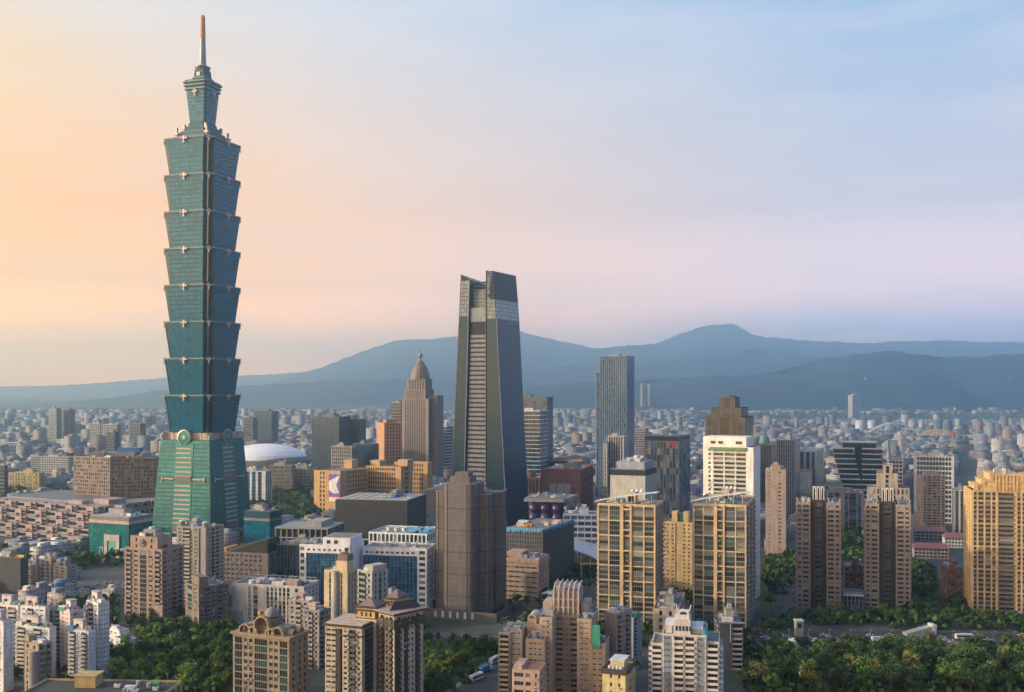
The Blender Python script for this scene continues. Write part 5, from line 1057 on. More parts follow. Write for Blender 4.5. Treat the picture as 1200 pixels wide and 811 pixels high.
def scaffold_site():
    f = fit(591, 636, 672.5, 622, 770, 24); b = Building('scaffolded_site', 'broad building site wrapped in scaffold mesh with torn blue sheets along its top', f, 'building site'); X, Y, H = b.wl/2, b.wr/2, b.H
    b.wall.box(-X,X,-Y,Y,0,H,NETD); g = b.mb('scaffold'); m = material('scaffold_grey',(.26,.25,.24),.8)
    for i in range(16): x = -X+.3+i*(2*X-.6)/15; g.box(x-.12,x+.12,-Y-.5,-Y-.3,0,H+1.5,m)
    for i in range(13): z = 2+i*H/13; g.box(-X,X,-Y-.29,-Y-.1,z,z+.3,m); g.box(X+.1,X+.25,-Y,Y,z,z+.16,SEAM)
    for i in range(10): y = -Y+.3+i*(2*Y-.6)/9; g.box(X+.26,X+.4,y-.1,y+.1,0,H+1.2,SEAM)
    bl = material('blue_tarpaulin',(.10,.36,.55),.6); r = random.Random(4)
    for i in range(14):
        q = b.mb('blue_sheets'); x0 = -X+i*2*X/14; x1 = x0+2*X/14*r.uniform(.7,1); d = r.uniform(.6,2.6); q.add([(x0,-Y-.62,H-d),(x1,-Y-.66,H-d*r.uniform(.4,1)),(x1,-Y-.6,H+1.2),(x0,-Y-.6,H+1.4),(x0,-Y+2,H+.6),(x1,-Y+1.6,H+.7)],[(0,1,2,3),(3,2,5,4)],bl)
        y0 = -Y+i*2*Y/14; y1 = y0+2*Y/14*r.uniform(.7,1); d = r.uniform(.4,2.4); q.add([(X+.5,y0,H-d),(X+.52,y1,H-d*.6),(X+.5,y1,H+1.3),(X+.5,y0,H+1.2),(X-1.5,y0,H+.7),(X-1.8,y1,H+.6)],[(0,1,2,3),(3,2,5,4)],bl)
    b.roof.box(-X+.5,X-.5,-Y+.5,Y-.5,H+.002,H+.3,ROOF); 
    for i in range(9): q = MB(); x, y, w, h = r.uniform(-X*.7,X*.7), r.uniform(-Y*.6,Y*.7), r.uniform(1.2,4), r.uniform(1.5,4); q.box(x-w,x+w,y-w*.7,y+w*.7,H+.31,H+h,r.choice([CONC,BEIGE,material('orange_paint',(.55,.27,.05),.7),WHITE_METAL])); q.build('site_stack', b.o)
    b.finish()
    f = fit(-14, 24, 33, 655, 745, 22); b = Building('netted_block', 'dark netted block with a yellow roof beam before the pink hall', f, 'building site'); X, Y, H = b.wl/2, b.wr/2, b.H; b.wall.box(-X,X,-Y,Y,0,H,NETD)
    for i in range(10): b.mb('scaffold').box(-X-.1,X+.3,-Y-.3,-Y-.02,2+i*H/10,2.3+i*H/10,SEAM); b.mb('scaffold').box(X+.31,X+.5,-Y,Y,2+i*H/10,2.3+i*H/10,SEAM)
    b.roof.box(-X+.5,X-.5,-Y+.5,Y-.5,H+.003,H+.4,ROOF); b.mb('yellow_beam').box(-X*.1,X*.9,Y*.2,Y*.35,H+.41,H+2,material('signal_yellow',(.75,.42,.02),.5)); b.clutter(b.full(),H+.4,6,True,seed=3); b.finish()
scaffold_site()
TANO = material('rose_tan_tile', (.44,.32,.25), .8)
def tan_office():
    f = fit(588, 631, 643.5, 658, 722, 20); b = Building('tan_office', 'rose-tan office block with dark window bands, between the shrouded tower and the scaffolded site', f, 'office block', near=True); X, Y, H = b.wl/2, b.wr/2, b.H
    b.block(b.full(),0,H,8,{'F':'p1 '+'w3.2 p.5 '*6+'p.6','R':'p1.2 '+'w1.3 p1.3 '*5},TANO,win=DARKS,dep=.6,sill=1.5,head=.75,parapet=1.6); b.mb('cornice').box(-X-.8,X+.8,-Y-.8,Y+.8,H-1.6,H-.9,TANO)
    q = MB(); q.box(-X*.95,-X*.1,-Y*.3,Y*.8,H+.2,H+4.5,TANO); b.add('roof_house', q); b.clutter((-X*.1,X-1,-Y+1,Y-1),H,9,False,seed=4); b.finish()
tan_office()
# ------------------------------------------------------------------ white office with deep blue-green curtain wall
CW = glass('petrol_curtain_glass', (.008,.085,.165), .15, .6, island=.5); WPAN = material('white_panel', (.84,.85,.87), .6)
def petrol_office():
    t = None
    f = fit(425, 500, 513.5, 645, 676, 10, wr=24); b = Building('white_petrol_office', 'white office of two wings framing dark petrol-blue curtain walls', f, 'office block', near=True); X, Y, H = b.wl/2, b.wr/2, b.H
    sides = 'p1 '+'w1.2 p1 '*5
    b.block(b.full(),0,H,11,{'F':'p.7 w2.6 p.7 '+'w1.5 p.6 '*2+'p.1'+' g1'*0 if 0 else 'p28 p.6 w3 p.8','R':sides,'K':'p1'},WPAN,win=GREENISH,dep=.5,sill=1.1,head=.6)
    def curtain(s, box, x0, x1, z0, z1, n, m):
        q = s.mb('curtain_wall'); y = box[2]-.06
        for i in range(n):
            for j in range(m):
                za, zb = z0+i*(z1-z0)/n, z0+(i+.78)*(z1-z0)/n; xa, xb = x0+j*(x1-x0)/m+.06, x0+(j+1)*(x1-x0)/m-.06
                q.add([(xa,y,za),(xb,y,za),(xb,y,zb),(xa,y,zb)],[(0,1,2,3)],CW)
            q.box(x0,x1,y-.12,y-.01,z0+(i+.8)*(z1-z0)/n,z0+(i+.98)*(z1-z0)/n,material('petrol_band',(.012,.02,.035),.3))
        s.mb('frame').box(x0-.3,x0,y-.2,y,z0,z1,WPAN); s.mb('frame').box(x1,x1+.3,y-.2,y,z0,z1,WPAN)
    fh = H/11; curtain(b, b.full(), -X+.4, X-6.4, 2, H-fh*1.05, 10, 14)
    for i in range(10): x = -X+2+i*(2*X-9)/10; b.wins.append(('F',b.full(),x+X+1,.02,H-fh*.55,2.2,1.5,GREENISH,WHITE_FRAME,True))
    b.clutter((-X+2,X-2,-Y+2,Y-2),H,14,False,seed=5); b.mb('roof_rail').box(-X+1,X-1,-Y+1.2,-Y+1.4,H+1,H+1.6,WHITE_METAL)
    g = fit(351, 409.5, 424, 641, 664, 10, wr=30); s = Building('x', None, g, None, near=False); A, B_, C = s.wl/2, s.wr/2, s.H; s.near = True
    s.block(s.full(),0,C,11,{'F':'p.5 w2.6 p26 w2.6 p.5','R':'p1','K':'p1'},WPAN,win=GREENISH,dep=.5,sill=1.1,head=.6); fh = C/11; curtain(s, s.full(), -A+4.6, A-4.4, 2, C-fh*1.05, 10, 10)
    for i in range(7): x = -A+5.4+i*(2*A-9)/7; s.wins.append(('F',s.full(),x+A+.9,.02,C-fh*.55,1.7,1.5,GREENISH,WHITE_FRAME,True))
    q = s.mb('roof_house'); q.box(-A*.1,A-.2,-B_+2,B_-4,C+.13,C+5.4,WPAN); q.box(-A*.1+1,A-1.2,-B_+3,B_-5,C+5.41,C+5.6,ROOF); q.box(A*.05,A*.2,-B_+1.9,-B_+1.99,C+1.5,C+3.8,DARK); q.box(A*.35,A*.5,-B_+1.9,-B_+1.99,C+1.5,C+3.8,DARK)
    s.clutter((-A+1,-A*.15,-B_+2,B_-2),C,6,False,seed=9); s.finish(cap=40); adopt(b.o, f, s, g, 'west_wing'); b.finish(cap=90)
    # low white roof with round vents behind
    f = fit(432, 500, 520, 627, 800, 14, wr=40); b = Building('white_vent_hall', 'low white building with round roof vents and blue sheets, behind the petrol-blue office', f); X, Y, H = b.wl/2, b.wr/2, b.H; b.block(b.full(),0,H,5,{'F':'p.6 '+'w1.5 p.6 '*14,'R':'p.6 '+'w1.5 p.6 '*8},WPAN,win=GREENISH,dep=.4,roof=material('garden_roof',(.26,.30,.2),.95,.4,streak=False))
    for i in range(3): q = MB(); q.cyl(-X*.5+i*6.5,-Y*.3,2.2,H+.2,H+3,WHITE_METAL,14); q.cyl(-X*.5+i*6.5,-Y*.3,2.3,H+3.01,H+3.5,WHITE_METAL,14,r1=.3); b.add('roof_vent', q)
    q = MB(); q.add([(X*.1,-Y+2,H+1.2),(X*.5,-Y+2,H+1.3),(X*.62,Y*.1,H+3),(X*.3,Y*.1,H+2.4)],[(0,1,2,3)],material('blue_tarpaulin',(.10,.36,.55),.6)); q.add([(X*.7,-Y+3,H+1.4),(X*.95,-Y+2,H+1.2),(X*.95,Y*.3,H+4),(X*.72,Y*.2,H+3)],[(0,1,2,3)],material('blue_tarpaulin',(.10,.36,.55),.6)); b.add('blue_sheets', q); b.clutter(b.full(),H,8,False,seed=2); b.finish()
petrol_office()
# ------------------------------------------------------------------ left group
PINKT = material('rose_brown_tile', (.36,.25,.205), .8); PGREY = material('grey_mauve_tile', (.27,.245,.24), .8)
def left_group():
    f = fit(146, 190, 215, 646, 640, 22); b = Building('rose_tower', 'rose-brown tower with a dark glass strip and a round crescent emblem near its top', f, 'apartment tower', near=True); X, Y, H = b.wl/2, b.wr/2, b.H
    b.block(b.full(),0,H,16,{'F':'p.6 b2 p.8 w1.3 p.5 p.3 g2.4 p.3 p.5 w1.3 p.8 b2 p.6','R':'p.5 b2 p.8 w1.2 p.8 b2.6 p.8 b2 p.5'},PINKT,win=DARKS,dep=.7,sill=1.1,head=.6,balm=PGREY,parapet=1.2)
    X2 = X*.72; b.block((-X2,X2,-Y+.6,Y*.4),H,H+7.5,2,{'F':'p3 w1 p3 p2 p3 w1 p3','R':'p1 w1 p1'},PINKT,win=DARKS,dep=.5)
    q = MB(); q.cyl(0,0,2.3,0,.5,material('emblem_dark',(.03,.03,.035),.5),24); o = q.build('emblem', b.o); o.location = (-X2*.05,-Y+.58,H+4.2); o.rotation_euler = (pi/2,0,0)
    q = MB(); n = 20; pts = [(1.7*cos(a),1.7*sin(a)) for a in [pi*.25+pi*1.5*i/n for i in range(n+1)]]; pin = [(.45+1.15*cos(a),.2+1.15*sin(a)) for a in [pi*.3+pi*1.4*i/n for i in range(n+1)]]
    q.add([(x,y,.53) for x, y in pts]+[(x,y,.53) for x, y in pin],[(i,i+1,n+2+i,n+1+i) for i in range(n)],PINKT); q.build('crescent', o)
    q = MB(); q.box(-X*.35,X*.3,-Y*.4,Y*.2,H+7.7,H+12,PGREY); q.cyl(-X*.05,-Y*.1,1.9,H+12.01,H+13.4,WHITE_METAL,14); b.add('roof_house', q); b.clutter((-X*.6,X*.6,-Y+1,Y*.3),H+7.5,6,False,seed=1)
    q = MB(); q.box(-X-2,-X-.01,-Y+2,Y-2,0,H*.35,PINKT); q.box(X*.55,X+2.2,-Y-2.2,-Y-.01,0,H*.3,PINKT); b.add('lower_wing', q); b.finish()
    f = fit(207, 241, 262.5, 620, 705, 24); b = Building('grey_balcony_tower', 'taller grey-beige tower with stacked curved balconies behind the rose tower', f, 'apartment tower', near=True); X, Y, H = b.wl/2, b.wr/2, b.H; GB = material('grey_beige_tile',(.31,.285,.255),.8)
    b.block(b.full(),0,H,20,{'F':'p.8 w1 p.8 b3.2 p1.4 w1.2 p.6 v1.2 p1.6','R':'p1.6 w1.2 p.8 b2 p.6 b2 p.8 w1 p.8'},GB,win=DARKS+[G4],dep=.8,sill=1.1,head=.6,balm=material('sand_balcony',(.36,.31,.26),.8),bald=1.3)
    for x, y in ((-X+2.5,-Y+2.5),(X-2,-Y+2)): q = MB(); q.cyl(x,y,2.1,H+.13,H+4,GB,14); q.cyl(x,y,2.3,H+4.01,H+5,WHITE_METAL,14,r1=.8); b.add('turret', q)
    b.clutter(b.full(),H,9,True,seed=6); b.finish()
    f = fit(217, 233, 268.5, 690, 622, 52); b = Building('brown_block', 'lower brown apartment block with a green-glazed bay, in front of the grey balcony tower', f, 'apartment block', near=True); X, Y, H = b.wl/2, b.wr/2, b.H
    b.block(b.full(),0,H,11,{'F':'p1 g1.6 p1 w.8 p.8','R':'p.8 w1 p.7 b2.4 p.8 w1.2 p.7 b2.4 p.8 w1 p.8'},material('earth_brown_tile',(.21,.165,.14),.8),win=[G1,G2,G3],dep=.7,balm=material('earth_balcony',(.19,.17,.16),.8)); q = MB(); q.box(-X*.5,X*.6,-Y*.8,-Y*.2,H+.13,H+6,material('earth_brown_tile',(.21,.165,.14),.8)); b.add('roof_house', q); b.clutter(b.full(),H,8,False,seed=11); b.finish()
    f = fit(258, 314, 331, 650, 790, 14); b = Building('dark_ramp_office', 'brown-grey office with a grid of dark windows and a black sloping glass roof', f, 'office block', near=True); X, Y, H = b.wl/2, b.wr/2, b.H
    b.block(b.full(),0,H,6,{'F':'p1.2 '+'w1.5 p.9 '*9+'p2.4','R':'p1 g3 p1 g3 p1'},material('mauve_brown_panel',(.20,.165,.155),.8),win=DARKS,dep=.5,sill=1.1,head=.9); q = MB(); q.loft([(-X*.75,-Y+1),(X-1,-Y+1),(X-1,Y-1),(-X*.75,Y-1)],H+.13,[(-X*.72,-Y+3),(X-2,-Y+3),(X-2,Y-2),(-X*.72,Y-2)],[H+4,H+11.5,H+11.5,H+4],material('black_glass',(.012,.018,.022),.15)); b.add('sloping_roof', q); q = MB(); q.box(-X*.98,-X*.78,-Y+2,Y-2,H+.14,H+3.4,material('orange_paint',(.55,.27,.05),.7)); b.add('orange_kerb', q); b.finish()
    # beige blocks before the pink hall
    for nm, lb, a in (('beige_flats','beige apartment block with small windows, left of a stepped pair',(30,44,50,664,765,22)),('beige_flats','taller middle beige apartment block with a roof house, behind the white cluster',(46,60,66,657,762,22)),('beige_flats','beige-grey apartment block with a dark glazed flank, right of the pair',(62,78,90,665,755,24))):
        f = fit(*a); b = Building(nm, lb, f, 'apartment block', 'beige apartment blocks', near=True); b.block(b.full(),0,b.H,8,{'F':'p1 w1.2 p1 w1.2 p1','R':'p1 w1.6 p.6 w1.6 p1'},material('dusty_beige',(.40,.34,.29),.85),win=[G1,G4,G1],dep=.5); b.clutter(b.full(),b.H,4,True,seed=int(a[0])); b.finish()
left_group()
WT2 = material('white_mosaic_tile', (.74,.72,.71), .8); WT3 = material('rose_white_tile', (.66,.56,.53), .8)
def white_cluster():
    rows = (('white_apartments','white apartment tower cut by the left frame edge',(-14,4,16,731,505,24),'p1 b2 p1 w1 p1','p1.2 w.8 p1.8 w.8 p1.2',16),
        ('white_apartments','greyer white apartment tower with deep balconies at the left end of the cluster',(-4,21,28,712,548,20),'p.6 b3 p.6 b3 p.6','p1 w1 p1 w1 p1',14),
        ('white_apartments','white apartment tower with a square window grid, second of the cluster',(24,53,58,714,540,20),'p.7 w1.3 p.6 b2.6 p.6 w1.3 p.6 w1.3 p.7','p1 w1.3 p1 w1.3 p1',14),
        ('white_apartments','white apartment tower with curved balcony stacks in the middle of the cluster',(54,71,74,716,546,20),'p.4 b3.2 p.6 b3.2 p.4','p1 w1 p1',14),
        ('white_apartments','white apartment tower with a pinkish bright flank, third tall corner of the cluster',(70,82,98,719,532,38),'p.7 w1.2 p.7 w1.2 p.7','p.7 w1.2 p.6 b2.4 p.6 w1.2 p.7 w1.2 p.7',15),
        ('white_apartments','lower white link block with balcony rows between the second and third towers',(18,58,66,738,528,20),'p.5 b2.6 p.5 w1.2 p.5 b2.6 p.5 w1.2 p.5','p1 w1 p1 w1 p1',12),
        ('white_apartments','lower white link block with balcony rows before the dark stairwell block',(80,104,112,742,522,24),'p.5 b2.6 p.5 w1.2 p.5 b2.6 p.5','p1 w1 p1 w1 p1',12),
        ('white_apartments','white apartment tower with the brightest flank, right end of the cluster beside the trees',(101,115,128,709,536,40),'p.6 b2.4 p.6 w1 p.6','p.8 w1.2 p.9 w1.2 p.9 w1.2 p.9 w1.2 p.8',15))
    for i, (nm, lb, a, sf, sr, n) in enumerate(rows):
        f = fit(*a); b = Building(nm, lb, f, 'apartment tower', 'white apartment cluster', near=True); X, Y, H = b.wl/2, b.wr/2, b.H
        b.block(b.full(),0,H,n,{'F':sf,'R':sr},WT2 if i != 4 else WT3,win=DARKS+[G2],dep=.6,sill=1.1,head=.6,balm=material('balcony_tile_grey',(.42,.40,.39),.8),bald=1.2)
        q = MB(); q.box(-X*.7,X*.2,-Y*.3,Y*.6,H+.13,H+5.5,WT3); q.box(-X*.5,-X*.2,-Y*.3-.08,-Y*.3-.003,H+2,H+3.6,G1); q.box(-X*.7-.3,X*.2+.3,-Y*.3-.3,Y*.6+.3,H+5.51,H+5.9,ROOF_LIGHT); b.add('roof_house', q); b.clutter(b.full(),H,7,False,seed=i); b.finish(cap=70)
    f = fit(98, 106, 110, 715, 575, 30); b = Building('dark_stairwell_block', 'dark grey recessed block between two white towers of the cluster', f, 'apartment tower', near=True); b.block(b.full(),0,b.H,14,{'F':'p.4 b2 p.4 b2 p.4','R':'p1'},PGREY,win=DARKS,dep=.6); b.clutter(b.full(),b.H,4,True,seed=4); b.finish(cap=40)
    for lb, a, n in (('low white annexe with a stepped roof beside the white cluster, upper step',(127,140,151,741,600,38),6),('lowest white annexe block reaching toward the park trees',(133,147,159,752,588,38),5)):
        f = fit(*a); b = Building('white_annexe', lb, f, 'annexe', near=True); b.block(b.full(),0,b.H,n,{'F':'p.8 w1 p.8 w1 p.8','R':'p1 w1 p1 w1 p1'},WT2,win=DARKS,dep=.5); b.clutter(b.full(),b.H,4,False,seed=4); b.finish()
    f = fit(28, 45, 61, 757, 500, 34); b = Building('beige_walkup', 'small beige block with a rounded stair tower in front of the white cluster', f, 'apartment block', near=True); X, Y, H = b.wl/2, b.wr/2, b.H; BW = material('old_beige_tile',(.36,.29,.20),.85)
    b.block(b.full(),0,H,8,{'F':'p1 w.8 p1.6 w.8 p1','R':'p1 b2 p.6 w1 p.6 b2 p1'},BW,win=DARKS,dep=.6,balm=PGREY); q = MB(); q.box(-X,-X*.3,-Y,Y*.2,H+.13,H+4,BW); b.add('roof_house', q); q = MB(); q.cyl(X*.5,-Y*.9,3.2,0,H-3,PGREY,16); q.cyl(X*.5,-Y*.9,3.5,H-2.99,H-2.4,ROOF_LIGHT,16); b.add('round_stair', q); b.clutter(b.full(),H,5,False,seed=8); b.finish()
    f = dict(loc=(-174,431,0), rz=radians(-3), wl=60, wr=30, H=22.3); b = Building('yellow_parapet_roof', 'low building with a dark flat roof and yellow parapet along the bottom edge', f, 'building', near=True); X, Y, H = b.wl/2, b.wr/2, b.H; YP = material('faded_yellow_tile',(.48,.37,.17),.85)
    b.block(b.full(),0,H,5,{'F':'p1 '+'w2 p1 '*10,'R':'p1 '+'w2 p1 '*5},YP,win=DARKS,dep=.4,parapet=.9,roof=material('bitumen',(.07,.068,.066),.9,.3,streak=False)); q = MB(); q.box(-X*.42,-X*.12,Y*.3,Y*.8,H+.13,H+5,YP); q.box(-X*.44,-X*.1,Y*.27,Y*.83,H+5.01,H+5.4,YP); b.add('roof_house', q); b.clutter((0,X-2,-Y+2,Y-2),H,6,False,seed=2); b.finish()
white_cluster()
def white_office():
    f = fit(271, 356, 374, 690, 628, 14); b = Building('white_office', 'white office with a plain left wall, blue window strips and a cluttered flat roof', f, 'office block', near=True); X, Y, H = b.wl/2, b.wr/2, b.H; W1 = material('warm_white_tile',(.60,.57,.54),.75)
    b.block(b.full(),0,H,10,{'F':'p9 v.3 w.6 v.3 p1.4 g2.2 p4.5 '+'g1.4 p.7 '*6+'p2 g1.5 p3','R':'p1 '+'w1.2 p1 '*4},W1,win=[G4,G1,G4,G3],dep=.7,parapet=1.4)
    q = MB(); q.box(-X+1.3,-X+8,-Y-.15,-Y-.01,4,H*.42,CONC); b.add('blind_panel', q)
    q = MB(); q.cyl(-X*.48,-Y+3.2,2.2,H+.13,H+3.2,WHITE_METAL,16); b.add('water_tank', q); q = MB(); q.box(X*.1,X*.42,-Y+1,-Y+5,H+.13,H+3,WHITE_METAL); b.add('roof_shed', q); q = MB(); q.box(X*.45,X*.78,-Y+2,-Y+8,H+.13,H+4.2,material('roof_terracotta',(.45,.33,.27),.8)); b.add('roof_house', q)
    for i in range(14): q = MB(); x = -X+2+i*(2*X-4)/13; q.box(x-.1,x+.1,Y-1.2,Y-1,H+1.4,H+3,WHITE_METAL); q.build('rail_post', b.o)
    q = MB(); q.box(-X+1.5,X-1.5,Y-1.25,-.96+Y,H+3.01,H+3.2,WHITE_METAL); b.add('roof_rail', q); b.clutter((-X*.7,X-1,-Y+6,Y-2),H,16,False,seed=21); b.finish()
    for nm, lb, a, n in (('grey_flats','grey apartment block with rose roof huts squeezed in front of the white office',(338,362,372,706,575,22),11),('grey_flats','taller narrow grey-blue flats beside the cream tower with piers',(355,374,386,718,545,30),12)):
        f = fit(*a); b = Building(nm, lb, f, 'apartment block', 'grey flats by the white office', near=True); X, Y, H = b.wl/2, b.wr/2, b.H; b.block(b.full(),0,H,n,{'F':'p.8 w1 p.7 b2 p.7 w1 p.8','R':'p.8 b2 p.7 w1.2 p.8'},PGREY if n == 12 else material('warm_grey_tile',(.36,.33,.31),.8),win=DARKS,dep=.6); q = MB(); q.box(-X*.6,X*.2,-Y*.5,Y*.5,H+.13,H+4,material('roof_terracotta',(.45,.33,.27),.8)); b.add('roof_house', q); b.clutter(b.full(),H,6,False,seed=n); b.finish()
white_office()
def arch_ring(q, x, y0, y1, z, r, t, m, n=12):
    for i in range(n):
        a, c = pi*i/n, pi*(i+1)/n
        P = [(x+(r+t)*cos(a), z+(r+t)*sin(a)), (x+(r+t)*cos(c), z+(r+t)*sin(c)), (x+r*cos(c), z+r*sin(c)), (x+r*cos(a), z+r*sin(a))]
        q.add([(u,y0,v) for u, v in P]+[(u,y1,v) for u, v in P], [(0,1,2,3),(7,6,5,4),(0,4,5,1),(1,5,6,2),(2,6,7,3),(3,7,4,0)], m)
def arch_block():
    f = fit(273, 339, 361, 752, 482, 22); b = Building('arched_crown_block', 'brown apartment block with arched golden crown and dark glazed bays, among the trees', f, 'apartment block', near=True); X, Y, H = b.wl/2, b.wr/2, b.H; ST = material('brown_stone_tile',(.31,.24,.17),.8); DKB = material('dark_bay',(.06,.045,.038),.6)
    b.block(b.full(),0,H,9,{'F':'p.6 g2.6 p.6 w1.2 p.5 w1.2 p.6 g4.4 p.6 w1.2 p.5 w1.2 p.6 g2.6 p.6','R':'p1.6 w1 p2 w1 p1.6 w1 p1'},ST,win=[G1,material('tinted_brown_glass',(.03,.022,.018),.2),G1,G2],dep=.7,sill=.9,head=.6,bars=0,core=DKB)
    q = MB(); q.box(-X-1,X+1,-Y-1,Y+1,H+1.01,H+2,ST); b.add('cornice', q); CR = material('crown_ochre',(.34,.26,.16),.8)
    q = MB()
    for x, r, zz in ((-X*.62,2.6,0),(-X*.02,3.6,3.4),(X*.55,2.6,0),(-X*.33,1.8,0),(X*.28,1.8,0)):
        z = H+2.01+zz; arch_ring(q, x, -Y+.5, -Y+3.5, z+.8, r, .7, CR); q.box(x-r-.9,x-r,-Y+.51,-Y+3.49,H+2.01,z+.8,CR); q.box(x+r,x+r+.9,-Y+.51,-Y+3.49,H+2.01,z+.8,CR)
    q.box(-X*.75,X*.75,-Y+3.6,Y*.4,H+2.02,H+5.4,CR); q.box(-X*.34,X*.34,-Y+3.7,Y*.3,H+5.41,H+9,material('crown_brown',(.2,.155,.12),.8)); b.add('arched_crown', q)
    for y, zz in ((-Y*.3,0),(Y*.4,0)):
        q = MB(); arch_ring(q, 0, -1.5, 1.5, H+2.3, 1.7, .5, CR); o = q.build('side_arch', b.o); o.location = (X-2, y, 0); o.rotation_euler = (0,0,pi/2)
    q = MB(); q.lathe(X*.12,-Y*.2,[(3.6,H+10.01),(3.4,H+11.8),(2.4,H+13.2),(.9,H+14),(.05,H+14.2)],material('dome_grey',(.2,.2,.21),.5),16); b.add('roof_dome', q); q = MB(); q.cyl(-X*.1,-Y*.1,.16,H+10.01,H+15,STEEL,6); q.cyl(-X*.25,-Y*.3,1.3,H+10.01,H+12,material('orange_paint',(.55,.27,.05),.7),10); b.add('roof_mast', q); b.clutter((-X*.7,X*.7,-Y*.4,Y*.6),H+2,7,False,seed=4); b.finish()
arch_block()
CRM = material('cream_tile', (.56,.46,.30), .8); CRG = material('cream_grey_tile', (.42,.40,.36), .8)
def cream_towers():
    f = fit(380, 407, 418.5, 672, 560, 24); b = Building('cream_pier_tower', 'cream tower with three smooth vertical piers and a brown drum on its roof', f, 'apartment tower', near=True); X, Y, H = b.wl/2, b.wr/2, b.H
    b.block(b.full(),0,H,15,{'F':'p2.8 g1.2 p.4 v.6 p3.4 v.6 p.4 g1.2 p2.8','R':'p1.4 g1 p1.2 g1 p1.4 b1.6 p.8'},CRM,win=[G1,G2],dep=.8,sill=1.1,head=.5,parapet=1.2)
    q = MB(); q.cyl(-X*.05,-Y+.5,2.3,0,H+1,CRG,20); b.add('round_pier', q)
    q = MB(); q.box(0,X-.5,-Y+.5,Y*.4,H+.13,H+6.5,CRM); b.add('upper_block', q); q = MB(); q.box(X*.1,X-.3,-Y+.6,Y*.3,H+6.51,H+10,material('rust_brown',(.2,.14,.12),.8)); q.cyl(X*.4,-Y*.2,2.2,H+10.01,H+10.8,material('rust_brown',(.2,.14,.12),.8),14); b.add('roof_drum', q); b.clutter((-X+1,0,-Y+1,Y-1),H,4,False,seed=7); b.finish()
    f = fit(419, 436, 455, 672, 580, 40); b = Building('green_bay_tower', 'grey-cream tower with green-glazed bays, paired with the cream tower with piers', f, 'apartment tower', near=True); X, Y, H = b.wl/2, b.wr/2, b.H
    b.block(b.full(),0,H,14,{'F':'p.6 b3.6 p.8 w1 p1','R':'p1.4 w.8 p1 g1.4 p1 w.8 p1.4'},CRG,win=[glass('leaf_green_glass',(.03,.10,.06),.2),G2,G1],dep=.8,balm=material('green_grey_balcony',(.23,.27,.24),.7)); q = MB(); q.box(-X*.2,X-.5,-Y+1,Y-1,H+.13,H+4,CRG); b.add('roof_house', q); b.clutter(b.full(),H+.0,5,False,seed=17); b.finish()
    f = fit(436, 459, 466, 700, 600, 24); b = Building('pale_step_block', 'pale stepped block with curved parapets between the cream towers and the petrol-blue office', f, 'apartment block', near=True); X, Y, H = b.wl/2, b.wr/2, b.H; b.block(b.full(),0,H,10,{'F':'p.8 w1 p.8 w1 p.8 w1 p.8','R':'p1 w1 p1'},CRG,win=DARKS,dep=.5); q = MB(); q.loft([(-X*.4,-Y),(X,-Y),(X,Y*.3),(-X*.4,Y*.3)],H+1.01,[(-X*.4,-Y),(X,-Y),(X,Y*.3),(-X*.4,Y*.3)],[H+2,H+6,H+6,H+2],CRG); b.add('curved_parapet', q); b.finish()
    # dark and cream tower with hipped turrets
    f = fit(381, 424, 441, 739, 470, 20, wr=20); t = Building('hipped_turret_tower', 'cream and black-brown tower with hipped turret roofs and jutting dark cornices', f, 'apartment tower', near=True); X, Y, H = t.wl/2, t.wr/2, t.H; DB = material('black_brown_tile',(.055,.045,.042),.7); CT = material('pale_cream_tile',(.50,.43,.32),.8)
    t.block(t.full(),0,H,16,{'F':'p.5 w1.6 p.4 w1.6 p.6 v1.6 p.5 w1.2 p.6 b2.6 p.5 w1 p.6','R':'p.8 b2.4 p.6 w1.2 p.8'},CT,win=DARKS+[G2,G3],dep=.7,core=DB,balm=material('balcony_iron',(.09,.085,.085),.6)); q = MB()
    for x in (-X*.28,): q.box(x-1.3,x+1.3,-Y-.25,-Y+.68,0,H-.1,DB)
    t.add('dark_stripe', q); q = MB(); q.box(-X-.9,X+.9,-Y-.9,Y+.9,H+1.01,H+1.9,DB); q.box(-X-.4,X+.4,-Y-.4,Y+.4,H-3.2,H-2.6,DB); t.add('cornice', q); q = MB(); q.box(-X,X,-Y,Y,H+1.92,H+2.4,BEIGE); t.add('roof_edge', q)
    for i in range(16): pass
    g = fit(414, 441, 448, 728, 478, 20, wr=12); s = Building('x', None, g, None, near=True); A, B_, C = s.wl/2, s.wr/2, s.H; s.block(s.full(),0,C,17,{'F':'p.7 w.9 p.6 w.9 p.6 w.9 p.7','R':'p1 w1 p1 w1 p1'},CT,win=DARKS,dep=.5,parapet=.6)
    HIP = material('hip_roof_tile',(.22,.15,.125),.7); GLT = material('amber_stone',(.56,.39,.17),.8)
    def turret(mb, w, d, z):
        mb.box(-w*.8,w*.8,-d*.8,d*.8,z,z+3.4,GLT); mb.box(-w*.98,w*.98,-d*.98,d*.98,z+3.41,z+4.1,DB); mb.box(-w*.9,w*.9,-d*.9,d*.9,z+4.11,z+5,GLT); mb.box(-w*1.08,w*1.08,-d*1.08,d*1.08,z+5.01,z+5.6,DB); mb.loft([(-w*.8,-d*.8),(w*.8,-d*.8),(w*.8,d*.8),(-w*.8,d*.8)],z+5.61,[(-.3,-.3),(.3,-.3),(.3,.3),(-.3,.3)],z+9,HIP)
        for x in (-w*.4, 0, w*.4): mb.box(x-.5,x+.5,-d*.8-.06,-d*.8-.003,z+.8,z+2.6,G1)
    q = s.mb('turret'); turret(q, A*.95, B_*.95, C+.7); s.finish(cap=40); adopt(t.o, f, s, g, 'turret_wing')
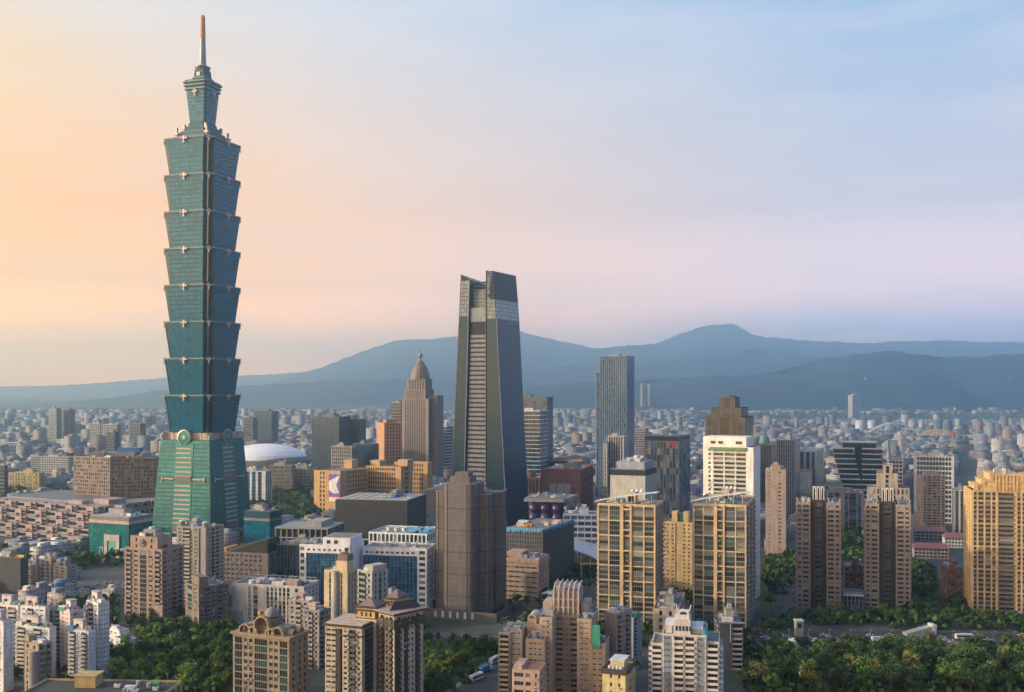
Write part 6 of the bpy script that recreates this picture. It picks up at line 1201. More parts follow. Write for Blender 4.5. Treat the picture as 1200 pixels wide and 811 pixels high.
    g = fit(444, 462, 496, 724, 470, 44); s = Building('x', None, g, None, near=True); A, B_, C = s.wl/2, s.wr/2, s.H; s.block(s.full(),0,C,17,{'F':'p.8 b2.4 p.6 w1.4 p.6 b2 p.8','R':'p1.6 b1.6 p1.2 w1 p.8 w1 p.8 w1 p1.2 b1.8 p1.6'},CT,win=DARKS+[G2],dep=.8,core=DB,balm=material('balcony_iron',(.09,.085,.085),.6)); q = s.mb('cornice'); q.box(-A-1.6,A+1.6,-B_-1.6,B_+1.6,C+1.01,C+1.9,DB); q.box(-A-2,A+2,-B_-2,B_+2,C+1.91,C+2.3,material('rose_coping',(.40,.29,.25),.8)); q.box(-A-.5,A+.5,-B_-.5,B_+.5,C-5.5,C-1.2,DB)
    for yy in (-B_*.86, -B_*.2, B_*.55): s.mb('dark_stripe').box(A+.02,A+.3,yy-1,yy+1,0,C-5.6,DB)
    q = s.mb('roof_slope'); q.loft([(-A*.9,-B_*.2),(A*.2,-B_*.9),(A*.9,B_*.9),(-A*.2,B_*.9)],C+2.31,[(-A*.5,0),(A*.1,-B_*.5),(A*.5,B_*.7),(-A*.1,B_*.7)],C+6,DB); s.finish(cap=50); adopt(t.o, f, s, g, 'jutting_wing')
    g = fit(449, 466, 474, 718, 492, 24, wr=13); s = Building('x', None, g, None, near=True); A, B_, C = s.wl/2, s.wr/2, s.H; s.wall.box(-A,A,-B_,B_,0,C+1,CT); q = s.mb('turret'); turret(q, A, B_, C+1.01); s.finish(); adopt(t.o, f, s, g, 'turret_wing'); t.finish(cap=80)
cream_towers()
ROSE = material('apricot_tile', (.47,.37,.29), .85); ROSEG = material('grey_rose_tile', (.36,.29,.24), .85)
def apricot_complex():
    f = fit(632, 655, 660, 722, 492, 12, wr=24); t = empty('apricot_complex', f['loc'], f['rz'], 'large apricot apartment complex of stepped wings with barrel and ribbed tops', 'apartment complex'); EXCL.append((px(660,510),510,50))
    def wing(nm, a, n, sf, sr, m=ROSE, kw={}, cl=4, top=None, cap=60):
        g = fit(*a[:6], **(a[6] if len(a) > 6 else {})); s = Building('x', None, g, None, near=True); s.block(s.full(),0,s.H,n,{'F':sf,'R':sr},m,win=DARKS+[G3],dep=.6,sill=1.2,head=.75,**kw)
        if cl: s.clutter(s.full(),s.H,cl,False,seed=n+int(a[0]))
        if top: top(s, s.wl/2, s.wr/2, s.H)
        s.finish(cap=cap); return adopt(t, f, s, g, nm)
    def barrel(s, A, B, H):
        q = s.mb('barrel_vault'); q.box(-A*.9,A*.5,-B+1,B*.4,H+.13,H+3.6,ROSE); n = 12; r = A*.7; m = ROOF_LIGHT; 
        ring = lambda y: [(-A*.2+r*cos(pi*i/n), y, H+3.61+r*.8*sin(pi*i/n)) for i in range(n+1)]
        a, b = ring(-B+.8), ring(B*.4); q.add(a+b, [(i, i+1, n+2+i, n+1+i) for i in range(n)]+[tuple(range(n+1))], m); arch_ring(q, -A*.2, -B+.5, -B+.79, H+3.62, r*.62, r*.3, ROSE); q.box(-A*.2-r*.5,-A*.2+r*.5,-B+.55,-B+.78,H+3.7,H+3.61+r*.5,G2)
    def ribs(s, A, B, H):
        q = s.mb('ribbed_crown'); W_, D_ = A*.95, B*.8; q.box(-W_+.6,W_-.6,-D_+.6,D_-.6,H+.13,H+12,ROSEG); m = material('rib_pale',(.46,.41,.36),.8)
        for i in range(6):
            x = -W_+i*(2*W_-1)/5; q.box(x,x+.9,-D_-.3,-D_+.59,H+.14,H+12.5,m); q.tube([(x+.45,-D_,H+12.4),(x+.45,-D_*.3,H+15.2),(x+.45,D_*.6,H+15.2)],.4,m,5)
        for z in (4, 8): q.box(-W_,W_,-D_-.1,-D_+.58,H+z,H+z+.5,m)
        q.box(-W_*.9,W_*.9,-D_*.4,D_*.6,H+12.51,H+14.6,ROOF_LIGHT)
        q = s.mb('side_houses'); q.box(-W_-5,-W_-.2,-D_,D_*.5,H+.13,H+6.5,ROSE); q.box(W_+.2,W_+4,-D_*.6,D_,H+.13,H+6,ROSE)
    wing('barrel_wing', (632,647,651,726,492,12,dict(wr=20)), 15, 'p1 w.9 p.4 w.9 p1', 'p1 w1 p1 w1 p1', top=None)
    wing('barrel_wing', (617,632,636,734,505,12,dict(wr=18)), 14, 'p1 w1 p1', 'p1', top=barrel, kw=dict(roof=ROOF_LIGHT))
    wing('centre_wing', (646,679,682,724,502,12,dict(wr=22)), 15, 'p.6 b3.2 p.6 w1 p.5 b2.4 p.6', 'p1', m=ROSEG, kw=dict(balm=ROSEG, bald=.4), top=ribs, cl=0)
    wing('east_wing', (676,693,697,728,494,12,dict(wr=26)), 15, 'p.8 w1 p.4 w1 p.8', 'p1 w1 p1 w1 p1')
    wing('east_wing', (691,709,712,757,491,12,dict(wr=18)), 10, 'p.8 w.9 p.6 w.9 p.8', 'p1 w1 p1')
    wing('lower_wing', (616,638,640,752,488,12,dict(wr=16)), 11, 'p.8 w.8 p.4 w.8 p.4 w.8 p.8', 'p1 w1 p1')
    wing('balcony_wing', (584,598,606,744,500,14,dict(wr=18)), 12, 'p.3 b3 p.4', 'p.8 w1 p.8 w1 p.8', m=material('cream_grey_render',(.46,.42,.35),.8), kw=dict(balm=material('cream_balcony',(.54,.46,.33),.8), bald=1.3, roof=ROOF_LIGHT))
    wing('balcony_wing', (598,612,617,740,500,14,dict(wr=16)), 12, 'p.5 w1.4 p.4 w1 p.6', 'p1 w1 p1', m=material('cream_grey_render',(.46,.42,.35),.8), kw=dict(roof=material('bright_green_roof',(.06,.30,.12),.7)))
    wing('back_wing', (709,722,740,722,512,50), 15, 'p1 w1 p1', 'p.8 b2 p.6 w1 p.8 b2 p.8', m=ROSEG, kw=dict(balm=PGREY, roof=ROOF_LIGHT), cl=7)
    q = MB(); gp = px(697,489); 
    g = fit(694, 703, 705, 733, 490.5, 12, wr=1.0); EXCL.pop(); s = Building('x', None, g, None); s.mb('green_net').box(-s.wl/2,s.wl/2,-.5,.5,s.H-11,s.H,material('green_netting',(.05,.30,.20),.8)); s.finish(); adopt(t, f, s, g, 'netted_bay')
    f = fit(600, 632, 640, 788, 470, 14); b = Building('apricot_house', 'small apricot block with an orange tiled roof terrace in front of the big apricot complex', f, 'house', near=True); X, Y, H = b.wl/2, b.wr/2, b.H; b.block(b.full(),0,H,5,{'F':'p.6 w2.6 p.6 w1.4 p1.2 w.6 p.6','R':'p1 w1 p1 w1 p1'},material('pale_apricot_tile',(.53,.39,.31),.85),win=DARKS+[G3],dep=.4,sill=1.2,head=.8,roof=material('terracotta_floor',(.46,.24,.13),.85,.25,streak=False),parapet=.8); b.mb('roof_hut').box(-X+.5,-X*.3,-Y+1,Y-1,H+.13,H+2.4,material('pale_apricot_tile',(.53,.39,.31),.85)); b.finish()
    f = fit(712, 742, 752, 726, 545, 30); b = Building('grey_ruddy_block', 'grey block with cluttered roof and red roof tanks behind the apricot complex', f, 'apartment block', near=True); b.block(b.full(),0,b.H,13,{'F':'p1 w1.2 p1 b2 p1','R':'p.8 b2 p.6 w1 p.8'},material('cool_grey_render',(.35,.35,.37),.85),win=DARKS,dep=.6)
    for i in range(3): q = MB(); q.cyl(-4+i*5,-2+i*2,1.2,b.H+.13,b.H+2.6,material('red_tank',(.42,.06,.08),.5),12); b.add('water_tank', q)
    b.clutter(b.full(),b.H,10,True,seed=31); b.finish()
    f = fit(706, 733, 745, 790, 458, 20); b = Building('lemon_tower', 'pale lemon tower with a dark parapet and white roof tanks at the bottom edge', f, 'apartment tower', near=True); X, Y, H = b.wl/2, b.wr/2, b.H; b.block(b.full(),0,H,6,{'F':'p3 w.9 p2.4 w.9 p2','R':'p1.8 w1 p2'},material('lemon_tile',(.62,.53,.26),.8),win=DARKS,dep=.4,sill=1.3,head=.8,parapet=.3); q = MB()
    for a, c, d, e in ((-X-.5,X+.5,-Y-.5,-Y-.1),(-X-.5,X+.5,Y+.1,Y+.5),(-X-.5,-X-.1,-Y-.09,Y+.09),(X+.1,X+.5,-Y-.09,Y+.09)): q.box(a,c,d,e,H-.6,H+1.8,material('umber_tile',(.11,.085,.08),.8))
    b.add('dark_parapet', q); q = MB(); q.box(-X*.6,X*.6,-Y*.4,Y*.5,H+.13,H+4,material('lemon_tile',(.62,.53,.26),.8)); q.box(-X*.66,X*.66,-Y*.46,Y*.56,H+4.01,H+4.5,WHITE_METAL); b.add('roof_house', q)
    for i in range(4): q = MB(); q.cyl(-X*.5+i*X*.33,-Y*.7,.8,H+.13,H+2.4,WHITE_METAL,12); b.add('water_tank', q)
    b.finish()
apricot_complex()
def grey_white_tower():
    f = fit(763, 843, 850.5, 748, 462, 12, wr=24); b = Building('grey_white_tower', 'grey-white apartment tower topped by a glazed arch and white terraces', f, 'apartment tower', near=True); X, Y, H = b.wl/2, b.wr/2, b.H; GW = material('pearl_tile',(.62,.59,.56),.8); BL = material('blue_grey_tile',(.24,.30,.37),.8)
    b.block((-X*.66,X*.62,-Y,Y),0,H,14,{'F':'p.5 s1.6 w.6 s.6 p.8 b3.4 p.5 b3.4 p.8 s.6 w.6 s1.6 p.5','R':'p1'},GW,win=DARKS+[G4,G2],dep=.8,sill=1.1,head=.7,band=BL,balm=GW)
    for nm, x0, x1, h in (('a',-X,-X*.66-.01,H-5),('b',X*.62+.01,X,H-3)): b.block((x0,x1,-Y+1.5,Y-2),0,h,13,{'F':'p.3 b3 p.3','R':'p.6 b2.2 p.6 b2.2 p.6'},GW,win=[G2,G1,G4],dep=.8,balm=GW,bald=1.4)
    q = MB(); WH = material('bright_white_panel',(.68,.68,.68),.55); q.box(-X*.34,X*.16,-Y+.4,Y*.2,H+1.01,H+7.4,GW); 
    for i in range(5): q.box(-X*.28+i*X*.1,-X*.28+i*X*.1+X*.07,-Y+.33,-Y+.39,H+2.4,H+4.6,G4)
    q.box(-X*.6,-X*.36,-Y+1,Y*.2,H+4.5,H+5.2,WH); q.box(-X*.58,-X*.38,-Y+1.5,Y*.1,H+1.02,H+4.49,GW); q.box(X*.18,X*.52,-Y+2,Y*.3,H+3,H+3.7,WH); q.box(X*.2,X*.5,-Y+2.5,Y*.2,H+1.02,H+2.99,GW); b.add('upper_storey', q)
    q = MB(); r = X*.17; z = H+7.42; arch_ring(q, -X*.05, -Y+1.4, -Y+2.4, z+2.2, r*.62, r*.34, WH); q.box(-X*.05-r*.96,-X*.05+r*.96,-Y+1.41,Y*.1,z,z+2.2,WH); q.box(-X*.05-r*.6,-X*.05+r*.6,-Y+1.6,-Y+1.9,z+2.21,z+2.2+r*.45,G2); b.add('arch_lantern', q)
    q = MB(); 
    for s_ in (-1, 1): q.tube([(-X*.05+s_*r*.9,-Y+2.8,z+2.2),(-X*.05+s_*r*1.3,-Y+3.4,z+6.4)],.22,WH,6)
    b.add('horns', q); q = MB(); q.cyl(X*.56,-Y+3.5,2.6,H+1.01,H+3.6,material('teal_awning',(.05,.30,.32),.5),14,r1=.5); b.add('teal_awning', q)
    for i in range(13): q = MB(); z = 2+i*(H-6)/13; q.box(X+.02,X+1.7,-Y+2+.5*(i % 2),-Y+7,z,z+1.5,material('pale_blue_bay',(.45,.55,.66),.6)); b.o and q.build('side_bay', b.o)
    b.clutter((-X*.6,X*.55,-Y*.2,Y-1),H,6,False,seed=13); b.finish()
    f = fit(843, 871, 879, 732, 545, 6, wr=26); b = Building('dark_slab_house', 'dark modern block with open balcony slabs beside the grey-white tower', f, 'apartment block', near=True); X, Y, H = b.wl/2, b.wr/2, b.H; DG = material('anthracite',(.075,.08,.09),.6)
    b.block(b.full(),0,H,9,{'F':'p7 p.4 b5.6 p.4','R':'p1 b3 p1 b3 p1'},DG,win=DARKS,dep=1.4,balm=material('slab_grey',(.26,.27,.28),.7),bald=.5,parapet=.4); q = MB(); q.box(-X-.6,X+.8,-Y-1,-Y+.2,H+.6,H+1.3,material('slab_grey',(.26,.27,.28),.7)); q.box(-X*.1,-X*.05,-Y-.9,-Y-.5,H*.6,H+.59,WHITE_METAL); b.add('roof_frame', q); b.clutter(b.full(),H,6,True,seed=6); b.finish()
    # little apricot roofs and paved yard between the twin towers
    f = fit(765, 795, 803, 716, 595, 14); b = Building('apricot_low_house', 'low apricot house with white roof rails between the twin golden towers', f, 'house', near=True); X, Y, H = b.wl/2, b.wr/2, b.H; b.block(b.full(),0,H,5,{'F':'p2 w1 p2 w1 p2','R':'p1 w1 p1'},ROSE,win=DARKS,dep=.4); b.mb('roof_rails').box(-X*.5,X*.2,-Y+.5,-Y+1.2,H+1.2,H+1.8,WHITE_METAL); b.clutter(b.full(),H,7,True,seed=3); b.finish()
grey_white_tower()
def right_low():
    RB = material('red_brown_brick',(.21,.115,.095),.85)
    for lb, a, n, sf, rf in (('red-brown brick flats with stepped roofs left of the golden apartment tower',(1093,1110,1130,668,715,100,dict(wl=22)),8,'p1 w1 p1',None),('low brown brick flats between the twin brown towers',(984,990,1014,665,725,105,dict(wl=24)),7,'p1 w1 p1',None)):
        f = fit(*a[:6], **a[6]); b = Building('brick_flats', lb, f, 'apartment block', near=True); X, Y, H = b.wl/2, b.wr/2, b.H; b.block(b.full(),0,H,n,{'F':'p1 w1 p1 w1 p1','R':'p.8 w1 p.6 b2 p.6 w1 p.6 b2 p.6 w1 p.8'},RB,win=DARKS+[G3],dep=.5); q = MB(); q.box(-X*.3,X*.6,-Y*.2,Y*.4,H+.13,H+6,RB); b.add('roof_house', q); b.clutter(b.full(),H,6,False,seed=n); b.finish()
    RR = material('rose_red_roof',(.25,.10,.10),.7)
    for i, (x0, x1, y, Y, lb) in enumerate(((1068,1112,642,905,'long low school wing with a rose-red roof, nearest the brick flats'),(1104,1142,630,965,'white school wing with a rose-red roof beside the golden tower'),(1060,1110,622,1010,'far school wing with a rose-red roof edge before the beige balconied tower'))):
        f = fit(x0, x0+3, x1, y, Y, 104, wl=14); b = Building('school_wing', lb, f, 'school', 'school wings with rose-red roofs'); X, Yy, H = b.wl/2, b.wr/2, b.H; H = max(8, H); b.block(b.full(),0,H,3,{'F':'p1','R':'p.6 '+'w1.6 p.6 '*9},WHITE if i == 1 else PINKG,win=[G1],dep=.5,parapet=0); q = MB(); q.loft([(-X-1,-Yy-1),(X+1,-Yy-1),(X+1,Yy+1),(-X-1,Yy+1)],H+.13,[(-.4,-Yy+2),(.4,-Yy+2),(.4,Yy-2),(-.4,Yy-2)],H+4,RR); b.add('hipped_roof', q); b.finish()
    f = fit(984, 988, 1012, 695, 700, 106, wl=14); b = Building('glass_gatehouse', 'low glass-fronted gatehouse with a white canopy between the twin brown towers', f, 'gatehouse', near=True); X, Y, H = b.wl/2, b.wr/2, b.H; b.block(b.full(),0,H,2,{'F':'p1','R':'p.4 '+'g1.4 p.4 '*5},material('concrete_pale_grey',(.3,.32,.34),.8),win=[G4],dep=.5); b.mb('canopy').box(X+.01,X+4,-Y,Y,H-1,H-.4,WHITE); b.finish()
right_low()
# ------------------------------------------------------------------ streets, parks, trees, traffic, small things
def strip(name, pts, z, m): return sheet(name, [gnd(*p) for p in pts], z, m)
strip('road', [(880,744),(1010,739),(1110,741),(1440,747),(1440,764),(1110,757),(1000,752),(880,761)], .012, ASPHALT)
strip('road', [(888,742),(906,742),(937,662),(927,662)], .016, ASPHALT)
strip('road', [(1090,740),(1103,740),(1098,664),(1090,664)], .016, ASPHALT)
strip('road', [(520,830),(566,830),(606,760),(592,757)], .016, ASPHALT)
strip('road', [(852,830),(874,830),(888,770),(878,766)], .016, ASPHALT)
strip('road', [(640,700),(690,672),(730,655),(700,650),(650,680),(628,700)], .016, ASPHALT)
strip('pavement', [(496,750.5),(604,747),(604,745),(496,748)], .016, PAVE)
strip('pavement', [(880,764),(1000,755),(1110,760),(1240,764),(1240,767),(1110,763),(1000,758),(880,768)], .12, PAVE)
strip('parking_lot', [(84,707),(150,703),(150,663),(92,668)], .012, material('worn_asphalt',(.12,.115,.11),.9,.25,.05,streak=False))
strip('parking_yard', [(777,720),(812,720),(812,690),(777,692)], .012, material('worn_asphalt',(.12,.115,.11),.9,.25,.05,streak=False))
strip('park_lawn', [(120,830),(280,830),(290,735),(170,735),(140,765)], .006, GRASS)
strip('park_lawn', [(480,830),(530,830),(592,756),(596,746),(500,746)], .006, GRASS)
strip('park_lawn', [(872,830),(1440,830),(1440,770),(1000,761),(885,772)], .006, GRASS)
strip('park_lawn', [(893,742),(888,660),(926,656),(936,664),(905,742)], .006, GRASS)
strip('park_lawn', [(285,607),(372,607),(372,568),(285,568)], .006, GRASS)
strip('footpath', [(520,812),(528,812),(588,768),(582,766)], .010, PAVE)
strip('footpath', [(196,811),(216,811),(214,790),(204,786)], .010, PAVE)
for i in range(13):
    q = MB(); x = 884+i*27; a = gnd(x,749.5+.15*i*0); q.box(a[0]-2.4,a[0]+2.4,a[1]-.12,a[1]+.12,.017,.021,PAINT); tag(q.build('road_marking'), kind='structure')
grove([(130,815),(276,815),(285,770),(270,742),(165,742),(140,775)], 62, ['dark','mid','bright','bright'], 'in the park left of the arched brown block', .95, 1.4, 5.5, 3)
grove([(150,745),(216,748),(216,728),(150,730)], 14, ['dark'], 'in a row at the foot of the rose tower', .9, 1.1, 5, 4)
grove([(260,742),(300,760),(345,742),(380,745),(380,720),(300,735)], 10, ['mid'], 'between the white office and the arched brown block', .7, 1, 5, 5)
grove([(488,815),(524,815),(586,766),(575,760),(498,764)], 26, ['mid','olive','bright','dark'], 'on the lawn before the shrouded tower', .6, 1.2, 4.6, 6)
grove([(498,758),(590,756),(590,751),(498,752)], 7, ['dark'], 'along the fence of the shrouded tower', .45, .7, 6, 7)
grove([(880,815),(1225,815),(1225,774),(1110,768),(1000,764),(900,774)], 118, ['dark','mid','dark','olive','mid','dark'], 'in the wood along the bottom right', 1.05, 1.6, 5.6, 8)
grove([(930,735),(1090,733),(1085,722),(930,722)], 22, ['mid','dark','olive'], 'along the street below the twin brown towers', .7, 1.0, 6, 9)
grove([(1104,738),(1215,742),(1215,727),(1110,724)], 22, ['dark','mid'], 'at the foot of the golden apartment tower', .7, 1.0, 6, 10)
grove([(886,742),(894,742),(926,668),(918,664)], 9, ['dark','olive'], 'lining the street beside the white framed tower', .6, .9, 6, 11)
grove([(560,726),(600,722),(640,712),(640,702),(596,712)], 9, ['dark'], 'in front of the tan office', .6, .9, 6, 12)
wood([(285,603),(372,605),(372,566),(285,570)], 160, 9, 5, 2, 16)
wood([(320,628),(360,612),(395,600),(395,592),(330,600)], 30, 8, 5, 3, 16)
wood([(890,700),(934,690),(934,650),(893,655)], 46, 9, 5, 4, 18)
wood([(986,690),(1014,690),(1012,640),(985,640)], 36, 12, 6, 5, 18)
wood([(1066,735),(1092,738),(1096,662),(1066,668)], 60, 10, 5, 6, 18)
wood([(1100,720),(1132,722),(1130,690),(1104,680)], 20, 8, 5, 7, 18)
wood([(640,700),(700,690),(690,655),(645,660)], 36, 7, 5, 8, 14)
wood([(840,800),(885,800),(885,745),(850,760)], 26, 8, 4.5, 9, 22)
wood([(776,712),(812,712),(812,696),(776,698)], 14, 7, 4, 10, 20)
wood([(336,720),(352,700),(352,655),(318,655)], 40, 6, 4, 11, 14)
wood([(590,735),(640,712),(740,740),(740,812),(720,812),(640,740)], 40, 8, 5, 12, 18)
wood([(0,735),(140,735),(150,705),(85,712)], 40, 8, 5, 13, 18)
wood([(96,668),(150,664),(150,650),(90,655)], 26, 7, 5, 14, 16)
wood([(20,668),(95,662),(95,650),(20,655)], 20, 7, 5, 15, 14)
wood([(0,590),(85,590),(85,572),(0,572)], 60, 10, 7, 16, 14)
wood([(936,600),(968,600),(968,570),(936,575)], 40, 10, 7, 17, 12)
wood([(1236,830),(1420,830),(1420,772),(1236,772)], 240, 10, 5, 41, 22)
wood([(1236,742),(1420,742),(1420,728),(1236,728)], 60, 9, 5, 42, 20)
wood([(962,668),(1014,668),(1014,628),(962,628)], 60, 12, 7, 30, 16)
for pl in ([(84,707),(150,703),(150,663),(92,668)], [(640,700),(690,672),(730,655),(700,650),(650,680),(628,700)]): PARKS.append([gnd(*p) for p in pl])
wood([(872,820),(1235,820),(1235,776),(1110,770),(1000,766),(888,776)], 330, 5, 4, 21, 26)
wood([(120,825),(280,825),(288,770),(272,742),(165,742),(135,775)], 120, 4, 4, 22, 22)
wood([(484,820),(526,820),(588,764),(500,762)], 60, 3, 3.5, 23, 20)
wood([(0,800),(130,800),(150,770),(100,760),(0,770)], 60, 6, 4, 24, 18)
wood([(275,770),(385,770),(385,700),(300,730)], 60, 7, 4, 25, 18)
wood([(470,750),(500,760),(500,735),(480,730)], 16, 6, 4, 26, 18)
wood([(200,720),(275,745),(275,690),(200,700)], 40, 6, 4, 27, 16)
wood([(690,760),(870,760),(870,740),(690,735)], 60, 6, 4, 28, 18)
wood([(880,745),(940,735),(1235,742),(1235,728),(1060,722),(930,722)], 120, 6, 4, 29, 18)
# cars
def car_mesh(name, m, L=4.4, Wd=1.8, H=1.45, van=False):
    q = MB(); g = DARKG; w = Wd/2; zb = .28; hz = .78 if not van else .95
    P = lambda k: [(-L/2*k,-w*k),(L/2*k,-w*k),(L/2*k,w*k),(-L/2*k,w*k)]
    q.loft(P(.97), zb, P(1), .5, m); q.loft(P(1), .501, P(.985), hz, m)
    a, b = (-L*.36, L*.22) if not van else (-L*.47, L*.34); c, d = (-L*.27, L*.08) if not van else (-L*.46, L*.24)
    q.loft([(a,-w*.94),(b,-w*.94),(b,w*.94),(a,w*.94)], hz+.001, [(c,-w*.8),(d,-w*.8),(d,w*.8),(c,w*.8)], H-.08, g); q.loft([(c,-w*.8),(d,-w*.8),(d,w*.8),(c,w*.8)], H-.079, [(c+.1,-w*.74),(d-.1,-w*.74),(d-.1,w*.74),(c+.1,w*.74)], H, m)
    for sx in (-.31, .31):
        for sy in (-1, 1):
            y = sy*(w-.1); n = 10; ring = lambda yy: [(L*sx+.32*cos(2*pi*i/n), yy, .32+.32*sin(2*pi*i/n)) for i in range(n)]
            q.add(ring(y-.11)+ring(y+.11), [(i,(i+1)%n,n+(i+1)%n,n+i) for i in range(n)]+[tuple(range(n-1,-1,-1)),tuple(range(n,2*n))], DARK)
    return q.mesh(name)
DARKG = material('car_window', (.02,.025,.03), .1, spec=.6)
CARC = {'white':(.62,.62,.62),'silver':(.36,.37,.38),'black':(.03,.03,.035),'grey':(.14,.145,.15),'red':(.42,.03,.03),'blue':(.04,.10,.26),'yellow':(.70,.42,.02)}
CARM = {k: car_mesh('parked_car', material('car_paint_'+k, c, .3, .03, spec=.5)) for k, c in CARC.items()}
def cars(pts, where, rz, seed, n, jitter=.4, name='parked_car'):
    r = random.Random(seed)
    for i in range(n):
        k = r.choice(['white','white','silver','silver','grey','black','white','red','blue','yellow'] if name != 'parked_car' else ['white','white','silver','silver','grey','black','white','red','blue'])
        x, y = pts(i, r); o = bpy.data.objects.new(name, CARM[k]); COL.objects.link(o); o.location = (x, y, .02); o.rotation_euler = (0,0,rz+r.choice((0,pi))+r.uniform(-.04,.04)); tag(o, '%s small car %s' % (k, where), 'car', '%s cars %s' % (k, where))
c0 = np.array(gnd(118,692)); t0 = radians(-22)
def lot(i, r):
    a, b = i % 13-6, i//13-2.5; x, y = a*2.9, b*9.5; return (c0[0]+x*cos(t0)-y*sin(t0), c0[1]+x*sin(t0)+y*cos(t0))
cars(lot, 'parked in rows in the lot below the teal mall', t0+pi/2, 3, 72)
c1 = np.array(gnd(795,702))
def yard(i, r):
    a, b = i % 6-2.5, i//6-1.5; return (c1[0]+a*3, c1[1]+b*9)
cars(yard, 'parked in the yard between the twin golden towers', pi/2, 5, 24)
def mainroad(i, r):
    x = 890+i*6.4+r.uniform(-2,2); a = gnd(x, (745.2,747.4,750.6,753)[i%4]); return a
cars(mainroad, 'driving on the wide road above the wood', 0, 9, 50, name='moving_car')
def sidestreet(i, r):
    u = i/9; a, b = np.array(gnd(899,738)), np.array(gnd(931,668)); p = a+(b-a)*u; return (p[0]+(1.8 if i % 2 else -1.8), p[1])
cars(sidestreet, 'on the side street by the white framed tower', radians(90-20), 12, 10, name='moving_car')
def street2(i, r):
    a, b = np.array(gnd(645,692)), np.array(gnd(712,656)); p = a+(b-a)*(i/9); return (p[0]+r.uniform(-2,2), p[1])
cars(street2, 'on the street beside the scaffolded site', radians(58), 13, 10, name='moving_car')
def bus(x, y, rz, m, label, box=False):
    o = empty('bus' if not box else 'lorry', (x,y,.02), rz, label, 'bus' if not box else 'lorry'); q = MB(); L, w, H = 10.5, 1.25, 3.2
    if not box:
        q.loft([(-L/2,-w),(L/2,-w),(L/2,w),(-L/2,w)],.4,[(-L/2+.1,-w+.03),(L/2-.2,-w+.03),(L/2-.2,w-.03),(-L/2+.1,w-.03)],H,m); q.box(-2,2,-.8,.8,H+.001,H+.3,WHITE_METAL); q.build('body', o)
        q = MB(); q.box(-L/2+.6,L/2-.7,-w-.02,-w+.02,1.5,2.5,DARKG); q.box(-L/2+.6,L/2-.7,w-.02,w+.02,1.5,2.5,DARKG); q.box(L/2-.16,L/2-.02,-w+.2,w-.2,1.3,2.6,DARKG); q.build('windows', o)
    else:
        q.box(-L/2,L/2-2.6,-w,w,.9,H+.1,m); q.build('cargo_box', o); q = MB(); q.loft([(L/2-2.4,-w),(L/2,-w),(L/2,w),(L/2-2.4,w)],.5,[(L/2-2.4,-w+.1),(L/2-.6,-w+.1),(L/2-.6,w-.1),(L/2-2.4,w-.1)],2.6,WHITE_METAL); q.box(L/2-.55,L/2-.2,-w+.25,w-.25,1.5,2.3,DARKG); q.build('cab', o)
    for sx in (-3.4, 3.2):
        for sy in (-1, 1): q = MB(); q.tube([(sx,sy*(w-.25),.5),(sx,sy*(w+.02),.5)],.5,DARK,12); q.build('wheel', o)
for x, y, rz, m, lb, bx in ((558,797,58,WHITE_METAL,'white bus on the street below the shrouded tower',False),(569,787,58,material('bus_blue',(.05,.18,.45),.4),'blue box lorry behind the white bus on the street',True),(581,776,58,material('bus_pale',(.42,.47,.52),.5),'pale grey bus farthest up the street by the lawn',False),(1130,749,0,WHITE_METAL,'white bus on the wide road before the golden apartment tower',False),(1032,752.5,4,WHITE_METAL,'white box lorry on the wide road below the twin brown towers',True)):
    a = gnd(x, y); bus(a[0], a[1], radians(rz), m, lb, bx)
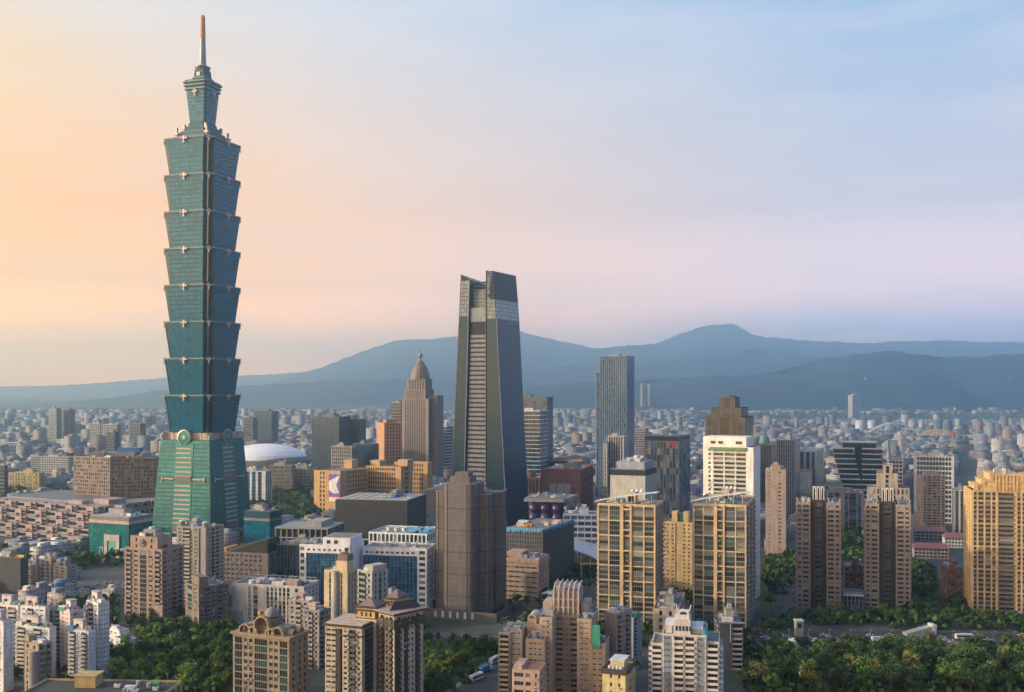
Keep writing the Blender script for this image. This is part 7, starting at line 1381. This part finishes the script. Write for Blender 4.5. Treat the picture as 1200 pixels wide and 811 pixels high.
# pavilion, small glass house, boundary walls, lamps
def smalls():
    a = gnd(944,760); t = empty('curved_pavilion', (a[0],a[1],0), radians(-6), 'low pavilion with a white curved roof and teal glass front', 'pavilion'); q = MB(); q.lathe(0,0,[(9.6,4.6),(9.8,5.0),(6,5.7),(.1,5.9)],WHITE,28,True,1,.55); q.build('roof', t); q = MB(); q.lathe(0,0,[(8.6,0),(8.6,4.59)],glass('pavilion_glass',(.10,.30,.31),.15),28,True,1,.55); q.build('glass_wall', t)
    a = gnd(1077,744); t = empty('glass_station_hut', (a[0],a[1],0), radians(4), 'small white building with a sloping glass roof beside the wide road', 'station'); q = MB(); q.loft([(-9,-3),(9,-3),(9,3),(-9,3)],0,[(-9,-3),(9,-3),(9,3),(-9,3)],[1.5,6,6,1.5],material('station_glass',(.30,.34,.32),.3)); q.build('glass_body', t); q = MB(); q.box(6.8,9.4,-3.3,3.3,0,6.6,WHITE); q.build('white_wall', t)
    a = gnd(936,745); t = empty('white_stair_tower', (a[0],a[1],0), 0, 'little white tower block beside the wide road, above the pavilion', 'tower'); q = MB(); q.box(-2.2,2.2,-2,2,0,9,CONC); q.box(-2.6,2.6,-2.4,2.4,9.01,9.8,WHITE); q.build('wall', t); q = MB(); q.box(-1.2,1.2,-2.1,-2.01,5,8,G1); q.build('window', t)
    a = gnd(303,585); t = empty('white_tent', (px(299,1420),1420,0), 0, 'white peaked tent on the lawn behind the tall green tower', 'tent'); q = MB(); q.loft([(-9,-9),(9,-9),(9,9),(-9,9)],5,[(-.4,-.4),(.4,-.4),(.4,.4),(-.4,.4)],15,WHITE); q.build('canopy', t)
    for sx in (-1, 1):
        for sy in (-1, 1): q = MB(); q.cyl(sx*8.6,sy*8.6,.3,0,5,WHITE,8); q.build('pole', t)
    def wall(pts, h, m, label, nm='boundary_wall'):
        P = [gnd(*p) for p in pts]; t = None; q = MB()
        for (x0,y0),(x1,y1) in zip(P, P[1:]):
            L = sqrt((x1-x0)**2+(y1-y0)**2); nx, ny = -(y1-y0)/L*.2, (x1-x0)/L*.2; q.prism([(x0+nx,y0+ny),(x0-nx,y0-ny),(x1-nx,y1-ny),(x1+nx,y1+ny)],0,h,m); q.prism([(x0+nx*1.6,y0+ny*1.6),(x0-nx*1.6,y0-ny*1.6),(x1-nx*1.6,y1-ny*1.6),(x1+nx*1.6,y1+ny*1.6)],h+.002,h+.22,PALE)
        tag(q.build(nm), label, 'wall')
    wall([(160,757),(205,757)], 3.2, material('pale_blue_fence',(.34,.42,.50),.7), 'long pale blue fence between the white annexe and the park trees', 'park_fence')
    wall([(886,769),(998,759),(1108,764),(1238,768)], 1.3, CONC, 'low pale wall along the road above the wood')
    wall([(498,750),(584,748)], 1.2, CONC, 'low pale wall below the fence of the shrouded tower')
    for i, x in enumerate(range(900, 1230, 24)):
        a = gnd(x, 755+ (x-900)*.012); q = MB(); q.cyl(0,0,.12,0,9,STEEL,8,r1=.07); q.tube([(0,0,8.9),(0,-1.8,9.5)],.06,STEEL,5); q.box(-.18,.18,-2.5,-1.7,9.42,9.58,WHITE_METAL); o = q.build('street_lamp'); o.location = (a[0],a[1],0); tag(o, 'slim grey street lamp along the wide road above the wood', 'street lamp', 'street lamps along the wide road')
smalls()
# ------------------------------------------------------------------ the city carpet: nearest blocks one by one, the rest as one mass
def city_mat():
    m = bpy.data.materials.new('city_block_wall'); m.use_nodes = True; nt = m.node_tree; N = nt.nodes; L = nt.links; b = N['Principled BSDF']; b.inputs['Roughness'].default_value = .8
    a = N.new('ShaderNodeAttribute'); a.attribute_name = 'paint'
    uv = N.new('ShaderNodeUVMap'); uv.uv_map = 'metres'; sp = N.new('ShaderNodeSeparateXYZ'); L.new(uv.outputs[0], sp.inputs[0])
    def M(op, x, y):
        k = N.new('ShaderNodeMath'); k.operation = op
        for i, v in enumerate((x, y)):
            if isinstance(v, (int, float)): k.inputs[i].default_value = v
            else: L.new(v, k.inputs[i])
        return k.outputs[0]
    def cell(s, per, lo, hi):
        f = M('FRACT', M('DIVIDE', s, per), 0); return M('MULTIPLY', M('GREATER_THAN', f, lo), M('LESS_THAN', f, hi))
    win = M('MULTIPLY', cell(sp.outputs['Y'], 3.3, .32, .78), cell(sp.outputs['X'], 3.4, .2, .78)); win = M('MULTIPLY', win, M('GREATER_THAN', sp.outputs['X'], .3))
    n = N.new('ShaderNodeTexNoise'); n.inputs['Scale'].default_value = .15; n.inputs['Detail'].default_value = 4; tc = N.new('ShaderNodeTexCoord'); L.new(tc.outputs['Object'], n.inputs['Vector'])
    r = N.new('ShaderNodeMapRange'); L.new(n.outputs['Fac'], r.inputs[0]); r.inputs[3].default_value = .7; r.inputs[4].default_value = 1.25
    v = N.new('ShaderNodeVectorMath'); v.operation = 'SCALE'; L.new(a.outputs['Color'], v.inputs[0]); L.new(r.outputs[0], v.inputs['Scale'])
    x = N.new('ShaderNodeMix'); x.data_type = 'RGBA'; L.new(M('MULTIPLY', win, .7), x.inputs[0]); L.new(v.outputs[0], x.inputs[6]); x.inputs[7].default_value = (.035,.042,.05,1)
    L.new(x.outputs[2], b.inputs['Base Color']); rr = N.new('ShaderNodeMapRange'); L.new(win, rr.inputs[0]); rr.inputs[3].default_value = .85; rr.inputs[4].default_value = .2; L.new(rr.outputs[0], b.inputs['Roughness'])
    return m
CITY = city_mat()
WALLC = [((.25,.25,.25),'grey'),((.15,.155,.17),'dark grey'),((.38,.37,.36),'off-white'),((.30,.26,.22),'beige'),((.25,.19,.155),'tan'),((.29,.225,.21),'pinkish'),((.15,.12,.11),'brown'),((.56,.56,.56),'white'),((.13,.165,.21),'blue-grey')]
ROOFC = [((.16,.16,.165),'grey flat'),((.25,.25,.25),'pale flat'),((.09,.092,.1),'dark flat'),((.30,.10,.08),'red metal'),((.08,.16,.28),'blue metal'),((.12,.22,.17),'green metal'),((.55,.55,.55),'white metal')]
def block_arrays(x, y, rz, w, d, h, wc, rc, hut, r):
    """box with a parapet-like roof and one or two smaller boxes on the roof -> verts, faces, uv per corner, colour per face"""
    V = []; F = []; UV = []; C = []
    c, s = cos(rz), sin(rz)
    def bx(x0, x1, y0, y1, z0, z1, col, top):
        b = len(V); P = [(x0,y0),(x1,y0),(x1,y1),(x0,y1)]
        for z in (z0, z1): V.extend((x+p*c-q*s, y+p*s+q*c, z) for p, q in P)
        L = [x1-x0, y1-y0, x1-x0, y1-y0]
        for i in range(4):
            j = (i+1) % 4; F.append((b+i, b+j, b+4+j, b+4+i)); UV.extend([(.5,0),(.5+L[i],0),(.5+L[i],z1-z0),(.5,z1-z0)]); C.append(col)
        F.append((b+4, b+5, b+6, b+7)); UV.extend([(-9,-9)]*4); C.append(top)
    bx(-w/2,w/2,-d/2,d/2,0,h,wc,rc)
    if hut:
        for _ in range(hut):
            a, b, k = w*r.uniform(.2,.5), d*r.uniform(.3,.6), r.uniform(1.6,3.2); ox, oy = r.uniform(-.5,.5)*(w-a)*.9, r.uniform(-.5,.5)*(d-b)*.9
            t = r.choice(ROOFC)[0]; bx(ox-a/2,ox+a/2,oy-b/2,oy+b/2,h+.002,h+k+r.random()*.3,wc if r.random() < .6 else t,t)
    return V, F, UV, C
def block_mesh(parts, name):
    nv = sum(len(p[0]) for p in parts); V = np.array([v for p in parts for v in p[0]], np.float32); o = 0; F = []
    for p in parts: F.extend([i+o for i in f] for f in p[1]); o += len(p[0])
    F = np.array(F, np.int32); nf = len(F)
    me = bpy.data.meshes.new(name); me.vertices.add(nv); me.vertices.foreach_set('co', V.ravel()); me.loops.add(nf*4); me.loops.foreach_set('vertex_index', F.ravel()); me.polygons.add(nf)
    me.polygons.foreach_set('loop_start', np.arange(nf, dtype=np.int32)*4); me.update(calc_edges=True)
    u = me.uv_layers.new(name='metres'); u.data.foreach_set('uv', np.array([q for p in parts for q in p[2]], np.float32).ravel())
    at = me.attributes.new('paint', 'FLOAT_COLOR', 'FACE'); at.data.foreach_set('color', np.array([c+(1,) for p in parts for c in p[3]], np.float32).ravel())
    me.materials.append(CITY); return me
def sector(x, Y):
    near = 'just behind' if Y < 1500 else 'well behind' if Y < 2300 else 'far behind'
    for a, what in ((95,'the pink hall'),(185,'the brown hotel'),(290,'the green pagoda tower'),(365,'the white domed arena'),(440,'the orange city hall'),(530,'the domed stone tower'),(620,'the dark skyscraper'),(690,'the red-framed mall'),(760,'the blue gridded tower'),(820,'the red-sign office'),(895,'the white framed tower'),(975,'the tan slab tower'),(1050,'the boat-shaped office'),(1130,'the white office slab')):
        if x < a: return near+' '+what
    return near+' the golden apartments'
def city():
    r = random.Random(11); cand = []
    th = radians(-24); ct, st = cos(th), sin(th)
    def zone(Y0, Y1, cw, cd, street):
        R = Y1*1.4; nx = int(R/cw)+1; ny = int(R/cd)+1
        for i in range(-nx, nx):
            if i % street == 0: continue
            for j in range(-ny//3, ny+1):
                if j % street == 0: continue
                gx, gy = i*cw+r.uniform(-.1,.1)*cw, j*cd+r.uniform(-.1,.1)*cd
                x, y = gx*ct-gy*st, gx*st+gy*ct
                if not Y0 <= y < Y1: continue
                c = x/y*1200+600
                if c < -220 or c > 1420: continue
                cand.append((x, y, cw, cd))
    zone(700, 960, 26, 18, 4); zone(960, 2100, 28, 20, 5); zone(2100, 4000, 30, 24, 7); zone(4000, 6500, 38, 30, 8)
    out = []
    for x, y, cw, cd in cand:
        if any((x-a)**2+(y-b)**2 < (q+14)**2 for a, b, q in EXCL): continue
        if any(inside((x, y), P) for P in PARKS): continue
        cq = x/y*1200+600
        if y < 960 and not (cq < 150 or 318 < cq < 352 or 600 < cq < 660 or cq > 1216): continue
        if y < 2100 and r.random() < .1: 
            mass_tree(x, y, 8, 7, 14, r); continue
        if y >= 2100 and r.random() < .08:
            mass_tree(x, y, 10, 12, 8, r); continue
        w, d = cw*r.uniform(.5,1.02), cd*r.uniform(.5,1.0)
        k = r.random(); h = r.uniform(6,15) if k < .8 else r.uniform(13,24) if k < .965 or y < 1900 else r.uniform(24,52)
        if y < 1500: h = min(h, 19)
        if y < 960: h = min(h, 9)
        if y > 2100:
            w, d = cw*r.uniform(.8,1.0), cd*r.uniform(.6,.95)
            if r.random() < .22: w *= 1.9
        if y > 5200: h = min(h, 30)
        if h > 30: w, d = min(w, 26), min(d, 22)
        col = x/y*1200+600
        if 1000 < col < 1130 and 2100 < y < 3300: h = min(h, 8)
        if col > 815 and 4200 < y < 6300:
            if r.random() < .55: continue
            h = min(h, 7 if y < 5000 else 14)
            if 4800 < y < 6050: continue
        wc = r.choice(WALLC[:7]+WALLC[:3]+WALLC[8:]) if r.random() < .93 else r.choice(WALLC); rc = r.choice(ROOFC[:3]) if r.random() < .74 else r.choice(ROOFC)
        out.append((w*h/(y*y)*1e6, x, y, th+(pi/2 if r.random() < .25 else 0)+r.uniform(-.06,.06)*(y > 2600)*4, w, d, h, wc, rc, col))
    out.sort(reverse=True)
    mass = []; out = [e for e in out if -8 < e[-1] < 1208]+[e for e in out if not -8 < e[-1] < 1208]
    for i, (sc, x, y, rz, w, d, h, wc, rc, col) in enumerate(out):
        hut = r.choice((1,1,2,2)) if y < 2600 else (1 if r.random() < .3 else 0)
        if i < 215:
            A = block_arrays(0, 0, 0, w, d, h, wc[0], rc[0], hut, r); o = bpy.data.objects.new('city_block', block_mesh([A], 'city_block')); COL.objects.link(o); o.location = (x, y, 0); o.rotation_euler = (0,0,rz)
            size = 'low' if h < 13 else 'middling' if h < 20 else 'tall'
            tag(o, '%s %s block with %s roof %s' % (size, wc[1], rc[1], sector(col, y)), 'building', 'city blocks '+sector(col, y))
        else:
            if y > 1900: wc = (tuple(v*q_ for v, q_ in zip(wc[0], (.80,.84,.90))), wc[1])  # far walls dimmed and cooled: distance haze put into their colour
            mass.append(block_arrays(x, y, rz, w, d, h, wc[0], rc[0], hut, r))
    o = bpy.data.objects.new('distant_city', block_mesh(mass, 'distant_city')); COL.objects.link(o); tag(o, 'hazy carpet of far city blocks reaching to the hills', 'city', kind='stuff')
    print('CITY', len(out), 'trees', TREES)
city()
if mass_f:
    me = bpy.data.meshes.new('distant_trees'); me.from_pydata(mass_v, [], mass_f); me.materials.append(L1); me.update()
    o = bpy.data.objects.new('distant_trees', me); COL.objects.link(o); tag(o, 'dark tree clumps scattered between the city blocks', 'trees', kind='stuff')
